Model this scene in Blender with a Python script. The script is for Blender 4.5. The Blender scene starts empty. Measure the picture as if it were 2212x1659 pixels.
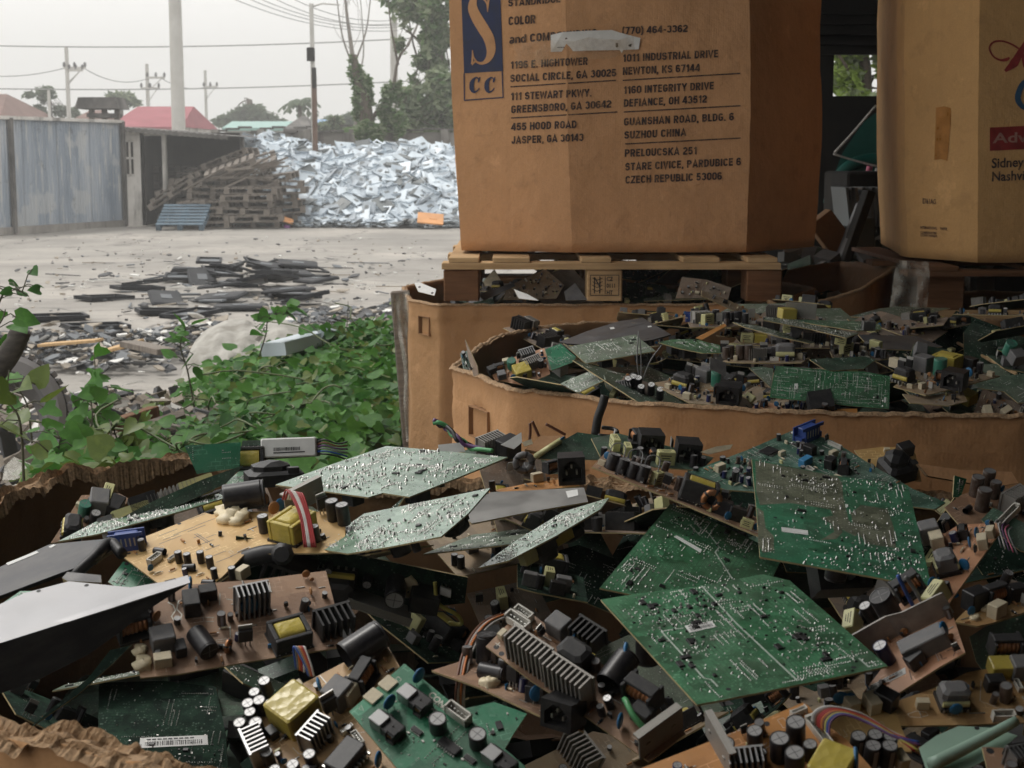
import bpy, math, random
import numpy as np
from mathutils import Vector, Matrix, noise

S = bpy.context.scene
COL = S.collection
R = math.radians

# ------------------------------------------------------------------ camera
FOC, CX, CY = 3400.0, 1106.0, 829.5          # focal length and centre, in picture units 2212 x 1659
PITCH, CAMZ = R(8.2), 1.6
cam = bpy.data.cameras.new("camera")
cam.sensor_width = 36.0
cam.lens = 36.0 * FOC / 2212.0
cam.clip_start, cam.clip_end = 0.05, 3000.0
cam.dof.use_dof = True
cam.dof.focus_distance = 2.3
cam.dof.aperture_fstop = 22.0
camo = bpy.data.objects.new("camera", cam)
COL.objects.link(camo)
camo.location = (0, 0, CAMZ)
camo.rotation_euler = (math.pi / 2 - PITCH, 0, 0)
S.camera = camo

# ------------------------------------------------------------------ sky and sun (overcast, hazy)
SUN_EL, SUN_AZ = R(62), R(-50)                # azimuth from +Y, clockwise
W = bpy.data.worlds.new("World"); S.world = W; W.use_nodes = True
nt = W.node_tree; nt.nodes.clear()
sky = nt.nodes.new("ShaderNodeTexSky"); sky.sky_type = 'NISHITA'; sky.sun_disc = False
sky.sun_elevation = SUN_EL; sky.sun_rotation = SUN_AZ
sky.air_density = 1.0; sky.dust_density = 6.0; sky.ozone_density = 0.5
hsv = nt.nodes.new("ShaderNodeHueSaturation"); hsv.inputs['Saturation'].default_value = 0.12
mixw = nt.nodes.new("ShaderNodeMix"); mixw.data_type = 'RGBA'; mixw.inputs[0].default_value = 0.72
mixw.inputs[7].default_value = (10.0, 9.85, 9.5, 1)   # cloud deck, in the sky texture's own units
bg = nt.nodes.new("ShaderNodeBackground"); bg.inputs['Strength'].default_value = 0.1
wo = nt.nodes.new("ShaderNodeOutputWorld")
nt.links.new(sky.outputs[0], hsv.inputs['Color']); nt.links.new(hsv.outputs[0], mixw.inputs[6])
nt.links.new(mixw.outputs[2], bg.inputs[0]); nt.links.new(bg.outputs[0], wo.inputs[0])
sl = bpy.data.lights.new("sun", 'SUN'); sl.energy = 0.9; sl.angle = R(14); sl.color = (1.0, 0.96, 0.9)
so = bpy.data.objects.new("sun", sl); COL.objects.link(so)
sd = Vector((math.sin(SUN_AZ) * math.cos(SUN_EL), math.cos(SUN_AZ) * math.cos(SUN_EL), math.sin(SUN_EL)))
so.rotation_euler = sd.to_track_quat('Z', 'Y').to_euler(); so.location = (-10, 10, 30)

S.render.engine = 'CYCLES'
S.view_settings.view_transform = 'Standard'; S.view_settings.look = 'None'
S.view_settings.exposure = 0.68; S.view_settings.gamma = 1.0; S.view_settings.use_curve_mapping = False
S.cycles.use_denoising = True
try: S.cycles.denoiser = 'OPENIMAGEDENOISE'
except Exception: pass
S.cycles.max_bounces = 8; S.cycles.diffuse_bounces = 4; S.cycles.glossy_bounces = 4
S.cycles.transmission_bounces = 6; S.cycles.transparent_max_bounces = 8
S.cycles.sample_clamp_indirect = 6.0
S.cycles.caustics_reflective = False; S.cycles.caustics_refractive = False

# ------------------------------------------------------------------ picture -> place
CP, SP = math.cos(PITCH), math.sin(PITCH)
CAM = np.array((0, 0, CAMZ))
def ray(px, py):
    x, y = (px - CX) / FOC, (CY - py) / FOC
    return np.array((x, CP + y * SP, -SP + y * CP))      # y component near 1
def atY(px, py, Y):
    r = ray(px, py); return Vector(CAM + r * (Y / r[1]))
def atZ(px, py, Z):
    r = ray(px, py); return Vector(CAM + r * ((Z - CAMZ) / r[2]))
def c1(u, v): return (u * .5, v * .5)
def c2(u, v): return (929 + u * .58, v * .58)
def c3(u, v): return (u * .5, 486.6 + v * .5)
def c4(u, v): return (929 + u * .58, 575.1 + v * .58)
def c5(u, v): return (u * .4401, 929 + v * .4401)
def c6(u, v): return (575.1 + u * .44, 929 + v * .44)
def c7(u, v): return (1283 + u * .4401, 929 + v * .4401)
def k1(u, v): return (u * .46, 486.6 + v * .46)
def k2(u, v): return (u * .24, 752.1 + v * .24)
def k3(u, v): return (1725.4 + u * .4265, v * .4265)
def k4(u, v): return (946.7 + u * .292, 645.9 + v * .292)
def k5(u, v): return (1504.2 + u * .32, 645.9 + v * .32)
def k6(u, v): return (1504.2 + u * .32, 1238.7 + v * .32)
def k7(u, v): return (929 + u * .36, v * .36)

# ------------------------------------------------------------------ materials
def lk(nt, a, b): nt.links.new(a, b)
class NM:
    """small node material builder"""
    def __init__(s, name):
        s.m = bpy.data.materials.new(name); s.m.use_nodes = True
        s.nt = s.m.node_tree; s.p = s.nt.nodes['Principled BSDF']
        s._c = None
    def n(s, t): return s.nt.nodes.new(t)
    def coord(s, kind='Object'):
        if not s._c: s._c = s.n('ShaderNodeTexCoord')
        return s._c.outputs[kind]
    def noise(s, scale, detail=4, rough=.55, coord='Object', stretch=None):
        t = s.n('ShaderNodeTexNoise'); t.inputs['Scale'].default_value = scale
        t.inputs['Detail'].default_value = detail; t.inputs['Roughness'].default_value = rough
        if stretch:
            mp = s.n('ShaderNodeMapping'); mp.inputs['Scale'].default_value = stretch
            lk(s.nt, s.coord(coord), mp.inputs[0]); lk(s.nt, mp.outputs[0], t.inputs[0])
        else: lk(s.nt, s.coord(coord), t.inputs[0])
        return t.outputs[0]
    def ramp(s, fac, stops):
        r = s.n('ShaderNodeValToRGB'); e = r.color_ramp.elements
        e[0].position = stops[0][0]; e[0].color = (*stops[0][1], 1)
        e[1].position = stops[-1][0]; e[1].color = (*stops[-1][1], 1)
        for p, c in stops[1:-1]:
            x = e.new(p); x.color = (*c, 1)
        lk(s.nt, fac, r.inputs[0]); return r.outputs[0]
    def vramp(s, fac, a, b, lo=0., hi=1.):
        m = s.n('ShaderNodeMapRange'); m.inputs[1].default_value = a; m.inputs[2].default_value = b
        m.inputs[3].default_value = lo; m.inputs[4].default_value = hi
        lk(s.nt, fac, m.inputs[0]); return m.outputs[0]
    def mix(s, fac, a, b, mode='MIX'):
        m = s.n('ShaderNodeMix'); m.data_type = 'RGBA'; m.blend_type = mode
        for i, v in ((0, fac), (6, a), (7, b)):
            if hasattr(v, 'links') or hasattr(v, 'is_linked'): lk(s.nt, v, m.inputs[i])
            elif isinstance(v, (int, float)): m.inputs[i].default_value = v
            else: m.inputs[i].default_value = (*v, 1)
        return m.outputs[2]
    def math(s, op, a, b=0.):
        m = s.n('ShaderNodeMath'); m.operation = op
        for i, v in ((0, a), (1, b)):
            if isinstance(v, (int, float)): m.inputs[i].default_value = v
            else: lk(s.nt, v, m.inputs[i])
        return m.outputs[0]
    def bump(s, h, strength=.3, dist=.01):
        b = s.n('ShaderNodeBump'); b.inputs['Strength'].default_value = strength; b.inputs['Distance'].default_value = dist
        lk(s.nt, h, b.inputs['Height']); lk(s.nt, b.outputs[0], s.p.inputs['Normal'])
    def set(s, **k):
        for a, v in k.items():
            a = {'color': 'Base Color', 'rough': 'Roughness', 'metal': 'Metallic', 'spec': 'Specular IOR Level', 'alpha': 'Alpha', 'trans': 'Transmission Weight', 'coat': 'Coat Weight'}[a]
            i = s.p.inputs[a]
            if isinstance(v, (int, float)): i.default_value = v
            elif isinstance(v, tuple): i.default_value = (*v, 1)
            else: lk(s.nt, v, i)
        return s.m

M = {}
def plain(name, col, rough=.5, metal=0., var=.25, scale=60., spec=.5, dust=0., crumple=0.):
    """one colour, worn: large and small noise, and a little dust"""
    k = NM(name)
    f = k.noise(scale, 3)
    lo = tuple(c * (1 - var) for c in col); hi = tuple(min(1, c * (1 + var)) for c in col)
    c = k.ramp(f, [(.3, lo), (.7, hi)])
    if dust:
        d = k.math('MULTIPLY', k.vramp(k.noise(1, 5, .7, 'Generated', (3, 3, 3)), .42, .74, .06, 1), dust)
        c = k.mix(d, c, (.27, .245, .215))
    if crumple:
        v = k.n('ShaderNodeTexVoronoi'); v.inputs['Scale'].default_value = 4; lk(k.nt, k.coord('Generated'), v.inputs[0]); k.bump(v.outputs[0], crumple, .08)
    k.set(color=c, rough=k.vramp(f, .3, .7, max(.05, rough - .1), min(1, rough + .12)), metal=metal, spec=spec)
    M[name] = k.m; return k.m

# ------------------------------------------------------------------ meshes
class MB:
    def __init__(s): s.v, s.f, s.m, s.sm = [], [], [], []
    def add(s, vs, fs, mi=0, mat=None, smooth=False):
        o = len(s.v)
        if mat is not None: vs = [mat @ Vector(q) for q in vs]
        s.v.extend([tuple(q) for q in vs])
        for f in fs:
            s.f.append(tuple(i + o for i in f)); s.m.append(mi); s.sm.append(smooth)
        return s
    def box(s, c, d, mi=0, mat=None, taper=1.):
        x, y, z = c; a, b, h = d[0] / 2, d[1] / 2, d[2] / 2
        t = taper
        vs = [(x - a, y - b, z - h), (x + a, y - b, z - h), (x + a, y + b, z - h), (x - a, y + b, z - h),
              (x - a * t, y - b * t, z + h), (x + a * t, y - b * t, z + h), (x + a * t, y + b * t, z + h), (x - a * t, y + b * t, z + h)]
        return s.add(vs, [(3, 2, 1, 0), (4, 5, 6, 7), (0, 1, 5, 4), (1, 2, 6, 5), (2, 3, 7, 6), (3, 0, 4, 7)], mi, mat)
    def bbox(s, c, d, e, mi=0, mat=None):
        """box with its upper edges bevelled by e"""
        x, y, z = c; a, b, h = d[0] / 2, d[1] / 2, d[2] / 2
        L = [(-h, 0), (h - e, 0), (h, e)]
        vs = []
        for zz, i in L:
            aa, bb = a - i, b - i; k = e
            vs += [(x - aa + k, y - bb, z + zz), (x + aa - k, y - bb, z + zz), (x + aa, y - bb + k, z + zz), (x + aa, y + bb - k, z + zz),
                   (x + aa - k, y + bb, z + zz), (x - aa + k, y + bb, z + zz), (x - aa, y + bb - k, z + zz), (x - aa, y - bb + k, z + zz)]
        fs = [tuple(range(7, -1, -1)), tuple(range(16, 24))]
        for l in (0, 8):
            for i in range(8): j = (i + 1) % 8; fs.append((l + i, l + j, l + 8 + j, l + 8 + i))
        return s.add(vs, fs, mi, mat)
    def cyl(s, p0, p1, r0, r1=None, n=12, mi=0, mat=None, caps=True, smooth=True, capmi=None):
        r1 = r0 if r1 is None else r1
        p0, p1 = Vector(p0), Vector(p1); ax = (p1 - p0)
        if ax.length < 1e-9: return s
        ax = ax.normalized(); a = ax.orthogonal().normalized(); b = ax.cross(a)
        vs = []
        for p, r in ((p0, r0), (p1, r1)):
            for i in range(n):
                t = 2 * math.pi * i / n; vs.append(p + (a * math.cos(t) + b * math.sin(t)) * r)
        s.add(vs, [(i, (i + 1) % n, n + (i + 1) % n, n + i) for i in range(n)], mi, mat, smooth)
        if caps:
            cm = mi if capmi is None else capmi
            s.add(vs[:n], [tuple(range(n - 1, -1, -1))], cm, mat); s.add(vs[n:], [tuple(range(n))], cm, mat)
        return s
    def lathe(s, prof, n=12, mi=0, mat=None, smooth=True, mis=None):
        vs = []
        for r, z in prof:
            for i in range(n):
                t = 2 * math.pi * i / n; vs.append((r * math.cos(t), r * math.sin(t), z))
        for l in range(len(prof) - 1):
            o = l * n
            s.add(vs[o:o + 2 * n], [(i, (i + 1) % n, n + (i + 1) % n, n + i) for i in range(n)], mis[l] if mis else mi, mat, smooth)
        return s
    def tube(s, pts, r, n=6, mi=0, mat=None, smooth=True, taper=None):
        pts = [Vector(p) for p in pts]; N = len(pts); vs = []
        up = None
        for i, p in enumerate(pts):
            d = (pts[min(i + 1, N - 1)] - pts[max(i - 1, 0)])
            if d.length < 1e-9: d = Vector((0, 0, 1))
            d.normalize()
            if up is None: up = d.orthogonal().normalized()
            up = (up - d * up.dot(d))
            if up.length < 1e-6: up = d.orthogonal()
            up.normalize(); b = d.cross(up)
            rr = r if taper is None else r + (taper - r) * i / (N - 1)
            for k in range(n):
                t = 2 * math.pi * k / n; vs.append(p + (up * math.cos(t) + b * math.sin(t)) * rr)
        fs = [(i * n + k, i * n + (k + 1) % n, (i + 1) * n + (k + 1) % n, (i + 1) * n + k) for i in range(N - 1) for k in range(n)]
        fs += [tuple(range(n - 1, -1, -1)), tuple(range((N - 1) * n, N * n))]
        return s.add(vs, fs, mi, mat, smooth)
    def prism(s, poly, z0, z1, mi=0, mat=None, side=None):
        n = len(poly)
        ar = sum(poly[i][0] * poly[(i + 1) % n][1] - poly[(i + 1) % n][0] * poly[i][1] for i in range(n))
        if ar < 0: poly = poly[::-1]
        vs = [(x, y, z0) for x, y in poly] + [(x, y, z1) for x, y in poly]
        s.add(vs, [tuple(range(n - 1, -1, -1)), tuple(range(n, 2 * n))], mi, mat)
        s.add(vs, [(i, (i + 1) % n, n + (i + 1) % n, n + i) for i in range(n)], mi if side is None else side, mat)
        return s
    def mesh(s, name, mats):
        me = bpy.data.meshes.new(name); me.from_pydata(s.v, [], s.f)
        for m in mats: me.materials.append(M[m] if isinstance(m, str) else m)
        if len(mats) > 1: me.polygons.foreach_set('material_index', s.m)
        me.polygons.foreach_set('use_smooth', s.sm)
        me.update(); return me
    def build(s, name, mats, parent=None, mw=None):
        return link(name, s.mesh(name, mats if isinstance(mats, (list, tuple)) else [mats]), parent, mw)
def link(name, me, parent=None, mw=None):
    o = bpy.data.objects.new(name, me); COL.objects.link(o)
    if parent: o.parent = parent
    if mw is not None: o.matrix_local = mw
    return o
def tag(o, label=None, cat=None, group=None, kind=None):
    if label: o['label'] = label
    if cat: o['category'] = cat
    if group: o['group'] = group
    if kind: o['kind'] = kind
    return o
def empty(name, mw, label, cat, group=None):
    o = bpy.data.objects.new(name, None); COL.objects.link(o)
    o.empty_display_size = .02
    o.matrix_world = mw if isinstance(mw, Matrix) else Matrix.Translation(mw)
    return tag(o, label, cat, group)
def copy_thing(o, mw, label=None, parent=None):
    c = o.copy(); COL.objects.link(c)
    if parent: c.parent = parent
    elif mw is not None: c.matrix_world = mw
    if label: c['label'] = label
    for ch in o.children: copy_thing(ch, None, None, c)
    return c
def Tr(x, y, z): return Matrix.Translation((x, y, z))
def Rz(a): return Matrix.Rotation(a, 4, 'Z')
def Rx(a): return Matrix.Rotation(a, 4, 'X')
def Ry(a): return Matrix.Rotation(a, 4, 'Y')
def Sc(x, y, z): return Matrix.Diagonal((x, y, z, 1))
def smoothpath(pts, k=5):
    """Catmull-Rom through pts"""
    P = [Vector(p) for p in pts]; P = [P[0] * 2 - P[1]] + P + [P[-1] * 2 - P[-2]]; out = []
    for i in range(1, len(P) - 2):
        for j in range(k):
            t = j / k; a, b, c, d = P[i - 1], P[i], P[i + 1], P[i + 2]
            out.append(.5 * ((2 * b) + (c - a) * t + (2 * a - 5 * b + 4 * c - d) * t * t + (3 * b - a - 3 * c + d) * t ** 3))
    out.append(P[-2]); return out
# ------------------------------------------------------------------ material library
def mk_cardboard(name, base, k2=.75):
    k = NM(name)
    big = k.noise(2.2, 5, .6); mid = k.noise(14, 4, .6); fine = k.noise(260, 2)
    dk = tuple(c * k2 for c in base); st = tuple(c * .55 for c in base)
    c = k.ramp(big, [(.3, dk), (.7, base)])
    c = k.mix(k.vramp(mid, .56, .72, 0, .45), c, st)
    c = k.mix(k.vramp(fine, .35, .65, 0, .18), c, tuple(min(1, b * 1.25) for b in base))
    streak = k.noise(1, 3, .5, stretch=(30, 30, 1.2))
    c = k.mix(k.vramp(streak, .55, .75, 0, .3), c, dk)
    scuff = k.noise(5, 8, .75)
    c = k.mix(k.vramp(scuff, .6, .66, 0, .35), c, tuple(min(1, b * 1.3 + .03) for b in base))
    fl = k.n('ShaderNodeTexWave'); fl.wave_type = 'BANDS'; fl.bands_direction = 'X'; fl.inputs['Scale'].default_value = 45; fl.inputs['Distortion'].default_value = .5
    lk(k.nt, k.coord(), fl.inputs[0])
    h = k.math('ADD', k.math('MULTIPLY', mid, 1.0), k.math('MULTIPLY', fl.outputs[1], .014))
    k.bump(h, .35, .02)
    c = k.mix(k.math('MULTIPLY', fl.outputs[1], .04), c, dk)
    c = k.mix(k.vramp(k.noise(1.3, 6, .7), .57, .68, 0, .4), c, tuple(x * .6 for x in base))
    M[name] = k.set(color=c, rough=.82, spec=.25)
mk_cardboard('cardboard', (.66, .365, .185))
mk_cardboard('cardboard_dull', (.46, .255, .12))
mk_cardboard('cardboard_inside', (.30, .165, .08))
mk_cardboard('cardboard_yellow', (.66, .39, .165))
k = NM('cardboard_torn'); f = k.noise(160, 5, .7); f2 = k.noise(25, 3)
k.bump(f, .9, .01)
c = k.ramp(f, [(.3, (.2, .115, .06)), (.5, (.42, .27, .15)), (.75, (.6, .44, .29))])
M['cardboard_torn'] = k.set(color=k.mix(k.vramp(f2, .4, .6, 0, .5), c, (.2, .11, .05)), rough=.9, spec=.2)

def mk_wood(name, a, b, scale=1.):
    k = NM(name)
    g = k.noise(6 * scale, 6, .65, stretch=(1, 12, 12)); sp = k.noise(3 * scale, 4)
    c = k.ramp(g, [(.3, a), (.65, b)])
    c = k.mix(k.vramp(sp, .5, .75, 0, .55), c, tuple(x * .45 for x in a))
    k.bump(g, .4, .006)
    M[name] = k.set(color=c, rough=.8, spec=.25)
mk_wood('wood_pale', (.40, .255, .13), (.60, .41, .22))
mk_wood('wood_dark', (.10, .045, .02), (.2, .10, .05))
mk_wood('wood_grey', (.13, .11, .095), (.27, .235, .2))
mk_wood('wood_black', (.03, .027, .025), (.09, .08, .07))
mk_wood('wood_blue', (.05, .09, .13), (.13, .18, .22))
mk_wood('bark', (.05, .04, .03), (.14, .11, .085), 2)
mk_wood('bark_pale', (.2, .18, .16), (.34, .31, .28), 2)

def mk_pcb(name, base, light, dark, side='solder', dust=.35, rough=.32, alt=None, sc=1.):
    k = NM(name)
    v = k.n('ShaderNodeTexVoronoi'); v.distance = 'CHEBYCHEV'; v.inputs['Scale'].default_value = (38 if side == 'solder' else 26) * sc
    w = k.noise(22 * sc, 2); wm = k.n('ShaderNodeVectorMath'); wm.operation = 'ADD'
    sn = k.n('ShaderNodeVectorMath'); sn.operation = 'SNAP'; sn.inputs[1].default_value = (.0022, .0022, .0022)
    lk(k.nt, k.coord(), sn.inputs[0]); lk(k.nt, sn.outputs[0], v.inputs[0])
    sep = k.n('ShaderNodeSeparateColor'); lk(k.nt, v.outputs['Color'], sep.inputs[0])
    c = k.ramp(sep.outputs[0], [(.0, dark), (.34, dark), (.36, base), (.74, base), (.76, light), (1, light)])
    # tracks
    v2 = k.n('ShaderNodeTexVoronoi'); v2.distance = 'MANHATTAN'; v2.inputs['Scale'].default_value = 95 * sc
    lk(k.nt, sn.outputs[0], v2.inputs[0])
    s2 = k.n('ShaderNodeSeparateColor'); lk(k.nt, v2.outputs['Color'], s2.inputs[0])
    if side == 'solder':
        c = k.mix(k.vramp(s2.outputs[0], .62, .66, 0, .55), c, light)
        c = k.mix(k.vramp(s2.outputs[1], .66, .7, 0, .6), c, dark)
        br = k.n('ShaderNodeTexBrick'); br.inputs['Scale'].default_value = 150; br.inputs['Mortar Size'].default_value = .06
        lk(k.nt, k.coord(), br.inputs[0])
        pd = k.n('ShaderNodeTexVoronoi'); pd.inputs['Scale'].default_value = 240; lk(k.nt, k.coord(), pd.inputs[0])
        c = k.mix(k.math('MULTIPLY', k.vramp(pd.outputs['Distance'], .22, .3, 1, 0), k.vramp(k.noise(30, 3), .46, .52, 0, .8)), c, tuple(min(.5, x * 1.6 + .10) for x in light))
        b2 = k.n('ShaderNodeTexBrick'); b2.inputs['Scale'].default_value = 62; b2.inputs['Mortar Size'].default_value = .03; b2.offset = .37; lk(k.nt, k.coord(), b2.inputs[0])
        c = k.mix(k.math('MULTIPLY', b2.outputs['Fac'], k.vramp(k.noise(19, 2), .45, .49, 0, .75)), c, dark)
        reg = k.noise(28, 2)
        c = k.mix(k.math('MULTIPLY', br.outputs['Fac'], k.vramp(reg, .52, .56, 0, .6)), c, light)
    else:
        silk = k.n('ShaderNodeTexBrick'); silk.inputs['Scale'].default_value = 46; silk.inputs['Mortar Size'].default_value = .018
        lk(k.nt, k.coord(), silk.inputs[0])
        reg = k.noise(40, 2)
        c = k.mix(k.math('MULTIPLY', silk.outputs['Fac'], k.vramp(reg, .55, .58, 0, .55)), c, tuple(min(1, x * 1.5 + .12) for x in light))
        c = k.mix(k.vramp(s2.outputs[1], .8, .82, 0, .35), c, dark)
    if alt:
        rg = k.noise(9, 2, .5)
        e = k.vramp(rg, .50, .52, 0, 1)
        c = k.mix(e, c, k.mix(k.vramp(s2.outputs[2], .5, .55, 0, .6), alt, tuple(x * .6 for x in alt)))
    d1 = k.noise(11, 6, .7); d2 = k.noise(420, 2, .8)
    c = k.mix(k.vramp(d1, .35, .75, 0, dust), c, (.3, .28, .24))
    c = k.mix(k.vramp(d2, .6, .72, 0, dust), c, (.42, .4, .36))
    gr = k.noise(7, 4, .65)
    c = k.mix(k.vramp(gr, .55, .75, 0, .5), c, tuple(x * .35 for x in base))
    hb = k.math('ADD', k.math('MULTIPLY', sep.outputs[0], .5), k.math('MULTIPLY', s2.outputs[0], .5))
    k.bump(hb, .12, .002)
    M[name] = k.set(color=c, rough=k.vramp(d1, .3, .8, rough, rough + .3), spec=.2 if name == 'pcb_shaded' else .5)
mk_pcb('pcb_green', (.03, .14, .06), (.06, .215, .105), (.018, .085, .036), dust=.2, rough=.26)
mk_pcb('pcb_sky_sheen', (.17, .28, .20), (.25, .37, .28), (.11, .20, .14), dust=.2, rough=.12)  # green made paler: the sky's reflection is put into the base colour
mk_pcb('pcb_bright', (.02, .19, .095), (.05, .27, .15), (.012, .12, .06), 'comp', dust=.18)
mk_pcb('pcb_patch', (.025, .17, .085), (.045, .22, .12), (.016, .11, .055), dust=.15)
plain('cardboard_edge', (.31, .205, .12), .85, 0, .45, 240, .2)
mk_pcb('pcb_bare', (.12, .135, .09), (.19, .205, .14), (.07, .085, .05), dust=.2, rough=.4)
mk_pcb('pcb_dark', (.018, .06, .036), (.035, .10, .06), (.01, .032, .02), dust=.3)
mk_pcb('pcb_teal', (.02, .11, .07), (.12, .22, .17), (.012, .065, .04), dust=.3)
mk_pcb('pcb_tan', (.48, .29, .115), (.55, .35, .15), (.40, .225, .085), 'comp', dust=.2, rough=.4)
mk_pcb('pcb_yellow', (.60, .385, .15), (.64, .43, .18), (.55, .34, .125), 'comp', dust=.1, rough=.4)
mk_pcb('pcb_orange', (.48, .21, .05), (.53, .25, .07), (.42, .175, .04), 'comp', dust=.12, rough=.4)
mk_pcb('pcb_salmon', (.56, .29, .16), (.62, .34, .20), (.48, .23, .12), 'comp', dust=.15, rough=.4)
mk_pcb('pcb_brown', (.30, .165, .09), (.36, .21, .12), (.22, .115, .06), 'comp', dust=.35, rough=.5)
mk_pcb('pcb_dusty_tan', (.30, .20, .105), (.35, .25, .14), (.23, .15, .08), 'comp', dust=.7, rough=.6)
mk_pcb('pcb_dusty_brown', (.20, .125, .08), (.25, .165, .11), (.15, .09, .055), 'comp', dust=.7, rough=.6)
mk_pcb('pcb_dusty', (.075, .135, .085), (.12, .19, .125), (.045, .09, .055), dust=.6, rough=.4)
mk_pcb('pcb_shaded', (.009, .03, .019), (.02, .055, .034), (.005, .016, .011), dust=.03, rough=.75)  # near-black green: deep shade of the heap put into the colour
plain('pcb_edge', (.42, .33, .17), .7)
plain('solder', (.6, .6, .57), .36, 1.0, .2, 300)
plain('solder_dull', (.5, .49, .46), .5, .8, .3, 300)
plain('black_plastic', (.012, .012, .014), .45, 0, .35, 40, dust=0.12)
plain('grey_plastic', (.10, .10, .105), .5, 0, .25, 40, dust=0.4)
plain('sleeve_black', (.013, .012, .015), .36, 0, .4, 90, dust=0.12)
plain('sleeve_blue', (.02, .025, .10), .3, 0, .3, 90)
plain('sleeve_brown', (.06, .035, .025), .35, 0, .3, 90, dust=0.4)
plain('sleeve_green', (.03, .19, .13), .4, 0, .3, 90, dust=0.3)
plain('stripe', (.30, .30, .33), .4, 0, .2)
plain('can_top', (.42, .42, .42), .42, .4, .15, 120, dust=0.3)
plain('ferrite', (.022, .022, .024), .62, 0, .4, 80, dust=0.16)
plain('ferrite_grey', (.14, .14, .145), .6, 0, .3, 80, dust=0.45)
plain('tape_yellow', (.50, .40, .075), .32, 0, .3, 70, dust=.18, crumple=.07)
plain('tape_pale', (.6, .58, .28), .4, 0, .2, 70, dust=0.3)
plain('aluminium', (.36, .36, .36), .42, .9, .2, 70)
plain('aluminium_dusty', (.36, .345, .32), .6, .55, .3, 50, dust=0.5)
plain('black_anodised', (.012, .012, .013), .5, 0, .4, 50, dust=0.12)
plain('copper', (.42, .19, .085), .38, .7, .4, 200, dust=0.2)
plain('ceramic_blue', (.02, .14, .30), .35, 0, .3, 60)
plain('ceramic_tan', (.36, .17, .06), .5, 0, .3, 60)
plain('white_nylon', (.66, .64, .58), .5, 0, .15, 60, dust=0.3)
plain('cream', (.62, .54, .38), .6, 0, .2, 60, dust=0.3)
plain('vga_blue', (.03, .07, .27), .38, 0, .25, 60, dust=0.15)
plain('relay_blue', (.06, .25, .48), .4, 0, .25, 60)
plain('paper_white', (.74, .74, .72), .6, 0, .06, 60)
plain('ink', (.02, .02, .022), .6)
plain('silk', (.42, .48, .42), .55, 0, .2, 300)
plain('silk_white', (.66, .64, .56), .55, 0, .15, 300)
plain('glue', (.72, .62, .42), .45, 0, .2, 50)
plain('wire_red', (.33, .03, .03), .42); plain('wire_brown', (.14, .055, .03), .42); plain('wire_orange', (.5, .16, .04), .42)
plain('wire_grey', (.2, .2, .2), .45); plain('wire_blue', (.03, .08, .30), .42); plain('wire_white', (.55, .53, .5), .45)
plain('wire_black', (.02, .02, .02), .4); plain('wire_green', (.10, .34, .14), .42); plain('wire_purple', (.13, .06, .16), .42); plain('wire_yellow', (.45, .40, .1), .42)
plain('wire_pink', (.6, .14, .24), .45)
plain('metal_plate', (.085, .085, .09), .5, .35, .22, 18, dust=0.25)
plain('metal_bright', (.30, .30, .31), .5, .6, .2, 14, dust=.12)
plain('metal_mid', (.27, .265, .255), .5, .55, .25, 18)
plain('green_film', (.36, .52, .42), .4, 0, .15, 12)

# rough things outside
def mk_ground():
    k = NM('yard_concrete')
    a = k.noise(.35, 6, .6); b = k.noise(3.2, 6, .65); c_ = k.noise(38, 3)
    c = k.ramp(a, [(.3, (.235, .218, .198)), (.5, (.32, .30, .272)), (.7, (.42, .385, .345))])
    c = k.mix(k.vramp(b, .5, .7, 0, .55), c, (.22, .205, .19))
    c = k.mix(k.vramp(c_, .55, .75, 0, .5), c, (.17, .16, .15))
    st = k.noise(.9, 5, .7, stretch=(1, .25, 1))
    c = k.mix(k.vramp(st, .56, .66, 0, .5), c, (.18, .165, .15))
    c = k.mix(k.vramp(k.noise(.22, 5, .65), .47, .62, 0, .55), c, (.20, .19, .175))
    vo = k.n('ShaderNodeTexVoronoi'); vo.feature = 'DISTANCE_TO_EDGE'; vo.inputs['Scale'].default_value = .33; vo.inputs['Randomness'].default_value = .9
    wv = k.n('ShaderNodeVectorMath'); wv.operation = 'ADD'; nz_ = k.n('ShaderNodeTexNoise'); nz_.inputs['Scale'].default_value = 1.5; lk(k.nt, k.coord(), nz_.inputs[0]); lk(k.nt, k.coord(), wv.inputs[0]); lk(k.nt, nz_.outputs[1], wv.inputs[1]); lk(k.nt, wv.outputs[0], vo.inputs[0])
    c = k.mix(k.vramp(vo.outputs[0], .004, .012, .7, 0), c, (.09, .085, .08))
    c = k.mix(k.vramp(k.noise(1, 4, .6, stretch=(.5, 3.2, 1)), .58, .7, 0, .35), c, (.16, .15, .14))
    k.bump(k.math('ADD', b, k.math('MULTIPLY', c_, .25)), .5, .03)
    M['yard_concrete'] = k.set(color=c, rough=.9, spec=.3)
mk_ground()
def mk_fence():
    k = NM('fence_paint')
    s1 = k.noise(1, 4, .6, stretch=(2.2, 2.2, .22)); s2 = k.noise(1, 5, .7, stretch=(9, 9, .8)); b = k.noise(2.5, 6, .7)
    c = k.ramp(s1, [(.3, (.17, .21, .26)), (.5, (.28, .32, .375)), (.7, (.40, .43, .47))])
    c = k.mix(k.vramp(s2, .54, .64, 0, .75), c, (.50, .49, .46))
    c = k.mix(k.vramp(k.noise(.9, 3), .56, .6, 0, .6), c, (.44, .45, .45))
    c = k.mix(k.vramp(b, .6, .72, 0, .85), c, (.07, .065, .06))
    c = k.mix(k.vramp(s2, .3, .42, .5, 0), c, (.11, .14, .17))
    M['fence_paint'] = k.set(color=c, rough=.55, spec=.4)
mk_fence()
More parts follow.
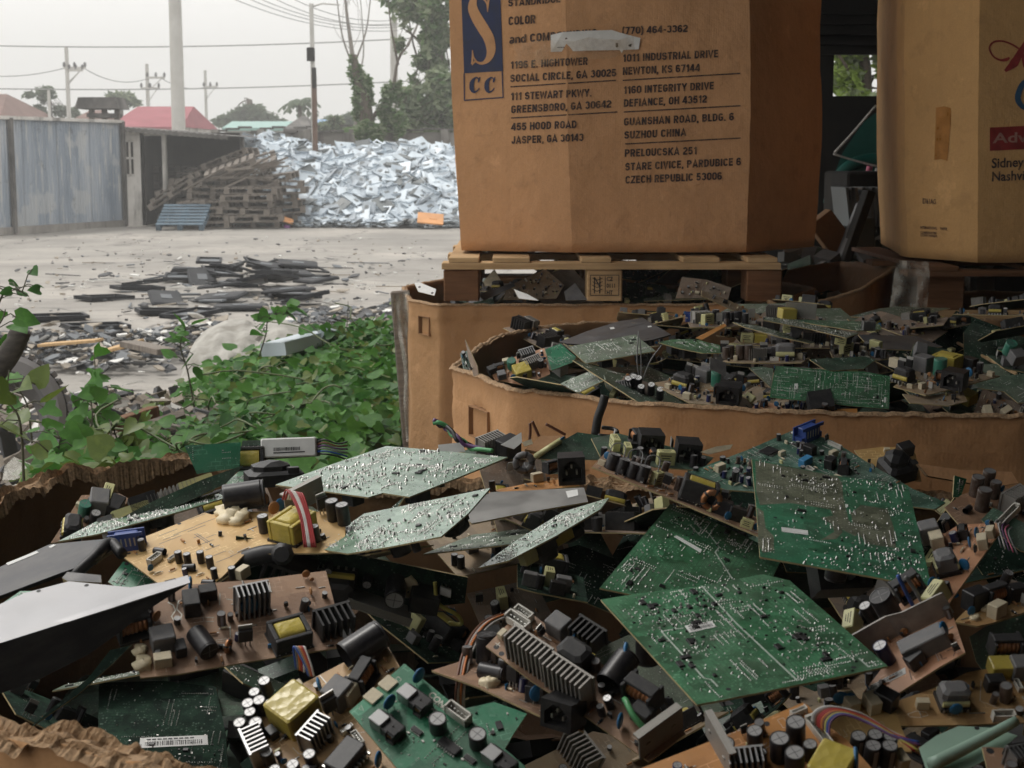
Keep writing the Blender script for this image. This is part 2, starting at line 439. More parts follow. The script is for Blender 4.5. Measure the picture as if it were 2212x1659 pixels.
def mk_wall(name, a, b, stain, amt=.8):
    k = NM(name)
    n1 = k.noise(1.1, 6, .65); n2 = k.noise(1, 5, .7, stretch=(3, 3, .5))
    c = k.ramp(n1, [(.35, a), (.65, b)])
    c = k.mix(k.vramp(n2, .5, .68, 0, amt), c, stain)
    k.bump(n1, .3, .02)
    M[name] = k.set(color=c, rough=.9, spec=.25)
mk_wall('plaster', (.42, .40, .37), (.62, .60, .57), (.09, .085, .08))
mk_wall('old_concrete', (.20, .185, .17), (.33, .31, .285), (.07, .065, .06), .7)
mk_wall('roof_sheet', (.06, .057, .055), (.17, .16, .15), (.30, .28, .26), .5)
mk_wall('tile_red', (.30, .10, .115), (.37, .13, .15), (.27, .12, .13), .4)
mk_wall('tile_brown', (.17, .105, .09), (.23, .14, .12), (.14, .10, .085), .4)
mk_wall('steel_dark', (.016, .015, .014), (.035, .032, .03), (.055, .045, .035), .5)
mk_wall('pole_concrete', (.50, .49, .46), (.62, .61, .58), (.42, .40, .37), .5)
mk_wall('rust_pole', (.11, .07, .05), (.20, .13, .10), (.06, .045, .04), .6)
mk_wall('panel_grey', (.30, .34, .38), (.46, .50, .54), (.2, .22, .24), .4)
plain('panel_light', (.56, .63, .69), .4, 0, .18, 2)
plain('panel_mid', (.38, .44, .50), .4, 0, .2, 2)
plain('panel_dark', (.13, .145, .15), .5, 0, .3, 2)
plain('panel_orange', (.6, .28, .10), .5, 0, .2, 2)
plain('panel_purple', (.3, .08, .32), .5, 0, .2, 2)
plain('bezel_black', (.011, .012, .015), .6, 0, .4, 4, spec=.3)
plain('bezel_grey', (.08, .09, .10), .5, 0, .3, 4)
plain('litter_white', (.62, .61, .58), .7, 0, .12, 9)
plain('litter_tan', (.30, .26, .21), .8, 0, .25, 9)
plain('litter_dark', (.05, .05, .052), .7, 0, .5, 9)
plain('rubber', (.06, .06, .062), .75, 0, .35, 7)
plain('rubber_dusty', (.17, .165, .165), .85, 0, .25, 5)
plain('machine_green', (.02, .13, .105), .45, 0, .25, 6)
plain('wire_line', (.3, .3, .3), .6)
plain('roof_blue', (.15, .3, .5), .5); plain('roof_teal', (.25, .42, .38), .5)

def mk_leaf(name, a, b, rough=.42, trans=True):
    k = NM(name)
    n1 = k.noise(2.4, 3); n2 = k.noise(45, 2)
    c = k.ramp(n1, [(.35, a), (.65, b)])
    c = k.mix(k.vramp(n2, .5, .7, 0, .35), c, tuple(min(1, x * 1.5) for x in b))
    k.set(color=c, rough=rough, spec=.3)
    if trans:
        tr = k.n('ShaderNodeBsdfTranslucent'); lk(k.nt, c, tr.inputs[0])
        ms = k.n('ShaderNodeMixShader'); ms.inputs[0].default_value = .35
        out = k.nt.nodes['Material Output']
        lk(k.nt, k.p.outputs[0], ms.inputs[1]); lk(k.nt, tr.outputs[0], ms.inputs[2]); lk(k.nt, ms.outputs[0], out.inputs[0])
    M[name] = k.m
mk_leaf('leaf_vine', (.04, .14, .018), (.09, .235, .035), .55)
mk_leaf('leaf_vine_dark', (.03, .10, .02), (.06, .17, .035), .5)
mk_leaf('leaf_yellow', (.07, .12, .02), (.15, .20, .04))
mk_leaf('leaf_tree', (.20, .25, .15), (.30, .35, .21), .6)
mk_leaf('leaf_creeper', (.08, .15, .05), (.14, .23, .08), .6)
mk_leaf('leaf_far', (.09, .13, .08), (.14, .18, .11), .7)
mk_leaf('leaf_sunlit', (.17, .26, .05), (.30, .40, .10), .6)  # brighter yellow-green: the light on the leaves is put into their colour
plain('stem', (.10, .13, .05), .6); plain('stem_dark', (.06, .06, .03), .6)

def mk_cloth():
    k = NM('sack_cloth')
    n1 = k.noise(5, 6, .65); w = k.n('ShaderNodeTexWave'); w.inputs['Scale'].default_value = 60; lk(k.nt, k.coord(), w.inputs[0])
    c = k.ramp(n1, [(.35, (.27, .255, .225)), (.65, (.50, .485, .45))])
    k.bump(k.math('ADD', n1, k.math('MULTIPLY', w.outputs[1], .04)), .3, .03)
    M['sack_cloth'] = k.set(color=c, rough=.85, spec=.2)
mk_cloth()
def mk_film(name, tint, alpha):
    k = NM(name)
    n1 = k.noise(14, 5, .7); k.bump(n1, .8, .02)
    k.set(color=tint, rough=.25, alpha=k.vramp(n1, .3, .7, alpha - .2, alpha + .2))
    M[name] = k.m
mk_film('stretch_film', (.5, .48, .42), .42)
mk_film('clear_tape', (.62, .45, .28), .16)
# ------------------------------------------------------------------ ground
g = MB()
xs = [-260, -150, -80] + [-40 + i * 2.0 for i in range(41)] + [80, 150, 260]
ys = [-40, -10] + [i * 2.0 for i in range(0, 26)] + [70, 110, 180, 330]
for y in ys:
    for x in xs:
        z = .035 * noise.noise(Vector((x * .35, y * .35, 0))) if -30 < x < 30 and 0 < y < 50 else 0
        g.v.append((x, y, z - .02))
nx = len(xs)
for j in range(len(ys) - 1):
    for i in range(nx - 1):
        g.f.append((j * nx + i, j * nx + i + 1, (j + 1) * nx + i + 1, (j + 1) * nx + i)); g.m.append(0); g.sm.append(True)
tag(g.build('ground', 'yard_concrete'), kind='structure')

# ------------------------------------------------------------------ the shed we look out of
def shed():
    e = empty('open_shed', Tr(2, 9.5, 0), 'dark sheet metal shed with a square opening onto trees between two tall boxes', 'shed')
    inv = Tr(-2, -9.5, 0)
    m = MB(); x0, x1, y0, y1, z = -.7, 9, -7, 12, 3.45          # corrugated roof
    n = 110; vs = []
    for i in range(n + 1):
        xx = x0 + (x1 - x0) * i / n; zz = z + .12 * (i / n) * 4 + (.02 if i % 2 else -.02)
        vs += [(xx, y0, zz), (xx, y1, zz)]
    m.add(vs, [(2 * i, 2 * i + 1, 2 * i + 3, 2 * i + 2) for i in range(n)], 0, inv)
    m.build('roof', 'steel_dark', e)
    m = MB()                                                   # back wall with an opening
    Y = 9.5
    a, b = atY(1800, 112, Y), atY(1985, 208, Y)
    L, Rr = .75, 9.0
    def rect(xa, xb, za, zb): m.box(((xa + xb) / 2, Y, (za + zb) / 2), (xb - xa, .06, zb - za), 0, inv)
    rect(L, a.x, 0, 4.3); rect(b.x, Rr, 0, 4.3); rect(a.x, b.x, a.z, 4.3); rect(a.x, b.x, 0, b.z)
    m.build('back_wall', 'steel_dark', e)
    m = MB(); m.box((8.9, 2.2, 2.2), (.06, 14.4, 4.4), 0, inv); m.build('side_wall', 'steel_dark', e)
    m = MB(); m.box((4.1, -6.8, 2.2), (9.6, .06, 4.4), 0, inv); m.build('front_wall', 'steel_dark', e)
    m = MB(); m.box((-.66, -3.3, 2.2), (.06, 7.0, 4.4), 0, inv); m.build('side_wall', 'steel_dark', e)  # unseen wall, added to cut the light from the front left
    m = MB()
    for i in range(5):
        p = atY(1790 + i * 3, 25 + i * 22, Y - .12)
        m.box((p.x + .12, Y - .08, p.z), (.55, .06, .025), 0, inv)
    m.build('wall_rail', 'steel_dark', e)
    for yy in (.35,):
        m = MB(); m.cyl((-.8, yy, 0), (-.8, yy, 3.45), .07, n=10, mat=inv); m.build('post', 'rust_pole', e)
shed()

# ------------------------------------------------------------------ cardboard bins
def resample(ring, step):
    out = []
    for i in range(len(ring)):
        a, b = Vector(ring[i]), Vector(ring[(i + 1) % len(ring)])
        n = max(1, int((b - a).length / step))
        for j in range(n): out.append((a + (b - a) * (j / n), i))
    return out
def bin_box(name, label, ring, z0, z1, seed, mats=('cardboard', 'cardboard_inside'), rim=True, ramp=.28, jag=.003, flare=.0, step=.02, th=.009, zmod=None, group='open cardboard bins', holes=(), top=False):
    """ring: outline seen from above, counter-clockwise"""
    cx = sum(p[0] for p in ring) / len(ring); cy = sum(p[1] for p in ring) / len(ring)
    e = empty(name, Tr(cx, cy, z0), label, 'cardboard bin', group)
    pts = resample([Vector((p[0], p[1])) for p in ring], step); n = len(pts)
    N = []
    for i in range(n):
        t = (pts[(i + 1) % n][0] - pts[i - 1][0]); N.append(Vector((t.y, -t.x)).normalized())
    def wob(p, z, s): return noise.noise(Vector((p.x * s, p.y * s, z * s + seed * 7)))
    H = z1 - z0
    zs = [0, .25, .5, .7, .85, .885, .91, .925, .94, .955, .97, .985, 1.0]
    for hl in holes: zs += [(hl[4] - hl[3] / 2 - z0) / H, (hl[4] + hl[3] / 2 - z0) / H]
    zs = sorted(zs)
    def in_hole(i, za, zb):
        p = (pts[i][0] + pts[(i + 1) % n][0]) / 2
        for (pa, pb, w, h, zc) in holes:
            a2, b2 = Vector(pa), Vector(pb); d = (b2 - a2).normalized(); c = (a2 + b2) / 2; v = p - c
            if abs(v.dot(d)) < w / 2 and abs(v.x * d.y - v.y * d.x) < .03 and abs((za + zb) / 2 - zc) < h / 2: return True
        return False
    topz = []
    for i, (p, s) in enumerate(pts):
        z = z1 + jag * (1.4 * wob(p, 0, 9) + .8 * wob(p, 3, 40) + .5 * wob(p, 3, 110))
        if zmod: z += zmod(p)
        topz.append(z)
    m = MB()
    for side in (0, 1):
        o = len(m.v)
        for l in zs:
            for i, (p, s) in enumerate(pts):
                z = z0 + (topz[i] - z0) * l
                off = .012 * wob(p, z, 4) * (1 if l < 1 else .8) + .004 * wob(p, z, 18) + flare * l * l - th * side
                if l > .86: off += .005 * noise.noise(Vector((p.x * 2.5, p.y * 2.5, z * 55 + seed))) * max(0, 1 - abs(l - .95) * 9) + .004 * wob(p, z, 30) * max(0, l - .9) * 10
                q = p + N[i] * off
                m.v.append((q.x - cx, q.y - cy, z - z0))
        for r in range(len(zs) - 1):
            for i in range(n):
                j = (i + 1) % n; a = o + r * n
                if side == 0 and holes and in_hole(i, z0 + H * zs[r], z0 + H * zs[r + 1]): continue
                f = (a + i, a + j, a + n + j, a + n + i)
                m.f.append(f if side == 0 else f[::-1]); m.m.append(side); m.sm.append(True)
    nz = len(zs)
    a, b = (nz - 1) * n, (2 * nz - 1) * n
    for i in range(n):
        j = (i + 1) % n; m.f.append((a + i, a + j, b + j, b + i)); m.m.append(2); m.sm.append(False)
    if top:
        m.f.append(tuple(a + i for i in range(n))); m.m.append(0); m.sm.append(False)
    m.f.append(tuple(range(n - 1, -1, -1))); m.m.append(1); m.sm.append(False)
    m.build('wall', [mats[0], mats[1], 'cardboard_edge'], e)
    if rim:      # crushed, fluted edge
        torn = ramp > .9; m = MB(); rows = 8 if torn else 5; st_ = .003 if torn else .006
        fine = resample([Vector((p[0], p[1])) for p in ring], st_); k = len(fine); wd = .034 if torn else .013
        for r in range(rows):
            for i, (p, s) in enumerate(fine):
                t = fine[(i + 3) % k][0] - fine[i - 3][0]; nn = Vector((t.y, -t.x)).normalized()
                u = r / (rows - 1); fl = math.sin(i * 2 * math.pi * st_ / .008)
                z = z1 + jag * (1.4 * wob(p, 0, 9) + .8 * wob(p, 3, 40) + .5 * wob(p, 3, 110)) + (zmod(p) if zmod else 0)
                off = .012 * wob(p, z, 4) * .8 + flare + .006 - wd * u + .0015 * wob(p, r, 90)
                dz = .003
                if torn:
                    if r % 2: dz += -.004 + .001 * fl; off += .0008 * fl
                    else: dz += .011 * wob(p, r * 3.1, 16) + .004 * wob(p, r * 3.1, 70)
                if r == rows - 1: dz -= .006 + .028 * ramp * max(0, wob(p, 9, 14)) + .01 * ramp * max(0, wob(p, 9, 60))
                if r == 0: dz -= .004 + ramp * .006 * (1 + wob(p, 5, 60))
                q = p + nn * off
                m.v.append((q.x - cx, q.y - cy, z + dz - z0))
        for r in range(rows - 1):
            for i in range(k):
                j = (i + 1) % k; m.f.append((r * k + i, r * k + j, (r + 1) * k + j, (r + 1) * k + i)); m.m.append(1 if torn and r in (1, 2, 5) else 0); m.sm.append(not torn)
        m.build('torn_rim', ['cardboard_edge', 'cardboard_torn'], e)
    for (pa, pb, w, h, zc) in holes:      # hand hole: dark recess with a bent flap, on the wall between two points
        a2, b2 = Vector(pa), Vector(pb); d = (b2 - a2).normalized(); nn = Vector((d.y, -d.x)); c = (a2 + b2) / 2
        mw = Matrix(((d.x, 0, -nn.x * -1, c.x - cx), (d.y, 0, nn.y, c.y - cy), (0, 1, 0, zc - z0), (0, 0, 0, 1)))
        m = MB(); g_ = .02; hw, hh = w / 2 + g_ / 2, h / 2
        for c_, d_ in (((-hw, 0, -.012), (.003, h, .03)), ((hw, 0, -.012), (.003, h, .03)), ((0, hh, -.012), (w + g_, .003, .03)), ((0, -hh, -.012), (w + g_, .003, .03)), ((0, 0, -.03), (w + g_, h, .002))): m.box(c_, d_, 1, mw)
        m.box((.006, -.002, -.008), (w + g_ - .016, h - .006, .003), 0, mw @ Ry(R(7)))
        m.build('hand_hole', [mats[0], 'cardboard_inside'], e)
    return e

ZR = 1.18
def P2(px, py, z=ZR):
    v = atZ(px, py, z); return (v.x, v.y)
near_ring = [P2(200, 1640), P2(340, 1690), (.0, .94), (.45, .94), (.72, 1.25), (.80, 1.7), P2(2205, 1035), P2(2100, 1003), (.12, 2.27), P2(408, 980), P2(120, 1030), (-.70, 1.7), (-.62, 1.33), P2(0, 1598)]
def near_zmod(p):
    d = 0
    if p.y > 1.9: d -= .045 * min(1, max(0, (p.x + .43) / .12))
    return d
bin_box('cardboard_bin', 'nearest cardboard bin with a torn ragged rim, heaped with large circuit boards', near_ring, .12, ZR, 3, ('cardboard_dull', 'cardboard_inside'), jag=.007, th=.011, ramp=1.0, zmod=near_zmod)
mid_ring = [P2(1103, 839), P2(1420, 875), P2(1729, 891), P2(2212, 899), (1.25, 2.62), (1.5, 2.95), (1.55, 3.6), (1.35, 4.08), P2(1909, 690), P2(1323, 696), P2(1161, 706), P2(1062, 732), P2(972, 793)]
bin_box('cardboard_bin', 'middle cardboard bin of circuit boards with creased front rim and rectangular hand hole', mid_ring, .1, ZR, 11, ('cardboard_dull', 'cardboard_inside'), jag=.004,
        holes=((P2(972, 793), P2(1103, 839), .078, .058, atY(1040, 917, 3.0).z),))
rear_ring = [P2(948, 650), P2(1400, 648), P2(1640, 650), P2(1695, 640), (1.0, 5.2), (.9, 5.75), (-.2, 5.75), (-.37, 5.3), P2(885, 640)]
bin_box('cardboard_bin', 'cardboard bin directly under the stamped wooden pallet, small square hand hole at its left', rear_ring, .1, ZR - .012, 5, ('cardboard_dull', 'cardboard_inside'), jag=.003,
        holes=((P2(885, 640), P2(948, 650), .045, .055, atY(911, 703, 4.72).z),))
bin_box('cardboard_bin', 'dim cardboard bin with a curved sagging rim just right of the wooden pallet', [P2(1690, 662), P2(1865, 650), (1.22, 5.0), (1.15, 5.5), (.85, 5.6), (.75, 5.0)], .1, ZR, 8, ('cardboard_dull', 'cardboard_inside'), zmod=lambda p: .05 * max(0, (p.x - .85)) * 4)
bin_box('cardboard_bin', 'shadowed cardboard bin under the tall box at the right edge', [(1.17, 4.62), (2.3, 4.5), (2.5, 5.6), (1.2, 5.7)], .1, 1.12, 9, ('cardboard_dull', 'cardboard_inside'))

# ------------------------------------------------------------------ tall boxes
def surf_box(name, label, prof, z0, z1, mats, seed, bulge=.03, lean=(0, 0)):
    """closed box; prof is the outline near the base, widening upwards. returns empty"""
    cx = sum(p[0] for p in prof) / len(prof); cy = sum(p[1] for p in prof) / len(prof)
    e = empty(name, Tr(cx, cy, z0), label, 'cardboard box', 'tall cardboard boxes on pallets')
    pts = []; P_ = [Vector(p) for p in prof]
    for a_, b_ in zip(P_, P_[1:] + P_[:1]):
        k_ = max(2, int((b_ - a_).length / .03)); pts += [(a_.lerp(b_, t / k_), t == k_) for t in range(k_ + 1)]
    n = len(pts); m = MB(); nz = 30; H = z1 - z0
    for r in range(nz + 1):
        l = r / nz; z = z0 + H * l
        for i, (p, s) in enumerate(pts):
            d = Vector((p.x - cx, p.y - cy)); b = bulge * math.sin(math.pi * min(1, l * .9 + .05))
            w = .007 * noise.noise(Vector((p.x * 5, p.y * 5, z * 5 + seed))) + .003 * noise.noise(Vector((p.x * 16, p.y * 16, z * 16 + seed)))
            if l < .12: w -= .012 * max(0, noise.noise(Vector((p.x * 9, p.y * 9, seed)))) * (1 - l / .12)
            q = d * (1 + b) + d.normalized() * w
            m.v.append((q.x + lean[0] * l * H, q.y + lean[1] * l * H, z - z0))
    for r in range(nz):
        for i in range(n):
            if pts[i][1]: continue
            j = (i + 1) % n; m.f.append((r * n + i, r * n + j, (r + 1) * n + j, (r + 1) * n + i)); m.m.append(0); m.sm.append(True)
    m.f.append(tuple(range(n - 1, -1, -1))); m.f.append(tuple(nz * n + i for i in range(n))); m.m += [0, 0]; m.sm += [False, False]
    o = m.build('wall', [mats], e)
    return e, o

def text_mesh(body, size, sx=1., bold=0.):
    cu = bpy.data.curves.new('lettering', 'FONT'); cu.body = body; cu.size = size; cu.offset = bold; cu.resolution_u = 3
    o = bpy.data.objects.new('lettering', cu); COL.objects.link(o)
    dg = bpy.context.evaluated_depsgraph_get(); ev = o.evaluated_get(dg)
    me = ev.to_mesh(); vs = [Vector((v.co.x * sx, v.co.y, 0)) for v in me.vertices]; fs = [tuple(p.vertices) for p in me.polygons]
    ev.to_mesh_clear(); bpy.data.objects.remove(o); bpy.data.curves.remove(cu)
    return vs, fs
from mathutils.bvhtree import BVHTree
class Wrap:
    """puts flat marks given in picture units onto the face of a box"""
    def __init__(s, obj):
        mw = obj.parent.matrix_world.copy(); s.inv = mw.inverted()      # the wall mesh sits at its parent's origin
        me = obj.data; vs = [mw @ v.co for v in me.vertices]
        s.t = BVHTree.FromPolygons(vs, [tuple(p.vertices) for p in me.polygons])
    def at(s, px, py, off=.0016):
        d = Vector(ray(px, py)).normalized(); h, nrm, i, dist = s.t.ray_cast(Vector(CAM), d)
        if h is None: return None
        return s.inv @ (h - d * off)
    def marks(s, name, items, mat, parent, off=.0016):
        """items: (verts in picture units, faces)"""
        m = MB()
        for i_, (vs, fs) in enumerate(items):
            w = [s.at(x, y, off + (i_ % 5) * 2e-4) for x, y in vs]
            if any(q is None for q in w): continue
            m.add(w, fs)
        return m.build(name, mat, parent)
def px_text(body, x0, y0, x1, y1, h, bold=.0):
    """lettering whose baseline runs (x0,y0)-(x1,y1) in picture units, cap height h"""
    vs, fs = text_mesh(body, 1.0, 1.0, bold)
    w = max(v.x for v in vs); cap = .73
    dx, dy = (x1 - x0) / w, (y1 - y0) / w
    return [(x0 + v.x * dx + v.y / cap * h * .03, y0 + v.x * dy - v.y / cap * h) for v in vs], fs
def arc(cx, cy, rx, ry, a0, a1, n=8):
    return [(cx + rx * math.cos(R(a0 + (a1 - a0) * i / n)), cy + ry * math.sin(R(a0 + (a1 - a0) * i / n))) for i in range(n + 1)]
T_ = .205
def glyphs():
    h = T_ / 2; w = .60; l, r, t, b, m = h, w - h, 1 - h, h, .52; c = w / 2; rx = (r - l) / 2; g = {}
    O = arc(c, 1 - h - .2, rx, .2, 0, 180, 10) + arc(c, h + .2, rx, .2, 180, 360, 10); O.append(O[0])
    g['O'] = (w, [O]); g['0'] = (w - .03, [O])
    g['A'] = (.68, [[(.07, 0), (.34, 1 - .02), (.61, 0)], [(.16, .27), (.52, .27)]])
    g['B'] = (w, [[(l, 0), (l, 1)], [(l, t), (c, t)] + arc(c, t - .19, rx, .19, 90, -90) + [(l, m)], [(l, m + .002), (c, m)] + arc(c, (m + b) / 2, rx + .01, (m - b) / 2, 90, -90) + [(l, b)]])
    g['C'] = (w, [arc(c, 1 - h - .2, rx, .2, 10, 180, 10) + arc(c, h + .2, rx, .2, 180, 350, 10)])
    g['D'] = (w, [[(l, 0), (l, 1)], [(l, t), (c - .04, t)] + arc(c - .04, 1 - h - .24, rx + .04, .24, 90, 0) + arc(c - .04, h + .24, rx + .04, .24, 0, -90) + [(l, b)]])
    g['E'] = (.52, [[(l, 0), (l, 1)], [(l, t), (.52, t)], [(l, m), (.48, m)], [(l, b), (.52, b)]]); g['F'] = (.5, g['E'][1][:3])
    g['G'] = (w, [arc(c, 1 - h - .2, rx, .2, 15, 180, 10) + arc(c, h + .2, rx, .2, 180, 355, 10) + [(r, .46), (c, .46)]])
    g['H'] = (w, [[(l, 0), (l, 1)], [(r, 0), (r, 1)], [(l, m), (r, m)]]); g['I'] = (T_ + .02, [[(h + .01, 0), (h + .01, 1)]])
    g['J'] = (.5, [[(.5 - h, 1), (.5 - h, h + .2)] + arc(.25, h + .2, .25 - h, .2, 0, -180) + [(h, .36)]])
    g['K'] = (.62, [[(l, 0), (l, 1)], [(.58, 1), (l + .06, .42)], [(.24, .58), (.58, 0)]]); g['L'] = (.48, [[(l, 1), (l, b), (.48, b)]])
    g['M'] = (.76, [[(h, 0), (h, 1)], [(h, .98), (.38, .1), (.76 - h, .98)], [(.76 - h, 1), (.76 - h, 0)]]); g['N'] = (w, [[(l, 0), (l, 1)], [(l, .98), (r, .02)], [(r, 1), (r, 0)]])
    bowl = [(l, t), (c, t)] + arc(c, t - .21, rx, .21, 90, -90) + [(l, t - .42)]
    g['P'] = (w, [[(l, 0), (l, 1)], bowl]); g['R'] = (w, [[(l, 0), (l, 1)], bowl, [(c, t - .42), (r, 0)]])
    S_ = arc(c, t - .2, rx, .2, 10, 180, 8) + arc(c, t - .2, rx * .95, .2, 190, 250, 4) + arc(c, b + .22, rx, .22, 70, 0, 5) + arc(c, b + .22, rx, .22, -10, -175, 9)
    g['S'] = (w, [S_]); g['T'] = (.56, [[(0, t), (.56, t)], [(.28, t), (.28, 0)]]); g['U'] = (w, [[(l, 1), (l, h + .2)] + arc(c, h + .2, rx, .2, 180, 360) + [(r, 1)]])
    g['V'] = (.62, [[(.06, 1), (.31, .02), (.56, 1)]]); g['W'] = (.86, [[(.06, 1), (.22, .03), (.43, .9), (.64, .03), (.80, 1)]]); g['Y'] = (.62, [[(.05, 1), (.31, .45)], [(.57, 1), (.31, .45), (.31, 0)]]); g['Z'] = (.55, [[(.02, t), (.49, t), (.06, b), (.55, b)]])
    g['1'] = (.40, [[(.05, .74), (.16, .78), (.26, .9), (.28, 1)], [(.28, .98), (.28, 0)]]); g['2'] = (.56, [arc(.28, t - .2, .2, .2, 175, -20, 8) + [(.09, .22), (h, b), (.56, b)]])
    g['3'] = (.56, [arc(.27, t - .19, .19, .19, 165, -80, 9), arc(.27, b + .23, .2, .23, 80, -165, 10)]); g['4'] = (.58, [[(.58, .28), (.06, .28), (.38, .97)], [(.41, 1), (.41, 0)]])
    g['5'] = (.56, [[(.5, t), (.14, t), (.1, .52)] + arc(.27, b + .24, .2, .24, 130, -165, 10)]); g['6'] = (.56, [arc(.28, t - .2, .2, .2, 20, 180, 7) + [(.08, .3)], arc(.28, b + .22, .2, .22, 0, 360, 14)])
    g['9'] = (.56, [arc(.28, b + .2, .2, .2, 200, 360, 7) + [(.48, .7)], arc(.28, t - .22, .2, .22, 0, 360, 14)])
    g['7'] = (.54, [[(.02, t), (.46, t), (.2, 0)]]); g['8'] = (.56, [arc(.28, t - .18, .18, .18, 0, 360, 12), arc(.28, b + .22, .2, .22, 0, 360, 14)])
    g['.'] = (.2, [[(.1, 0), (.1, .17)]]); g[','] = (.2, [[(.1, .17), (.1, .02), (.05, -.14)]]); g['-'] = (.36, [[(.03, .4), (.33, .4)]]); g['('] = (.28, [[(.24, 1.05), (.12, .8), (.1, .42), (.12, .05), (.24, -.2)]]); g[')'] = (.28, [[(.04, 1.05), (.16, .8), (.18, .42), (.16, .05), (.04, -.2)]])
    g['a'] = (.52, [[(.44, 0), (.44, .5)] + arc(.27, .53, .17, .16, 0, 160, 6), arc(.25, .2, .18, .15, 0, 360, 10)]); g['n'] = (.54, [[(h, 0), (h, .72)], arc(.28, .46, .19, .2, 170, 0, 6) + [(.47, 0)]]); g['d'] = (.56, [[(.48, 0), (.48, 1)], arc(.27, .35, .2, .3, 0, 360, 12)])
    g[' '] = (.24, []); return g
GL = glyphs()
def miter(c, w):
    vs = []; n = len(c); closed = n > 3 and abs(c[0][0] - c[-1][0]) + abs(c[0][1] - c[-1][1]) < 1e-6
    for i, p in enumerate(c):
        a = c[i - 1] if i else (c[-2] if closed else None); d = c[i + 1] if i < n - 1 else (c[1] if closed else None)
        ds = []
        for u, v in ((a, p), (p, d)):
            if u and v:
                x, y = v[0] - u[0], v[1] - u[1]; L = math.hypot(x, y)
                if L > 1e-6: ds.append((x / L, y / L))
        if not ds: ds = [(1, 0)]
        tx, ty = sum(q[0] for q in ds), sum(q[1] for q in ds); L = math.hypot(tx, ty) or 1; tx, ty = tx / L, ty / L
        k = min(1.8, 1 / max(.3, abs(tx * ds[0][0] + ty * ds[0][1]))); vs += [(p[0] - ty * w / 2 * k, p[1] + tx * w / 2 * k), (p[0] + ty * w / 2 * k, p[1] - tx * w / 2 * k)]
    return vs, [(2 * i, 2 * i + 1, 2 * i + 3, 2 * i + 2) for i in range(n - 1)]
def px_caps(body, x0, y0, x1, y1, h):
    """heavy condensed capitals: list of strokes, each its own item"""
    adv = []; x = 0
    for ch in body: adv.append(x); x += GL[ch][0] + .10
    W_ = x - .10; dx, dy = (x1 - x0) / W_, (y1 - y0) / W_; out = []
    for ch, a in zip(body, adv):
        for st in GL[ch][1]:
            vs, fs = miter(st, T_); out.append(([(x0 + (a + vx) * dx + vy * h * .02, y0 + (a + vx) * dy - vy * h) for vx, vy in vs], fs))
    return out
def px_line(x0, y0, x1, y1, t, n=12):
    vs, fs = [], []
    for i in range(n + 1):
        x, y = x0 + (x1 - x0) * i / n, y0 + (y1 - y0) * i / n; vs += [(x, y - t / 2), (x, y + t / 2)]
    return vs, [(2 * i, 2 * i + 1, 2 * i + 3, 2 * i + 2) for i in range(n)]
def px_poly(pts, n=0): return list(pts), [tuple(range(len(pts)))]
def px_ribbon(c, w):
    """stroke of varying width along c"""
    vs, fs = [], []
    for i, (x, y) in enumerate(c):
        a = c[max(0, i - 1)]; b = c[min(len(c) - 1, i + 1)]; dx, dy = b[0] - a[0], b[1] - a[1]; L = math.hypot(dx, dy) or 1
        nx_, ny_ = -dy / L * w[i] / 2, dx / L * w[i] / 2; vs += [(x + nx_, y + ny_), (x - nx_, y - ny_)]
    return vs, [(2 * i, 2 * i + 1, 2 * i + 3, 2 * i + 2) for i in range(len(c) - 1)]
def curve2(pts, k=6):
    return [(p.x, p.y) for p in smoothpath([(x, y, 0) for x, y in pts], k)]

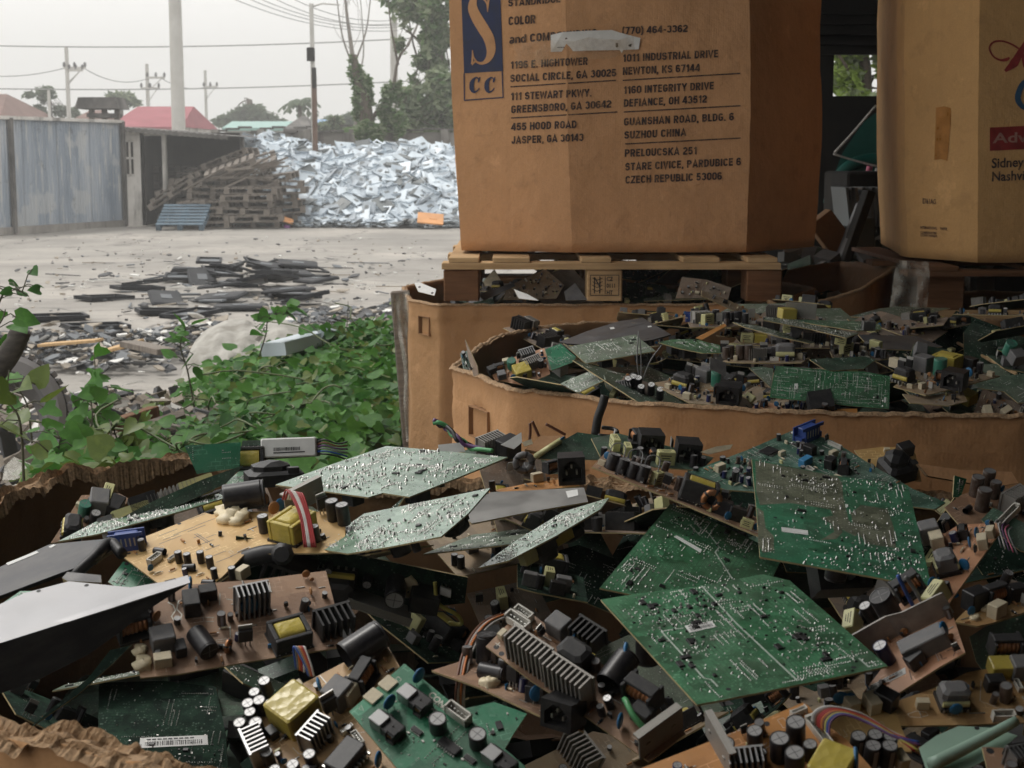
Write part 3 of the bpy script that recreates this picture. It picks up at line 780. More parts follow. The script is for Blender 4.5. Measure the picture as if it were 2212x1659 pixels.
plain('ink_navy', (.022, .032, .085), .6, 0, .3, 30); plain('ink_red', (.24, .022, .02), .6, 0, .3, 30); k = NM('ink_print'); M['ink_print'] = k.set(color=k.mix(k.vramp(k.noise(70, 5, .7), .48, .7, .08, .75), (.04, .036, .045), (.36, .215, .115)), rough=.8, spec=.2)
plain('ink_blue', (.03, .085, .16), .6, 0, .3, 30); plain('ink_faint', (.36, .19, .15), .65, 0, .3, 60); plain('tape_brown', (.42, .19, .05), .35, 0, .2, 30)
def big_box():
    YF = 4.74
    z0 = atY(1300, 545, YF).z
    a, b, c = atY(1000, 548, YF + .10), atY(1236, 546, YF - .01), atY(1612, 541, YF)
    prof = [(a.x, a.y), (b.x, b.y), (c.x, c.y), (c.x + .26, c.y + .30), (c.x + .22, c.y + .9), (a.x + .1, a.y + 1.0), (a.x - .02, a.y + .75)]
    e, o = surf_box('cardboard_box', 'tall brown box with navy address printing and a torn white label, on a wooden pallet', prof, z0, 2.36, 'cardboard', 2, bulge=.035, lean=(-.028, -.01))
    w = Wrap(o)
    K = k7
    L = []
    def t(body, u0, v0, u1, v1, h, bold=.022):
        x0, y0 = K(u0, v0); x1, y1 = K(u1, v1); L.append(px_caps(body, x0, y0, x1, y1, h * .36))
    t('STANDRIDGE', 468, 40, 782, 14, 44); t('COLOR', 470, 152, 632, 140, 52); t('and COMPOUNDING', 476, 262, 1000, 222, 50)
    t('(770) 464-3362', 1152, 206, 1545, 192, 44)
    t('1196 E. HIGHTOWER', 482, 414, 946, 388, 46); t('SOCIAL CIRCLE, GA 30025', 480, 494, 1116, 458, 46)
    t('111 STEWART PKWY.', 484, 602, 968, 578, 46); t('GREENSBORO, GA 30642', 486, 680, 1086, 646, 46)
    t('455 HOOD ROAD', 487, 784, 878, 768, 46); t('JASPER, GA 30143', 488, 864, 920, 846, 46)
    t('1011 INDUSTRIAL DRIVE', 1156, 372, 1728, 344, 46); t('NEWTON, KS 67144', 1156, 450, 1618, 428, 46)
    t('1160 INTEGRITY DRIVE', 1160, 564, 1702, 536, 46); t('DEFIANCE, OH 43512', 1162, 642, 1660, 616, 46)
    t('GUANSHAN ROAD, BLDG. 6', 1163, 754, 1822, 722, 46); t('SUZHOU CHINA', 1165, 834, 1536, 816, 46)
    t('PRELOUCSKA 251', 1168, 942, 1600, 926, 46); t('STARE CIVICE, PARDUBICE 6', 1170, 1024, 1864, 992, 46); t('CZECH REPUBLIC 53006', 1172, 1102, 1750, 1078, 46)
    for l_ in L: w.marks('address_lettering', l_, 'ink_print', e)
    L = []
    for a_ in ((482, 521, 1116, 482), (486, 708, 1124, 672), (1156, 482, 1862, 440), (1162, 672, 1862, 634), (1170, 864, 1864, 828)):
        x0, y0 = K(a_[0], a_[1]); x1, y1 = K(a_[2], a_[3]); L.append(px_line(x0, y0, x1, y1, 2.6))
    w.marks('ruled_line', L, 'ink_print', e)
    # emblem: navy block with a letter S reversed out, letters CC below in a ruled frame
    def grid(u0, u1, v0, v1, sl, n=10, mrows=10):
        vs, fs = [], []
        for j in range(mrows + 1):
            for i in range(n + 1):
                u = u0 + (u1 - u0) * i / n + (j / mrows) * sl; v = v0 + (v1 - v0) * j / mrows - (i / n) * 14
                vs.append(K(u, v))
        for j in range(mrows):
            for i in range(n): a = j * (n + 1) + i; fs.append((a, a + 1, a + n + 2, a + n + 1))
        return vs, fs
    L = [grid(186, 420, -60, 440, 18)]
    for q in ((204, 438, 206, 604), (432, 424, 438, 586), (206, 602, 440, 584)):
        x0, y0 = K(q[0], q[1]); x1, y1 = K(q[2], q[3])
        L.append(px_line(x0, y0, x1, y1, 2.6) if abs(x1 - x0) > abs(y1 - y0) else ([(x0 - 1.2, y0), (x0 + 1.2, y0), (x1 + 1.2, y1), (x1 - 1.2, y1)], [(0, 1, 2, 3)]))
    def letter(pts, ws, k=7):
        c = curve2([K(*p) for p in pts], k); W = []
        for i in range(len(c)):
            f = i / (len(c) - 1) * (len(ws) - 1); j = min(int(f), len(ws) - 2); W.append((ws[j] + (ws[j + 1] - ws[j]) * (f - j)) * .36)
        return px_ribbon(c, W)
    for ox in (0, 90):
        L.append(letter([(292 + ox, 478), (282 + ox, 466), (268 + ox, 470), (252 + ox, 495), (250 + ox, 530), (262 + ox, 552), (282 + ox, 545), (296 + ox, 528)], [6, 8, 12, 26, 28, 14, 8, 5]))
        L.append(letter([(300 + ox, 462), (292 + ox, 484), (288 + ox, 496)], [6, 12, 4], 3))
    w.marks('emblem_block', L, 'ink_navy', e)
    L = [letter([(346, 72), (340, 20), (318, -8), (290, -20), (262, 0), (256, 50), (282, 110), (318, 170), (352, 230), (366, 300), (350, 352), (318, 378), (284, 374), (262, 345), (254, 300)], [6, 9, 12, 20, 40, 58, 66, 68, 64, 54, 36, 18, 12, 9, 6]),
         letter([(352, -30), (348, 30), (345, 70)], [14, 10, 4], 4), letter([(254, 300), (254, 350), (252, 385)], [4, 10, 14], 4), letter([(252, 392), (266, 372), (284, 370)], [4, 12, 4], 4)]
    w.marks('emblem_letter', L, 'cardboard', e, .003)
    # torn label held by tape
    vs = []
    lab = [[(724, 210), (800, 192), (950, 184), (950, 304), (724, 312)], [(950, 184), (1092, 180), (1140, 196), (1138, 300), (950, 304)], [(1140, 196), (1200, 212), (1262, 228), (1252, 296), (1160, 300)], [(1140, 196), (1160, 300), (1150, 318), (1138, 300)]]
    vs_, fs_ = [], []
    for P in lab: fs_.append(tuple(range(len(vs_), len(vs_) + len(P)))); vs_ += [K(*p) for p in P]
    w.marks('torn_label', [(vs_, fs_)], 'paper_white', e, .006)
    w.marks('label_print', [px_poly([K(*p) for p in ((764, 283), (808, 281), (808, 285), (764, 287))]), px_poly([K(*p) for p in ((1114, 258), (1128, 258), (1128, 284), (1114, 284))]), px_poly([K(*p) for p in ((1190, 268), (1212, 262), (1206, 280), (1192, 280))])], 'ink', e, .0075)
    vs, fs = [], []
    for i in range(9):
        vs += [K(500 + i * 90, 250 + 12 * math.sin(i * 2.1) - i * 3), K(510 + i * 90, 400 - i * 10 + 14 * math.sin(i * 1.3))]
    w.marks('clear_tape', [(vs, [(2 * i, 2 * i + 1, 2 * i + 3, 2 * i + 2) for i in range(8)])], 'clear_tape', e, .009)
    return e
big_box()
def right_box():
    a, b, c, d = atY(1948, 540, 4.95), atY(1962, 548, 4.86), atY(2112, 567, 4.62), atY(2330, 575, 4.60)
    z0 = c.z
    prof = [(a.x, a.y), (b.x, b.y), (c.x, c.y), (d.x, d.y), (d.x + .4, d.y + .4), (d.x + .3, d.y + 1.0), (a.x + .1, a.y + .7)]
    e, o = surf_box('cardboard_box', 'tall yellowish box with red script and a red banner, cut off by the right edge', prof, z0, 2.4, 'cardboard_yellow', 6, bulge=.05, lean=(-.035, -.01))
    w = Wrap(o); K = k3
    def rib(pts, ws, k=6):
        c = curve2([K(*p) for p in pts], k); W = []
        for i in range(len(c)):
            f = i / (len(c) - 1) * (len(ws) - 1); j = min(int(f), len(ws) - 2); W.append((ws[j] + (ws[j + 1] - ws[j]) * (f - j)) * .4265)
        return px_ribbon(c, W)
    L = [rib([(1068, 292), (1050, 302), (1020, 304), (985, 285), (966, 245), (985, 214), (1030, 208), (1080, 225), (1130, 255), (1180, 262)], [10, 18, 10, 8, 9, 9, 9, 9, 8, 6]),
         rib([(1045, 360), (1090, 320), (1120, 270), (1160, 200)], [14, 44, 34, 20]), rib([(1130, 262), (1150, 330), (1180, 360)], [10, 30, 20])]
    w.marks('script_letter', L, 'ink_red', e)
    w.marks('round_letter', [rib([(1190, 400), (1140, 420), (1114, 470), (1112, 510), (1140, 545), (1190, 560)], [10, 28, 30, 30, 22, 10])], 'ink_blue', e)
    vs, fs = [], []
    for i in range(9):
        vs += [K(968 + i * 40, 646 - i * 2), K(968 + i * 40, 764 - i * 2)]
    w.marks('banner', [(vs, [(2 * i, 2 * i + 1, 2 * i + 3, 2 * i + 2) for i in range(8)])], 'ink_red', e)
    def t(body, u0, v0, u1, v1, h, bold=.02, sl=0):
        x0, y0 = K(u0, v0); x1, y1 = K(u1, v1); return px_text(body, x0, y0, x1, y1, h * .4265, bold)
    w.marks('banner_lettering', [t('Adv', 985, 724, 1160, 718, 52)], 'ink_faint', e, .003)
    w.marks('town_lettering', [t('Sidney,', 975, 850, 1150, 842, 50), t('Nashville', 975, 918, 1200, 908, 50)], 'ink_print', e)
    w.marks('small_print', [t('E761AG', 626, 1030, 694, 1034, 26), t('INTERNATIONAL', 615, 1158, 700, 1163, 14), t('PAPER', 716, 1164, 752, 1166, 14), t('CORRUGATED', 615, 1182, 698, 1187, 12), t('CONTAINER', 615, 1196, 702, 1202, 12)], 'ink_print', e)
    w.marks('brown_tape', [([K(694, 545), K(735, 538), K(771, 548), K(768, 640), K(760, 730), K(752, 814), K(720, 805), K(686, 810), K(690, 720), K(693, 630)], [(0, 1, 2, 3, 9 - 0), (9, 3, 4, 8), (8, 4, 5, 6, 7)])], 'tape_brown', e, .0025)
    return e
right_box()

# ------------------------------------------------------------------ pallets
def pallet_front():
    Y = 4.64
    o = atY(958, 650, Y); zt = atY(958, 556, Y).z; zb = o.z; xl, xr = atY(958, 600, Y).x, atY(1690, 600, Y).x
    e = empty('wooden_pallet', Tr(xl, Y, zb), 'pale wooden pallet with a stamped centre block, under the tall address box', 'pallet')
    W_ = xr - xl; D = 1.0; H = zt - zb
    for xx in (.0, .31, .64, .97):
        for yy in (0, .44, .88):
            if xx == .31: continue
            m = MB(); w = .105
            cx = min(max(xx * W_ + (0 if xx else 0), w / 2), W_ - w / 2) if xx != .64 else (1306 - 958) / (1690 - 958) * W_
            m.bbox((cx, yy + .06, H * .36), (w, .12, H * .72), .004)
            b = m.build('block', 'wood_pale' if (xx == .64 and yy == 0) else 'wood_dark', e)
    for yy in (0, .44, .88):
        m = MB(); m.bbox((W_ * .495, yy + .045, H * .80), (W_, .10, H * .15), .002); m.build('stringer_board', 'wood_pale', e)
        m = MB(); m.bbox((W_ * .5, yy + .06, H * .035), (W_, .1, H * .07), .002)
        if yy: m.build('bottom_board', 'wood_dark', e)
    for i, f in enumerate((.06, .20, .45, .49 + .27, .94)):
        m = MB(); m.bbox((f * W_, D / 2, H * .94), (.09 + .02 * (i % 2), D, H * .11), .002); m.build('deck_board', 'wood_pale', e)
    # stamp on the centre block: three characters rows beside a wheat-ear mark, in a frame
    vs = []; m = MB()
    cx = (1306 - 958) / (1690 - 958) * W_; hw = .04; y = -.0012
    def q(x0, z0, x1, z1, t=.002):
        d = Vector((x1 - x0, 0, z1 - z0)); L = d.length; d.normalize(); n = Vector((-d.z, 0, d.x)) * t / 2
        a, b = Vector((cx + x0, y, H * .36 + z0)), Vector((cx + x1, y, H * .36 + z1)); m.add([a - n, b - n, b + n, a + n], [(0, 1, 2, 3)])
    for s_ in ((-.042, -.03, .042, -.03), (-.042, .03, .042, .03), (-.042, -.03, -.042, .03), (.042, -.03, .042, .03), (.002, -.026, .002, .026)): q(*s_)
    q(-.03, -.024, -.03, .024, .003); q(-.014, -.024, -.014, .026, .003); q(-.03, .024, -.014, -.005, .003)
    for i in range(4):
        zz = -.018 + i * .011; q(-.022, zz, -.036, zz + .007); q(-.022, zz, -.006, zz + .007)
    for i, tx in enumerate(('CZ', '0111', 'HT')):
        vs, fs = text_mesh(tx, .017, .8, .0004); m.add([(cx + .006 + v.x, y, H * .36 + .013 - i * .02 + v.y) for v in vs], fs)
    m.build('stamp', 'ink', e)
pallet_front()
def pallet_right():
    Y = 4.58; zb = 1.13; zt = atY(2112, 575, Y).z
    xl = atY(1960, 600, Y).x
    e = empty('wooden_pallet', Tr(xl, Y, zb), 'shadowed wooden pallet under the red-lettered box at the right edge', 'pallet')
    H = zt - zb
    for x in (.08, .9):
        for y in (.06, .5): m = MB(); m.bbox((x + .05, y + .06, H * .4), (.11, .12, H * .8), .003); m.build('block', 'wood_dark', e)
    for y in (.0, .45): m = MB(); m.bbox((.6, y + .05, H * .86), (1.2, .1, H * .1), .002); m.build('stringer_board', 'wood_dark', e)
    for x in (.1, .4, .7, 1.): m = MB(); m.bbox((x, .5, H * .955), (.1, 1.0, H * .08), .002); m.build('deck_board', 'wood_dark', e)
    m = MB(); m.bbox((.7, -.02, .012), (1.3, .14, .024), .002, 0, Rx(R(-8))); m.build('bottom_board', 'wood_pale', e)
pallet_right()
# film hanging from the right pallet
def film_strip(name, label, outline, Y, mat, seed, amp=.02):
    """outline: left edge and right edge picture points from top to bottom"""
    m = MB(); n, k = 14, 8
    rnd = random.Random(seed)
    Lf = curve2(outline[0], 6); Rt = curve2(outline[1], 6); n = min(len(Lf), len(Rt))
    base = atY(*Lf[-1], Y)
    for i in range(n):
        for j in range(k + 1):
            f = j / k; x = Lf[i][0] + (Rt[i][0] - Lf[i][0]) * f; y = Lf[i][1] + (Rt[i][1] - Lf[i][1]) * f
            p = atY(x, y, Y + amp * noise.noise(Vector((f * 5 + seed, i * .25, seed))) * 2 + amp * .6 * math.sin(f * 11 + i * .2))
            m.v.append(tuple(p - base))
    for i in range(n - 1):
        for j in range(k): a = i * (k + 1) + j; m.f.append((a, a + 1, a + k + 2, a + k + 1)); m.m.append(0); m.sm.append(True)
    o = m.build(name, mat, None, Matrix.Translation(base)); tag(o, label, 'plastic film')
    return o
film_strip('stretch_film', 'milky strip of stretch film hanging from the right pallet', ([(1938, 562), (1930, 600), (1924, 650), (1915, 688)], [(2006, 566), (2008, 600), (2004, 650), (1998, 690)]), 4.5, 'stretch_film', 3)
film_strip('stretch_film', 'torn stretch film hanging down the left side of the bin under the wooden pallet', ([(846, 640), (856, 700), (872, 800), (872, 880), (878, 955)], [(885, 630), (892, 720), (905, 800), (925, 880), (930, 955)]), 4.9, 'stretch_film', 5, .03)
def stick(name, label, cat, a, b, w, d, mat, bev=.004, group=None):
    a, b = Vector(a), Vector(b); z = (b - a); L = z.length; z.normalize(); y = Vector((0, 1, 0)); x = y.cross(z).normalized(); y = z.cross(x)
    m = MB(); m.bbox((0, 0, L / 2), (w, d, L), bev)
    o = m.build(name, mat, None, Matrix(((x.x, y.x, z.x, a.x), (x.y, y.y, z.y, a.y), (x.z, y.z, z.z, a.z), (0, 0, 0, 1)))); return tag(o, label, cat, group)
stick('timber_board', 'weathered grey board standing upright behind torn film at the bin corner', 'board', atY(900, 1080, 5.0), atY(864, 628, 5.0), .06, .03, 'wood_grey')

# ------------------------------------------------------------------ dim clutter between the tall boxes
def clutter():
    Y = 8.2
    e = empty('green_machine', atY(1850, 440, Y), 'dark green machine housing with a round rim, in the gloom between the tall boxes', 'machine')
    o0 = e.matrix_world.inverted()
    m = MB(); P = [(1785, 440), (1795, 395), (1820, 330), (1866, 262), (1905, 235), (2010, 250), (2010, 440)]
    vs = [o0 @ atY(x, y, Y) for x, y in P] + [o0 @ atY(x, y, Y + .5) for x, y in P]; n = len(P)
    m.add(vs, [tuple(range(n - 1, -1, -1)), tuple(range(n, 2 * n))] + [(i, (i + 1) % n, n + (i + 1) % n, n + i) for i in range(n)])
    m.build('housing', 'machine_green', e)
    m = MB(); c = [(1790 + 0, 440), (1800, 400), (1830, 362), (1870, 345), (1920, 342)]
    m.tube([o0 @ Vector(atY(x, y, Y - .03)) for x, y in curve2(c)], .03, 8); m.build('rim', 'machine_green', e)
    m = MB(); p = o0 @ Vector(atY(1850, 385, Y - .02)); m.cyl(p, p + Vector((0, .03, 0)), .035, n=14); m.build('hole', 'ink', e)
    def line(name, label, pts, r, mat, Yy):
        m = MB(); W0 = Vector(atY(*pts[0], Yy)); m.tube([Vector(atY(x, y, Yy)) - W0 for x, y in curve2(pts, 6)], r, 6)
        tag(m.build(name, mat, None, Matrix.Translation(W0)), label, 'string')
    line('string', 'pale string sagging across the dark gap between the tall boxes', [(1800, 332), (1840, 345), (1905, 362)], .005, 'wire_white', 7.2)
    line('cord', 'white cord slanting up past the green machine housing', [(1803, 330), (1840, 290), (1893, 228)], .007, 'wire_white', 7.3)
    line('ribbon', 'pink ribbon dangling from the string between the tall boxes', [(1879, 359), (1877, 375), (1881, 396)], .014, 'wire_pink', 7.18)
    line('rag_strip', 'white rag strip dangling beside the pink ribbon', [(1898, 364), (1894, 382), (1902, 400)], .014, 'wire_white', 7.18)
    rnd = random.Random(4)
    e = empty('panel_stack', atY(1850, 460, 6.6), 'row of thin grey and white panels leaning together behind the right tall box', 'panel stack')
    i0 = e.matrix_world.inverted()
    for i in range(11):
        p = i0 @ Vector(atY(1818 + i * 7, 445, 6.6)); m = MB()
        m.box((0, 0, 0), (.012, .3, .16), 0, Matrix.Translation(p) @ Ry(R(rnd.uniform(-12, 4)))); m.build('panel', rnd.choice(['panel_dark', 'grey_plastic', 'wood_grey']), e)
    for i, (x, y, a, mt, lab) in enumerate(((1850, 490, 18, 'steel_dark', 'dark flat panel tilted behind the sagging bin'), (1838, 500, 20, 'grey_plastic', 'pale narrow panel leaning right of the dark panel'), (1864, 510, -4, 'panel_dark', 'small upright finned metal piece among leaning panels'), (1790, 500, -38, 'cardboard_inside', 'loose cardboard flap by the tall address box corner'))):  # dark materials picked so the gloom is in the colour
        p = atY(x, y, 5.9 + .05 * i); m = MB(); m.bbox((0, 0, 0), ((.03, .022, .07, .1)[i], .10, (.28, .22, .14, .14)[i]), .003)
        tag(m.build(('panel', 'panel', 'finned_block', 'cardboard_flap')[i], mt, None, Matrix.Translation(p) @ Ry(R(a))), lab, ('panel', 'panel', 'metal block', 'cardboard')[i])
    m = MB()
    for i in range(240):
        a_ = rnd.uniform(.02, .14); m.box((0, 0, 0), (a_, rnd.uniform(.02, .1), rnd.uniform(.004, .05)), rnd.randrange(4), Tr(rnd.uniform(1.05, 1.75), rnd.uniform(5.75, 6.5), rnd.uniform(1.0, 1.24)) @ Rz(rnd.uniform(0, 6)) @ Rx(R(rnd.gauss(0, 35))) @ Ry(R(rnd.gauss(0, 35))))
    tag(m.build('scrap', ['grey_plastic', 'pcb_dark', 'panel_dark', 'wood_grey']), 'dim mixed scrap behind the sagging bin', 'scrap', kind='stuff')
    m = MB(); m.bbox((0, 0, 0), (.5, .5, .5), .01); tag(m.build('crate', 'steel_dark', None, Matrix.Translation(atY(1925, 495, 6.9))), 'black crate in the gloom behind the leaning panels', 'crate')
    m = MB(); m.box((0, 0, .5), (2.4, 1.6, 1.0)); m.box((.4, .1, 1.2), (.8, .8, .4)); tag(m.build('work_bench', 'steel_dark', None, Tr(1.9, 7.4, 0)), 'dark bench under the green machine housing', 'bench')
clutter()
# ------------------------------------------------------------------ far side of the yard
def ground_hit(px, py): return atZ(px, py, 0.0)
def fence():
    A, B = ground_hit(-60, 510), ground_hit(268, 488); d = (B - A); L = d.length; d.normalize(); n = Vector((d.y, -d.x, 0))
    H = 2.42
    e = empty('sheet_metal_fence', Matrix(((d.x, -n.x, 0, A.x), (d.y, -n.y, 0, A.y), (0, 0, 1, 0), (0, 0, 0, 1))), 'faded blue grey sheet metal fence at the left edge of the yard', 'fence')
    np_ = 9
    for i in range(np_):
        m = MB(); w = L / np_; k = 14; vs = []
        for j in range(k + 1):
            x = i * w - .04 + (w + .08) * j / k; y = -.012 * (1 if j % 2 else -1) - .02 * (i % 2) - (.0)
            vs += [(x, y, .03 + .03 * (i % 3)), (x, y, H - .03)]
        m.add(vs, [(2 * j, 2 * j + 2, 2 * j + 3, 2 * j + 1) for j in range(k)]); m.build('sheet', 'fence_paint', e)
    m = MB(); m.box((L / 2, -.05, H), (L, .12, .07)); m.build('top_rail', 'plaster', e)
    m = MB(); m.box((L / 2, -.03, .06), (L, .1, .16)); m.build('kerb', 'old_concrete', e)
    for f in (.235, .99): m = MB(); m.box((L * f, -.09, H / 2), (.08, .09, H)); m.build('post', 'roof_sheet', e)
fence()
def wall_house():
    # white outbuilding with a dark doorway and a dirty roof
    Y = 37.5; a = atY(268, 488, Y); b = atY(352, 488, Y); c = atY(482, 488, Y + 3)
    e = empty('outbuilding', Tr(a.x, Y, 0), 'stained white outbuilding with a small window and dark doorway beside the fence', 'building')
    H = 2.25; W1 = b.x - a.x
    def X(px): return atY(px, 400, Y).x - a.x
    m = MB(); w = lambda x0, x1, z0, z1, t=.15: m.box(((x0 + x1) / 2, t / 2, (z0 + z1) / 2), (x1 - x0, t, z1 - z0))
    w(0, X(272), 0, H); w(X(272), X(292), 0, 1.15); w(X(272), X(292), 2.0, H); w(X(292), X(312), 0, H); w(X(312), X(352), 2.1, H); w(X(352), X(360), 0, H)
    m.build('wall', 'plaster', e)
    m = MB()
    for i in range(3): m.box(((X(272) + X(292)) / 2, .03, 1.18 + i * .4), (X(292) - X(272), .05, .05))
    for i in range(3): m.box((X(272 + i * 10), .03, 1.58), (.04, .05, .85))
    m.build('window', 'plaster', e)
    m = MB(); m.box((X(334), 2.0, 1.1), (3.4, .1, 2.2)); m.box((X(310), 1.0, 1.1), (.1, 2.0, 2.2)); m.build('dark_interior', 'steel_dark', e)  # near-black panels painted to give the doorway its shade
    m = MB(); m.box((X(415), 2.6, 1.05), (X(500) - X(352), .15, 2.1)); m.build('rear_wall', 'old_concrete', e)
    m = MB(); vs = []; n = 40; x0, x1 = -.25, X(500)
    for i in range(n + 1):
        x = x0 + (x1 - x0) * i / n; z = H + .10 - .22 * max(0, (i / n)) + (.025 if i % 2 else 0)
        vs += [(x, -.35, z - .04), (x, 4.5, z - .02), (x, -.35, z - .14)]
    m.add(vs, [f for i in range(n) for f in ((3 * i, 3 * i + 3, 3 * i + 4, 3 * i + 1), (3 * i, 3 * i + 2, 3 * i + 5, 3 * i + 3))]); m.build('roof', 'roof_sheet', e)
    # raised dark roof lantern behind
    m = MB(); p = atY(228, 262, 40); q = atY(228, 222, 40)
    x0, x1 = atY(190, 250, 40).x - a.x, atY(262, 250, 40).x - a.x
    for xx in (x0 + .1, (x0 + x1) / 2, x1 - .1): m.box((xx, 2.5, (p.z + q.z) / 2 - .6), (.12, .12, q.z - p.z + 1.2))
    m.box(((x0 + x1) / 2, 2.6, p.z - .5), (x1 - x0 - .3, .1, .9)); m.build('roof_frame', 'wood_grey', e)
    m = MB(); m.box(((x0 + x1) / 2 - .05, 2.5, q.z - .02), (x1 - x0 + .25, 1.2, .28), taper=.85); m.box(((x0 + x1) / 2, 2.5, q.z - .32), (x1 - x0 - .2, 1., .1)); m.build('upper_roof', 'roof_sheet', e)
wall_house()
def yard_wall():
    Y = 43
    a, b = atY(470, 400, Y), atY(1060, 400, Y)
    e = empty('yard_wall', Tr(a.x, Y, 0), 'weathered concrete block wall behind the heap of grey panels', 'wall')
    L = b.x - a.x; z1 = atY(600, 286, Y).z
    m = MB(); m.box((L / 2, 0, z1 / 2), (L, .16, z1)); m.build('block_work', 'old_concrete', e)
    for i in range(7): m = MB(); m.box((L * i / 6, -.1, z1 / 2 + .04), (.2, .2, z1 + .08)); m.build('pillar', 'old_concrete', e)
    m = MB()
    for i in range(24):
        m.box((L * (i + .5) / 24, -.02, z1 + .04 + .05 * ((i * 7) % 3)), (L / 24 * 1.05, .35, .05), 0, Ry(R((i * 37) % 7 - 3) * .3))
    m.build('coping', 'roof_sheet', e)
yard_wall()

def gable(name, label, x0, x1, Y, zr, ze, depth, roof, wallm='plaster', hip=.0):
    a, b = atY(x0, 300, Y), atY(x1, 300, Y); W_ = b.x - a.x
    e = empty(name, Tr(a.x, Y, 0), label, 'house')
    m = MB(); m.box((W_ / 2, depth / 2, ze / 2), (W_ * .94, depth * .9, ze)); m.build('wall', wallm, e)
    m = MB(); h = W_ * hip
    m.add([(0, 0, ze), (W_, 0, ze), (W_ - h, depth / 2, zr), (h, depth / 2, zr), (0, depth, ze), (W_, depth, ze), (0, 0, ze - .15), (W_, 0, ze - .15)],
          [(0, 1, 2, 3), (5, 4, 3, 2), (0, 3, 4), (1, 5, 2), (6, 7, 1, 0)]); m.build('roof', roof, e)
    m = MB()
    pass
    for i in range(3): m = MB(); m.box((W_ * (.2 + .3 * i), .1, ze * .55), (W_ * .1, .5, ze * .35)); m.build('window', 'steel_dark', e)
gable('house', 'distant house with a pinkish red roof behind the thick white pole', 232, 392, 62, atY(330, 230, 66).z, atY(330, 274, 62).z, 8, 'tile_red', hip=.1)
gable('house', 'distant house with a brown hipped roof above the blue grey fence', -190, -2, 70, atY(5, 203, 76).z, atY(60, 262, 70).z, 12, 'tile_brown', hip=.38)
gable('house', 'small distant house with a dull brown roof left of the dark roof frame', 150, 205, 75, atY(180, 238, 78).z, atY(180, 262, 75).z, 6, 'tile_brown', hip=.2)
gable('shed', 'distant low shed with a teal roof edge behind the yard wall', 480, 615, 80, atY(540, 262, 83).z, atY(540, 276, 80).z, 6, 'roof_teal')
gable('shed', 'distant low shed with a bright blue roof right of the palm', 660, 722, 85, atY(690, 258, 88).z, atY(690, 275, 85).z, 6, 'roof_blue')
gable('hut', 'distant hut with a pointed grey thatched roof below the palm', 612, 672, 60, atY(640, 250, 62).z, atY(640, 278, 60).z, 4, 'roof_sheet', hip=.42)

# ------------------------------------------------------------------ poles and lines
def pole(name, label, px, ytop, Y, r, mat, lean=0., arms=(), extra=None):
    t = atY(px, ytop, Y); e = empty(name, Tr(t.x, Y, 0), label, 'pole')
    m = MB(); m.cyl((0, 0, 0), (lean, 0, t.z), r * 1.15, r * .9, 12); m.build('shaft', mat, e)
    for (ay, xl, xr) in arms:
        z = atY(px, ay, Y).z; a, b = atY(xl, ay, Y).x - t.x, atY(xr, ay, Y).x - t.x
        m = MB(); m.box(((a + b) / 2, -.08, z), (b - a, .09, .11)); m.tube([(0, -.06, z - .7), (b * .8, -.06, z - .05)], .025, 5)
        m.build('crossarm', 'pole_concrete', e)
        for f in (0.03, .5, .97):
            m = MB(); m.lathe([(.0, 0), (.07, 0), (.05, .06), (.09, .08), (.05, .14), (.07, .17), (.0, .24)], 8, mat=Tr(a + (b - a) * f, -.08, z + .05)); m.build('insulator', 'grey_plastic', e)
    if extra: extra(e, t)
pole('concrete_pole', 'thick white concrete pole rising out of the top of the picture', 370, -260, 48, .19, 'pole_concrete')
def transf(e, t):
    m = MB(); z0, z1 = atY(672, 160, 40).z, atY(672, 102, 40).z
    m.bbox((-.05, -.12, (z0 + z1) / 2 + .15), (.19, .16, (z1 - z0) * .5), .02); m.box((.02, -.1, z0 - .1), (.1, .12, .5)); m.build('meter_box', 'steel_dark', e)
    m = MB(); z = atY(672, 14, 40).z; m.tube([(0, 0, z), (.25, -.1, z + .06), (.7, -.2, z + .02)], .02, 6); m.build('lamp_arm', 'pole_concrete', e)
    m = MB(); m.cyl((0, 0, 0), (.0, 0, z0), .075, .07, 10); m.build('rusty_sleeve', 'rust_pole', e)
pole('lamp_pole', 'slim rusty pole with a dark box near its top, standing in the panel heap', 675, 8, 40, .06, 'pole_concrete', -.03, extra=transf)
pole('power_pole', 'far power pole with crossarm and transformers above the fence', 143, 102, 75, .1, 'pole_concrete', arms=((147, 138, 186), (152, 150, 180)))
pole('power_pole', 'far power pole with two crossarms just left of the thick white pole', 317, 138, 82, .1, 'pole_concrete', arms=((168, 318, 357), (191, 305, 345)))
pole('power_pole', 'far thin power pole between the thick white pole and the slim rusty pole', 443, 152, 90, .09, 'pole_concrete', arms=((188, 440, 470),))
pole('post', 'far short white post above the left end of the fence', 105, 195, 60, .06, 'pole_concrete')
pole('power_pole', 'pale pole among the branches left of the tall box', 850, 40, 52, .13, 'pole_concrete')
def wires(name, label, pts0, pts1, Y, sag, r, group):
    m = MB(); a, b = atY(*pts0, Y[0]), atY(*pts1, Y[1]); W0 = a.copy(); P = []
    for i in range(17):
        f = i / 16; p = a.lerp(b, f) - W0; p.z -= sag * 4 * f * (1 - f); P.append(p)
    m.tube(P, r, 5); tag(m.build(name, 'wire_line', None, Matrix.Translation(W0)), label, 'cable', group)
G = 'power lines across the sky'
wires('power_line', 'thick low power line crossing the sky above the far poles, upper of two', (-80, 97), (900, 82), (60, 60), .18, .024, G)
wires('power_line', 'thin power line crossing just above the distant roofs', (-80, 190), (1000, 168), (75, 75), .25, .03, G)
wires('power_line', 'faint power line sloping down to the far crossarm pole from the left edge', (-80, 158), (140, 147), (75, 75), .25, .022, G)
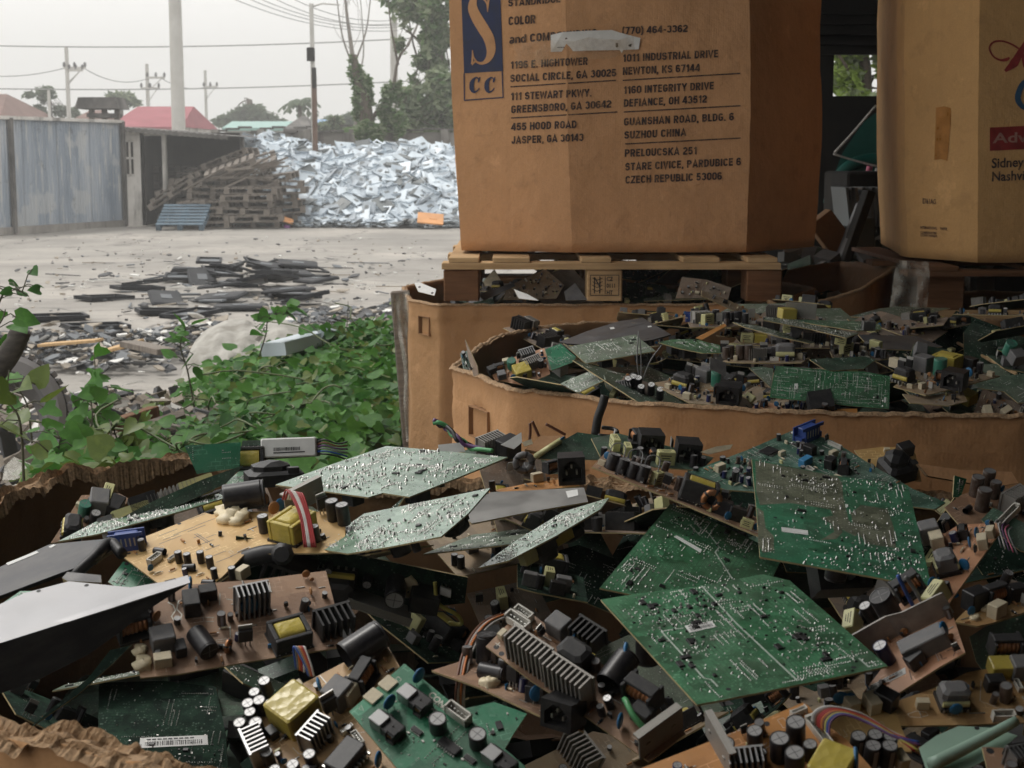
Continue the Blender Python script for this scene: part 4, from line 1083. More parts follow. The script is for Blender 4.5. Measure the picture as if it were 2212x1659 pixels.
wires('power_line', 'faint power line between the far crossarm pole and the next pole', (186, 150), (318, 170), (75, 82), .35, .022, G)
wires('power_line', 'faint power line from behind the thick white pole to the thin far pole', (350, 170), (443, 188), (82, 90), .25, .022, G)
for i, (a, b, lab) in enumerate((((465, -20), (860, 66), 'lowest of the sloping cables at the top between the poles'), ((500, -20), (860, 58), 'second lowest sloping cable at the top between the poles'),
        ((525, -20), (860, 50), 'middle sloping cable at the top between the poles'), ((560, -20), (870, 52), 'second highest sloping cable at the top between the poles'), ((600, -20), (880, 40), 'highest sloping cable at the top near the slim pole'))):
    wires('power_line', lab, a, b, (45, 50), .35, .011, G)

# ------------------------------------------------------------------ trees
def leaf_cloud(m, rnd, centres, n, size, mis=(0,), flat=.6, gap=-.12):
    """many small leaf faces in clumps: centres = (x,y,z,rx,ry,rz)"""
    wts = [c[3] * c[5] for c in centres]
    for _ in range(n):
        c = rnd.choices(centres, wts)[0]
        while True:
            d = Vector((rnd.uniform(-1, 1), rnd.uniform(-1, 1), rnd.uniform(-1, 1)))
            if d.length < 1: break
        d *= .55 + .45 * rnd.random() if d.length > .5 else 1
        p = Vector((c[0] + d.x * c[3], c[1] + d.y * c[4], c[2] + d.z * c[5]))
        if noise.noise(p * (1.6 / max(.3, size * 6))) < gap: continue
        s = size * rnd.uniform(.5, 1.2)
        a = Vector((rnd.gauss(0, 1), rnd.gauss(0, 1), rnd.gauss(0, flat))).normalized() * s
        b = a.orthogonal().normalized(); b = (Matrix.Rotation(rnd.uniform(0, 6.3), 3, a) @ b) * s * .42
        m.add([p - a, p + b, p + a, p - b], [(0, 1, 2, 3)], rnd.choice(mis))
def tree(label, base, Y, trunk, clumps, n, size, leaf, bark='bark', seed=1, limbs=(), name='tree', branches=0, cat='tree'):
    """trunk: picture points bottom to top with radius; clumps: (px, py, rx_px, ry_px) in picture units"""
    rnd = random.Random(seed); b = atY(base[0], base[1], Y); b.z = min(b.z, 0); b.z = 0
    e = empty(name, Matrix.Translation(b), label, cat); sc = Y / FOC
    m = MB(); P = [Vector(atY(x, y, Y)) - b for x, y, r in trunk]; P[0].z = 0
    m.tube(smoothpath(P, 4), trunk[0][2], 8, taper=trunk[-1][2])
    for L in limbs: m.tube(smoothpath([Vector(atY(x, y, Y + L[2])) - b for x, y in L[0]], 4), L[1], 6, taper=L[1] * .3)
    for _ in range(branches):
        c = rnd.choice(clumps); s = P[rnd.randrange(len(P) // 2, len(P))]
        t = Vector(atY(c[0] + rnd.uniform(-.8, .8) * c[2], c[1] + rnd.uniform(-.8, .8) * c[3], Y)) - b; t.y += rnd.uniform(-1, 1) * c[2] * sc * .6
        mid = s.lerp(t, .5) + Vector((rnd.uniform(-.2, .2), rnd.uniform(-.2, .2), rnd.uniform(0, .3)))
        m.tube(smoothpath([s, mid, t], 3), trunk[-1][2] * .45, 5, taper=.006)
    m.build('trunk', bark, e)
    if n:
        cl = []
        for (x, y, rx, ry) in clumps:
            p = Vector(atY(x, y, Y)) - b; cl.append((p.x, p.y + rnd.uniform(-.3, .3) * rx * sc, p.z, rx * sc, rx * sc * .8, ry * sc))
        m = MB(); lm = leaf if isinstance(leaf, tuple) else (leaf,)
        leaf_cloud(m, rnd, cl, n, size, tuple(range(len(lm)))); m.build('crown', list(lm), e)
    return e
tree('dense leafy tree pressed against the left side of the tall address box', (960, 320), 46, [(965, 320, .22), (950, 150, .18), (935, 20, .12), (940, -120, .08)],
     [(905, 20, 70, 55), (945, 80, 60, 60), (950, 150, 60, 50), (950, 225, 55, 45), (900, 275, 55, 30), (960, 290, 50, 30), (940, -40, 90, 60), (850, -10, 40, 35), (985, 60, 50, 90), (985, 200, 50, 90), (870, 95, 22, 26), (905, 170, 26, 22), (920, 120, 40, 60), (930, 250, 50, 50)], 14000, .16, ('leaf_tree', 'leaf_creeper'), seed=3, branches=16,
     limbs=(([(945, 160), (905, 90), (870, 60)], .06, 0), ([(950, 200), (900, 120), (880, 20)], .05, .4)))
tree('dead trunk smothered in green creeper, right of the slim rusty pole', (800, 305), 42, [(800, 310, .24), (790, 240, .2), (772, 170, .14), (765, 118, .06)],
     [(762, 122, 9, 22), (768, 160, 18, 30), (785, 190, 28, 35), (790, 240, 36, 42), (845, 215, 30, 42), (850, 265, 32, 42), (800, 285, 42, 30), (870, 190, 20, 20), (825, 250, 30, 40), (775, 215, 26, 34), (815, 265, 40, 36)], 12000, .10, ('leaf_creeper', 'leaf_creeper', 'leaf_tree'), seed=5,
     limbs=(([(800, 260), (845, 200), (860, 130), (884, 95)], .07, 0), ([(860, 140), (845, 60), (838, 0)], .035, 0)))
tree('tall bare tree with pale upright branches behind the creeper-covered trunk', (770, 300), 50, [(775, 310, .12), (770, 200, .10), (760, 110, .07), (748, 20, .04), (742, -60, .02)], [(760, 20, 50, 80)], 0, .1, 'leaf_tree', 'bark_pale', 8, branches=14,
     limbs=(([(765, 150), (740, 80), (728, 0), (722, -40)], .035, 0), ([(765, 140), (790, 70), (800, 0), (806, -40)], .035, .3), ([(770, 180), (785, 120), (782, 40), (775, -40)], .03, -.3), ([(880, 100), (905, 40), (900, -30)], .05, .3)))
tree('distant round grey-green tree beyond the yard wall, between the poles', (540, 280), 95, [(545, 280, .3), (540, 235, .2), (538, 215, .1)], [(505, 258, 34, 18), (545, 252, 42, 24), (590, 258, 28, 16), (540, 238, 30, 12), (480, 264, 22, 10)], 3200, .34, 'leaf_far', seed=9, branches=12)
tree('distant dark rounded tree above the red roofed house', (258, 262), 88, [(258, 262, .3), (258, 230, .2)], [(258, 214, 38, 14), (235, 222, 20, 10), (285, 222, 18, 10)], 1800, .3, ('leaf_far', 'leaf_tree'), seed=10)
tree('distant wispy half-bare tree between the fence and the far power pole', (110, 262), 80, [(112, 262, .15), (108, 225, .1), (100, 195, .04)], [(100, 205, 25, 20), (85, 240, 20, 14), (130, 240, 22, 14), (160, 243, 14, 12), (60, 205, 14, 8)], 900, .22, 'leaf_far', seed=12, branches=16)
tree('distant low shrubbery strip with a pale crown right of the palm', (735, 280), 90, [(735, 280, .2), (735, 262, .1)], [(720, 262, 24, 12), (755, 258, 20, 14), (700, 270, 20, 8)], 1100, .3, 'leaf_far', seed=13)
tree('sunlit green tree seen through the square opening in the dark shed wall', (1850, 220), 16, [(1870, 320, .1), (1868, 200, .08), (1860, 100, .05)], [(1840, 175, 60, 60), (1900, 160, 60, 60), (1880, 130, 50, 45), (1900, 195, 50, 40), (1850, 215, 60, 30), (1850, 110, 60, 30)], 5200, .09, ('leaf_sunlit', 'leaf_sunlit', 'leaf_tree'), seed=14, branches=8)
tree('hazy green bushes reaching down to the panel heap, left of the tall address box', (860, 318), 45, [(860, 320, .12), (858, 280, .08), (850, 245, .04)],
     [(775, 292, 34, 24), (825, 280, 44, 38), (885, 270, 46, 46), (945, 280, 50, 50), (900, 215, 44, 40), (950, 200, 50, 60), (985, 250, 40, 70)], 9000, .15, ('leaf_tree', 'leaf_tree', 'leaf_creeper'), seed=16, branches=10, name='bush', cat='bush')
tree('soft low bush just right of the slim rusty pole', (720, 300), 60, [(722, 300, .1), (720, 275, .06)], [(705, 278, 24, 16), (740, 272, 22, 18), (725, 262, 18, 10)], 1600, .2, ('leaf_far', 'leaf_tree'), seed=17, branches=6, name='bush', cat='bush')
def palm():
    Y = 78; b = atY(648, 280, Y); b.z = 0; rnd = random.Random(3)
    e = empty('palm_tree', Matrix.Translation(b), 'distant palm with drooping fronds left of the slim rusty pole', 'tree')
    top = Vector(atY(647, 222, Y)) - b; m = MB(); m.tube([(0, 0, 0), (0.05, 0, top.z * .6), top], .14, 8, taper=.09); m.build('trunk', 'bark', e)
    m = MB()
    for i in range(20):
        a = i * 2.4; el = rnd.uniform(-.2, 1.2); L = rnd.uniform(.7, 1.1)
        d = Vector((math.cos(a), math.sin(a), 0)); P = [top + d * (L * t) * math.cos(el * (1 - t)) + Vector((0, 0, L * (math.sin(el) * t - .75 * t * t))) for t in (0, .25, .5, .75, 1)]
        for j in range(4):
            for s_ in (-1, 1):
                sd_ = d.cross(Vector((0, 0, 1))) * s_ * .24; lo = Vector((0, 0, -.14))
                m.add([P[j], P[j + 1], P[j + 1] + sd_ * .8 + lo, P[j] + sd_ + lo * .5 + (P[j + 1] - P[j]) * .6], [(0, 1, 2, 3)])
    m.build('crown', 'leaf_far', e)
palm()

# ------------------------------------------------------------------ stacked pallets by the wall
def pallet_proto():
    m = MB(); L, Wd = 1.2, 1.0
    for y in (-.45, 0, .45):
        for x in (-.54, 0, .54): m.box((x, y, .065), (.12, .1, .09))
        m.box((0, y, .01), (L, .1, .02)); m.box((0, y, .121), (L, .1, .02))
    a = m.mesh('pallet_frame', ['wood_grey']); m2 = MB()
    for i in range(7): m2.box((-.54 + i * .18, 0, .142), (.11, Wd, .018))
    return a, m2.mesh('pallet_deck', ['wood_grey'])
PA, PD = pallet_proto()
def far_pallet(mw, label, mats=None, group='grey pallets stacked by the yard wall'):
    e = empty('wooden_pallet', mw, label, 'pallet', group)
    for nme, me in (('frame', PA), ('deck', PD)):
        o = link(nme, me, e)
        if mats:
            o.data = me.copy(); o.data.materials[0] = M[mats[0] if nme == 'frame' else mats[1]]
    return e
def pallets():
    rnd = random.Random(7); Y = 36.2
    lab_flat = 'weathered grey pallet lying flat in the sagging stack beside the panel heap'; lab_til = 'weathered grey pallet slid down steeply on the left side of the stack'; lab_top = 'weathered grey pallet tilted across the top of the stack'
    for col, (px, n, dy) in enumerate(((450, 4, 0), (545, 6, .1), (598, 7, .9), (480, 7, 1.2), (540, 9, 2.0), (430, 7, 2.2))):
        for i in range(n):
            x = atY(px + rnd.uniform(-14, 14), 400, Y + dy).x
            far_pallet(Tr(x, Y + dy + rnd.uniform(-.2, .2), i * .155 + .0) @ Rz(R(rnd.uniform(-7, 7))) @ Ry(R(rnd.uniform(-2.5, 2.5))), lab_flat)
    for i in range(6):
        p = atY(375 + i * 13, 425 - i * 11, Y + 1.2 + .3 * i); far_pallet(Matrix.Translation(p) @ Rz(R(rnd.uniform(-10, 10))) @ Ry(R(-34 + i * 3 + rnd.uniform(-4, 4))), lab_til)
    for i, (px, py, a) in enumerate(((500, 368, -20), (545, 366, -13), (585, 392, -8), (540, 392, 6), (500, 350, -20), (460, 372, -26), (545, 352, -16))):
        p = atY(px, py, Y + .6 + .35 * i); far_pallet(Matrix.Translation(p) @ Rz(R(rnd.uniform(-8, 8))) @ Ry(R(a)) @ Rx(R(rnd.uniform(-4, 10))), lab_top)
    for i in range(7):
        p = atY(395, 488, Y + 2.2); far_pallet(Tr(p.x, Y + 2.4, .1 + i * .19) @ Rz(R(rnd.uniform(-4, 4))), 'blackened pallet in the dark leftmost column against the outbuilding', ('wood_black', 'wood_black'), 'blackened pallets by the outbuilding')
    p = atY(402, 476, 35.6); far_pallet(Matrix.Translation((p.x, 35.4, .2)) @ Rx(R(23)) @ Rz(R(90)) @ Sc(.9, 1.05, 1), 'blue painted pallet leaning at the foot of the grey stack', ('wood_blue', 'wood_blue'), None)
    for i in range(9):
        m = MB(); m.bbox((0, 0, 0), (rnd.uniform(.9, 1.6), .14, .035), .002)
        p = atY(rnd.uniform(360, 600), rnd.uniform(355, 410), Y - .1); tag(m.build('plank', 'wood_grey', None, Matrix.Translation(p) @ Ry(R(rnd.uniform(-30, 2))) @ Rz(R(rnd.uniform(-30, 30)))), 'loose grey plank lying askew on the pallet stack', 'plank', 'loose planks on the pallet stack')
pallets()

# ------------------------------------------------------------------ heap of pale monitor panels
def panel_meshes():
    out = []
    for i, (w, h, kind) in enumerate(((.46, .34, 0), (.40, .30, 1), (.5, .36, 2), (.34, .3, 3), (.42, .12, 4))):
        m = MB()
        if kind == 0: m.bbox((0, 0, 0), (w, h, .03), .008); m.box((.05, .02, .018), (.14, .1, .012), 1)
        elif kind == 1:
            t = .035
            for c, d in (((0, h / 2 - t / 2), (w, t)), ((0, -h / 2 + t / 2), (w, t)), ((w / 2 - t / 2, 0), (t, h - 2 * t)), ((-w / 2 + t / 2, 0), (t, h - 2 * t))): m.box((c[0], c[1], 0), (d[0], d[1], .025))
        elif kind == 2: m.bbox((0, 0, 0), (w, h, .012), .003); m.box((0, h / 2, .03), (w, .01, .06)); m.box((w / 2, 0, .02), (.01, h, .05)); m.box((-.1, .03, .0075), (.12, .06, .003), 1); m.box((.1, -.08, .0075), (.05, .05, .003), 1)
        elif kind == 3: m.bbox((0, 0, .02), (w, h, .06), .03); m.box((0, -.05, .052), (.1, .07, .004), 1)
        else: m.bbox((0, 0, 0), (w, h, .02), .004)
        out.append(m)
    return out
def heap():
    rnd = random.Random(21); pm = panel_meshes(); mats = ['panel_light', 'panel_light', 'panel_mid', 'panel_light', 'panel_grey']
    me = {}
    for i, m in enumerate(pm):
        for mt in set(mats + ['panel_dark']): me[i, mt] = m.mesh('panel', [mt, 'panel_dark'])
    Yf = 36.9
    x0, x1 = atY(425, 490, Yf).x, atY(1080, 490, Yf).x
    top = [(425, 312), (500, 299), (560, 293), (640, 303), (700, 318), (760, 316), (850, 308), (920, 310), (990, 325), (1080, 345)]
    def ztop(x):
        px = CX + x / 39.5 * FOC
        for (a, b), (c, d) in zip(top, top[1:]):
            if a <= px <= c: return atY(px, b + (d - b) * (px - a) / (c - a), 40).z
        return atY(px, 310, 40).z
    def left(x):   # where the pallets stand the heap starts further back
        px = CX + x / 38 * FOC
        return 1.0 if px > 650 else max(0., 1 - (650 - px) / 60.)
    def surf(x, t):   # t: 0 foot .. 1 crest
        z = ztop(x) * (t ** .8)
        return Vector((x, Yf + 3.4 * t + (1 - left(x)) * 1.9, z + .1 * noise.noise(Vector((x * 1.3, t * 4, 0)))))
    def put(i):
        x = rnd.uniform(x0 + .2, x1); t = rnd.random() ** .9
        if t < .35 and left(x) < .9 and CX + x / 38 * FOC < 540: t = rnd.uniform(.6, 1)
        p = surf(x, t); return Matrix.Translation(p) @ Rx(R(rnd.gauss(30, 11))) @ Ry(R(rnd.gauss(0, 13))) @ Rz(rnd.uniform(0, 6.3)) @ Sc(1.08, 1.08, .9)
    G_ = 'pale panels heaped against the yard wall'
    for i in range(285):
        k = rnd.choice((0, 0, 1, 2, 2, 3, 4)); mt = rnd.choice(mats) if rnd.random() > .14 else 'panel_dark'  # dark share stands in for shaded gaps between the panels
        o = link('plastic_cover', me[k, mt], None, put(i)); tag(o, 'pale plastic panel thrown on the big heap by the yard wall', 'panel', G_)
    m = MB()
    n1, n2 = 60, 14; o = 0
    for a in range(n1 + 1):
        for b in range(n2 + 1):
            x = x0 + (x1 - x0) * a / n1; p = surf(x, b / n2); m.v.append((p.x, p.y + .12, max(0, p.z - .16)))
    for a in range(n1):
        for b in range(n2): i = a * (n2 + 1) + b; m.f.append((i, i + n2 + 1, i + n2 + 2, i + 1)); m.m.append(1); m.sm.append(False)  # dark underlay colour gives the shade between panels
    for i in range(1150):
        k = rnd.choice((0, 0, 1, 2, 2, 3, 4)); src = pm[k]; mt = rnd.choice((0, 0, 2, 2, 1)); Mx = put(i); Mx = Tr(0, .06, -.07) @ Mx
        m.add(src.v, src.f, mt, Mx)
    for i in range(800):  # crushed bits along the foot
        x = rnd.uniform(x0 + .5, x1); mt = rnd.choice((0, 0, 2, 1, 1)); m.box((0, 0, 0), (rnd.uniform(.05, .35), rnd.uniform(.03, .2), .012), mt, Tr(x, Yf - rnd.random() ** 2 * 1.1 + .4, rnd.uniform(.01, .16)) @ Rz(rnd.uniform(0, 6)) @ Rx(R(rnd.gauss(0, 20))))
    tag(m.build('scrap_plastic', ['panel_light', 'panel_dark', 'panel_mid']), 'dense mass of broken pale plastic making up the heap by the yard wall', 'scrap', kind='stuff')
    for (px, py, mt, lab, s, a) in ((930, 472, 'panel_orange', 'orange sheet at the foot of the panel heap near the tall box', 1.3, 6), (640, 432, 'panel_orange', 'small orange scrap between pallets and panel heap', .5, 25), (622, 476, 'panel_orange', 'orange scrap on the ground at the left end of the panel heap', .55, 20), (620, 489, 'panel_purple', 'tiny purple scrap on the ground before the panel heap', .3, 10)):
        p = atY(px, py, 36.2 + (py < 440)); tag(link('plastic_sheet', me_col(pm[0], mt), None, Matrix.Translation(p) @ Rx(R(30)) @ Ry(R(a)) @ Sc(s, s, 1)), lab, 'plastic sheet')
def me_col(m, mt): return m.mesh('panel', [mt, mt])
heap()

# ------------------------------------------------------------------ black monitor bezels lying in the yard
def bezel_meshes():
    out = []
    for kind in range(4):
        m = MB(); w, h = .54, .36; t = .035
        if kind in (0, 1):
            z = .012 if kind == 0 else .02
            for c, d in (((0, h / 2 - t / 2), (w, t)), ((0, -h / 2 + t / 2), (w, t * 1.2)), ((w / 2 - t / 2, 0), (t, h - 2 * t)), ((-w / 2 + t / 2, 0), (t, h - 2 * t))): m.box((c[0], c[1], z), (d[0], d[1], z * 2))
            if kind == 1: m.box((0, 0, .01), (w * .96, h * .96, .012), 1)
        elif kind == 2: m.bbox((0, 0, .02), (w, h, .04), .018); m.box((0, 0, .042), (.16, .12, .006), 1)
        else: m.bbox((0, 0, .012), (w, .07, .024), .006)
        out.append(m.mesh('bezel', ['bezel_black', 'bezel_grey'] if kind != 3 else ['bezel_grey', 'bezel_black']))
    return out
def bezels():
    rnd = random.Random(5); me = bezel_meshes(); g = 'monitor bezels dumped in the yard'
    solo = [(270, 425, 1, 25, 'black monitor frame lying flat, lowest left of the yard heap'), (450, 470, 1, 30, 'black monitor frame just below the flat lowest-left frame'), (490, 333, 1, 48, 'black monitor frame with pale inside, left of the yard heap'), (645, 287, 1, 35, 'dark monitor frame touching the left tip of the yard heap'),
            (1385, 323, 2, 20, 'dark monitor shell lying alone right of the yard heap'), (775, 398, 1, 22, 'large black monitor shell at the near edge of the yard heap'), (900, 408, 1, 60, 'black monitor frame leaning on the large near shell'), (1130, 378, 2, 5, 'grey monitor shell at the near right of the yard heap'), (905, 200, 2, 10, 'black monitor back at the far left of the yard heap'), (80, 515, 2, 10, 'dark monitor corner sticking in at the left edge')]
    for (u, v, k, a, lab) in solo:
        p = ground_hit(*k1(u, v + 14)); s = 1.0
        o = link('monitor_casing', me[k], None, Tr(p.x, p.y, 0.0) @ Rz(R(a)) @ Ry(R(rnd.uniform(-3, 3))) @ Sc(1.06, 1, 1.1)); tag(o, lab, 'monitor frame', g)
    for i in range(28):
        u = rnd.gauss(1080, 250); v = rnd.uniform(190, 365); 
        if u < 640: u = 780 + rnd.random() * 300
        p = ground_hit(*k1(u, v + 8)); lift = max(0, .12 * (1 - abs(u - 1150) / 420)) * rnd.random()
        o = link('monitor_casing', me[rnd.choice((0, 1, 1, 2, 2, 3))], None, Tr(p.x, p.y, .02 + lift) @ Rz(rnd.uniform(0, 6.3)) @ Rx(R(rnd.gauss(0, 6))) @ Ry(R(rnd.gauss(0, 6)))); tag(o, 'broken dark monitor frame jumbled in the middle of the yard heap', 'monitor frame', g)
    for i, (u, v, a, b, k, z) in enumerate(((1240, 185, 20, 40, 0, .12), (1330, 195, -15, 20, 1, .07), (1290, 165, 60, -25, 0, .1), (1400, 215, 8, 12, 2, .12), (1190, 190, -40, 25, 0, .09), (1250, 215, 5, 18, 2, .1), (1440, 205, 30, 15, 0, .06))):
        p = ground_hit(*k1(u, 228)); o = link('monitor_casing', me[k], None, Tr(p.x, p.y, z) @ Rz(R(a)) @ Ry(R(b * .4)) @ Rx(R(8))); tag(o, 'dark monitor frame propped up on the peak of the yard heap', 'monitor frame', g)
    lit = MB()
    def flake(p, s, mi, flat=8):
        n = rnd.choice((4, 5, 6)); ps = []
        for j in range(n): a = 6.283 * j / n; r = s * rnd.uniform(.5, 1.0); ps.append((r * math.cos(a) * rnd.uniform(.5, 1.6), r * math.sin(a)))
        h = rnd.uniform(.003, .02)
        lit.prism(ps, 0, h, mi, Tr(p.x, p.y, max(0, p.z) + .012) @ Rz(rnd.uniform(0, 6)) @ Rx(R(rnd.gauss(0, flat))) @ Ry(R(rnd.gauss(0, flat))))
    for i in range(150):
        u = rnd.gauss(1150, 420); v = rnd.gauss(260, 80)
        if v < 130: continue
        flake(ground_hit(*k1(u, v)), rnd.choice((.02, .03, .05, .1)), rnd.choice((0, 1, 2, 2, 2, 3, 3)))
    for i in range(420):
        u = rnd.uniform(60, 2212); v = rnd.uniform(60, 470)
        flake(ground_hit(*k1(u, v)), rnd.choice((.015, .02, .03, .05)), rnd.choice((0, 1, 2, 3)))
    for i in range(60):   # long thin strips
        u = rnd.gauss(1200, 480); v = rnd.gauss(270, 90)
        if v < 120: continue
        p = ground_hit(*k1(u, v)); lit.box((0, 0, .012), (rnd.uniform(.2, .7), rnd.uniform(.015, .03), .012), rnd.choice((0, 2, 3, 1, 3)), Tr(p.x, p.y, .0) @ Rz(rnd.gauss(0, .6)))
    for i in range(1300):  # dense strip of shreds behind the weeds
        u = rnd.uniform(40, 1300) if i < 950 else rnd.uniform(1250, 1900); v = (rnd.gauss(615, 48) if u < 800 else rnd.gauss(560, 40)) if i < 950 else rnd.gauss(440, 28)
        q = ground_hit(*k1(u, v)); q.z = .02 + .14 * rnd.random() * max(0, 1 - abs(v - 600) / 150)
        flake(q, rnd.choice((.02, .03, .05, .09)), rnd.choice((0, 1, 2, 2, 3, 3) if i < 950 else (2, 3, 3, 1, 2, 3, 0)), 16)
    tag(lit.build('litter', ['litter_white', 'litter_tan', 'litter_dark', 'bezel_grey']), 'shreds of plastic and paper strewn over the yard', 'litter', kind='stuff')
bezels()

# ------------------------------------------------------------------ hazy air
m = MB(); m.box((0, 145, 11), (560, 400, 24.6)); hz = m.build('haze', []); tag(hz, kind='stuff'); hz['label'] = 'pale haze over the yard and the far houses'
hm = bpy.data.materials.new('haze'); hm.use_nodes = True; hn = hm.node_tree; hn.nodes.clear(); ho = hn.nodes.new('ShaderNodeOutputMaterial'); hv = hn.nodes.new('ShaderNodeVolumePrincipled')
hv.inputs['Color'].default_value = (.93, .93, .92, 1); hv.inputs['Density'].default_value = .0038; hv.inputs['Anisotropy'].default_value = .2; hn.links.new(hv.outputs[0], ho.inputs['Volume']); hz.data.materials.append(hm)
# ------------------------------------------------------------------ electronic parts (unit prototypes, base at z = 0)
PROTO = {}
def cap_mesh(sl, top):
    m = MB()
    m.lathe([(.97, 0), (1, .04), (1, .90), (.955, .93), (.955, .95), (1, .98), (.96, 1.0), (.86, 1.0)], 16, mis=[0, 0, 0, 0, 0, 0, 0])
    m.lathe([(.86, 1.0), (.84, .988), (0.0, .988)], 16, mi=1, smooth=False)
    for a in (0, math.pi / 2):
        c, s = math.cos(a), math.sin(a); m.add([(c * .75 - s * .05, s * .75 + c * .05, .9895), (-c * .75 - s * .05, -s * .75 + c * .05, .9895), (-c * .75 + s * .05, -s * .75 - c * .05, .9895), (c * .75 + s * .05, s * .75 - c * .05, .9895)], [(0, 1, 2, 3)], 3)
    vs = []
    for i in range(4):
        t = -.3 + .2 * i; vs += [(1.012 * math.cos(t), 1.012 * math.sin(t), .05), (1.012 * math.cos(t), 1.012 * math.sin(t), .9)]
    m.add(vs, [(2 * i, 2 * i + 2, 2 * i + 3, 2 * i + 1) for i in range(3)], 2)
    return m.mesh('capacitor', [sl, top, 'stripe', 'ferrite_grey'])
def P_(key, fn):
    if key not in PROTO: PROTO[key] = fn()
    return PROTO[key]
def wave_tape(m, d, n, mi):
    """rounded winding wrapped in tape"""
    a, b, h = d[0] / 2, d[1] / 2, d[2]
    prof = []
    for i in range(24):
        t = 2 * math.pi * i / 24; c, s = math.cos(t), math.sin(t); p = 4.5
        k = (abs(c) ** p + abs(s) ** p) ** (-1 / p); prof.append((c * k * b, h / 2 + s * k * h / 2))
    xs = [-a, -a * .96, -a * .3, a * .3, a * .96, a]; sc_ = [.9, 1, 1.015, 1.0, 1, .9]; vs = []
    for x, q in zip(xs, sc_):
        for y, z in prof: vs.append((x, y * q, h / 2 + (z - h / 2) * q))
    N = 24
    for i in range(len(xs) - 1): m.add(vs[i * N:(i + 2) * N], [(j, (j + 1) % N, N + (j + 1) % N, N + j) for j in range(N)], mi, None, True)
    m.add(vs[:N], [tuple(range(N - 1, -1, -1))], mi); m.add(vs[-N:], [tuple(range(N))], mi)
def m_transformer(core):
    m = MB()   # 1 x 1 x 1, the core a closed frame round the winding
    m.bbox((0, .43, .5), (1, .14, .86), .03); m.bbox((0, -.43, .5), (1, .14, .86), .03)
    m.bbox((.44, 0, .5), (.12, .72, .86), .02); m.bbox((-.44, 0, .5), (.12, .72, .86), .02)
    m.box((0, 0, .05), (1.04, 1.1, .1), 1)
    for i in range(6): m.box((-.42 + i * .168, .53, .04), (.04, .03, .14), 2); m.box((-.42 + i * .168, -.53, .04), (.04, .03, .14), 2)
    return m.mesh('transformer', [core, 'black_plastic', 'solder_dull'])
def m_winding(tape):
    m = MB(); wave_tape(m, (.7, .70, .98), 0, 0); return m.mesh('winding', [tape])
def m_etrans(core, tape):
    m = MB()    # pinned base, ferrite cap with bevelled top; the taped band between is its winding
    m.box((0, 0, .11), (1.0, 1.0, .2), 1); m.bbox((0, 0, .78), (.94, .8, .46), .13, 0); m.box((.36, 0, .38), (.2, .78, .4), 0); m.box((-.36, 0, .38), (.2, .78, .4), 0)
    for i in range(5): m.box((-.4 + i * .2, -.5, .08), (.06, .06, .16), 2); m.box((-.4 + i * .2, .5, .08), (.06, .06, .16), 2)
    return m.mesh('transformer', [core, 'black_plastic', 'solder_dull'])
def m_heatsink(n, mat):
    m = MB(); m.box((0, .44, .5), (1, .12, 1))
    for i in range(n): x = -.5 + (i + .5) / n; m.box((x, -.06, .5), (.3 / n, .9, 1))
    return m.mesh('heat_sink', [mat])
def m_plate(mat):
    m = MB(); m.box((0, 0, .5), (1, .12, 1)); m.box((0, .28, .95), (1, .5, .06)); m.cyl((-.3, -.06, .5), (-.3, -.14, .5), .05, n=10); m.cyl((.28, -.06, .45), (.28, -.14, .45), .05, n=10)
    return m.mesh('heat_sink', [mat])
def m_plug_mesh():
    m = MB(); t = .14
    m.box((0, .2, .5), (1, .5, 1))
    for c, d in (((0, -.25, .93), (1.06, .4, t)), ((0, -.25, .07), (1.06, .4, t)), ((.46, -.25, .5), (t, .4, .72)), ((-.46, -.25, .5), (t, .4, .72))): m.box(c, d)
    for s in (-1, 1): m.prism([(s * .39, .86), (s * .39, .58), (s * .12, .86)], .05, .449, 0, Matrix(((1, 0, 0, 0), (0, 0, -1, 0), (0, 1, 0, 0), (0, 0, 0, 1))))
    return m.mesh('mains_inlet', ['black_plastic'])
def m_pins():
    m = MB()
    for x, z in ((-.2, .42), (.2, .42), (0, .66)): m.box((x, -.2, z), (.06, .32, .14))
    return m.mesh('pin', ['solder'])
def m_disc(mat):
    m = MB(); n = 14; prof = [(.0, -.16), (.3, -.15), (.46, -.08), (.5, 0), (.46, .08), (.3, .15), (0, .16)]
    m.lathe(prof, n, 0, Tr(0, 0, .62) @ Rx(math.pi / 2)); m.cyl((-.2, 0, .25), (-.26, 0, 0), .03, n=5, mi=1); m.cyl((.2, 0, .25), (.26, 0, 0), .03, n=5, mi=1)
    return m.mesh('disc_capacitor', [mat, 'solder'])
def m_block(mat, ink=True):
    m = MB(); m.bbox((0, 0, .5), (1, 1, 1), .05)
    if ink:
        for i in range(3): m.box((-.05, -.5, .72 - i * .2), (.6 - .15 * (i % 2), .012, .07), 1); m.box((0, .2 - i * .2, 1.0), (.6 - .12 * i, .07, .012), 1)
    return m.mesh('film_capacitor', [mat, 'ink'])
def m_coil():
    m = MB(); m.bbox((0, 0, .06), (1, 1, .12), .02, 0); m.bbox((-.45, 0, .5), (.1, .9, .8), .02, 0); m.bbox((.45, 0, .5), (.1, .9, .8), .02, 0)
    m.bbox((0, 0, .92), (1.0, .5, .14), .03, 0)
    for i in range(6): x = -.34 + i * .136; m.lathe([(.30 + .06 * math.cos(t), .07 * math.sin(t)) for t in (0, 1.26, 2.5, 3.77, 5.0, 6.28)], 14, 1, Tr(x, 0, .5) @ Ry(math.pi / 2))
    return m.mesh('choke', ['ferrite', 'copper'])
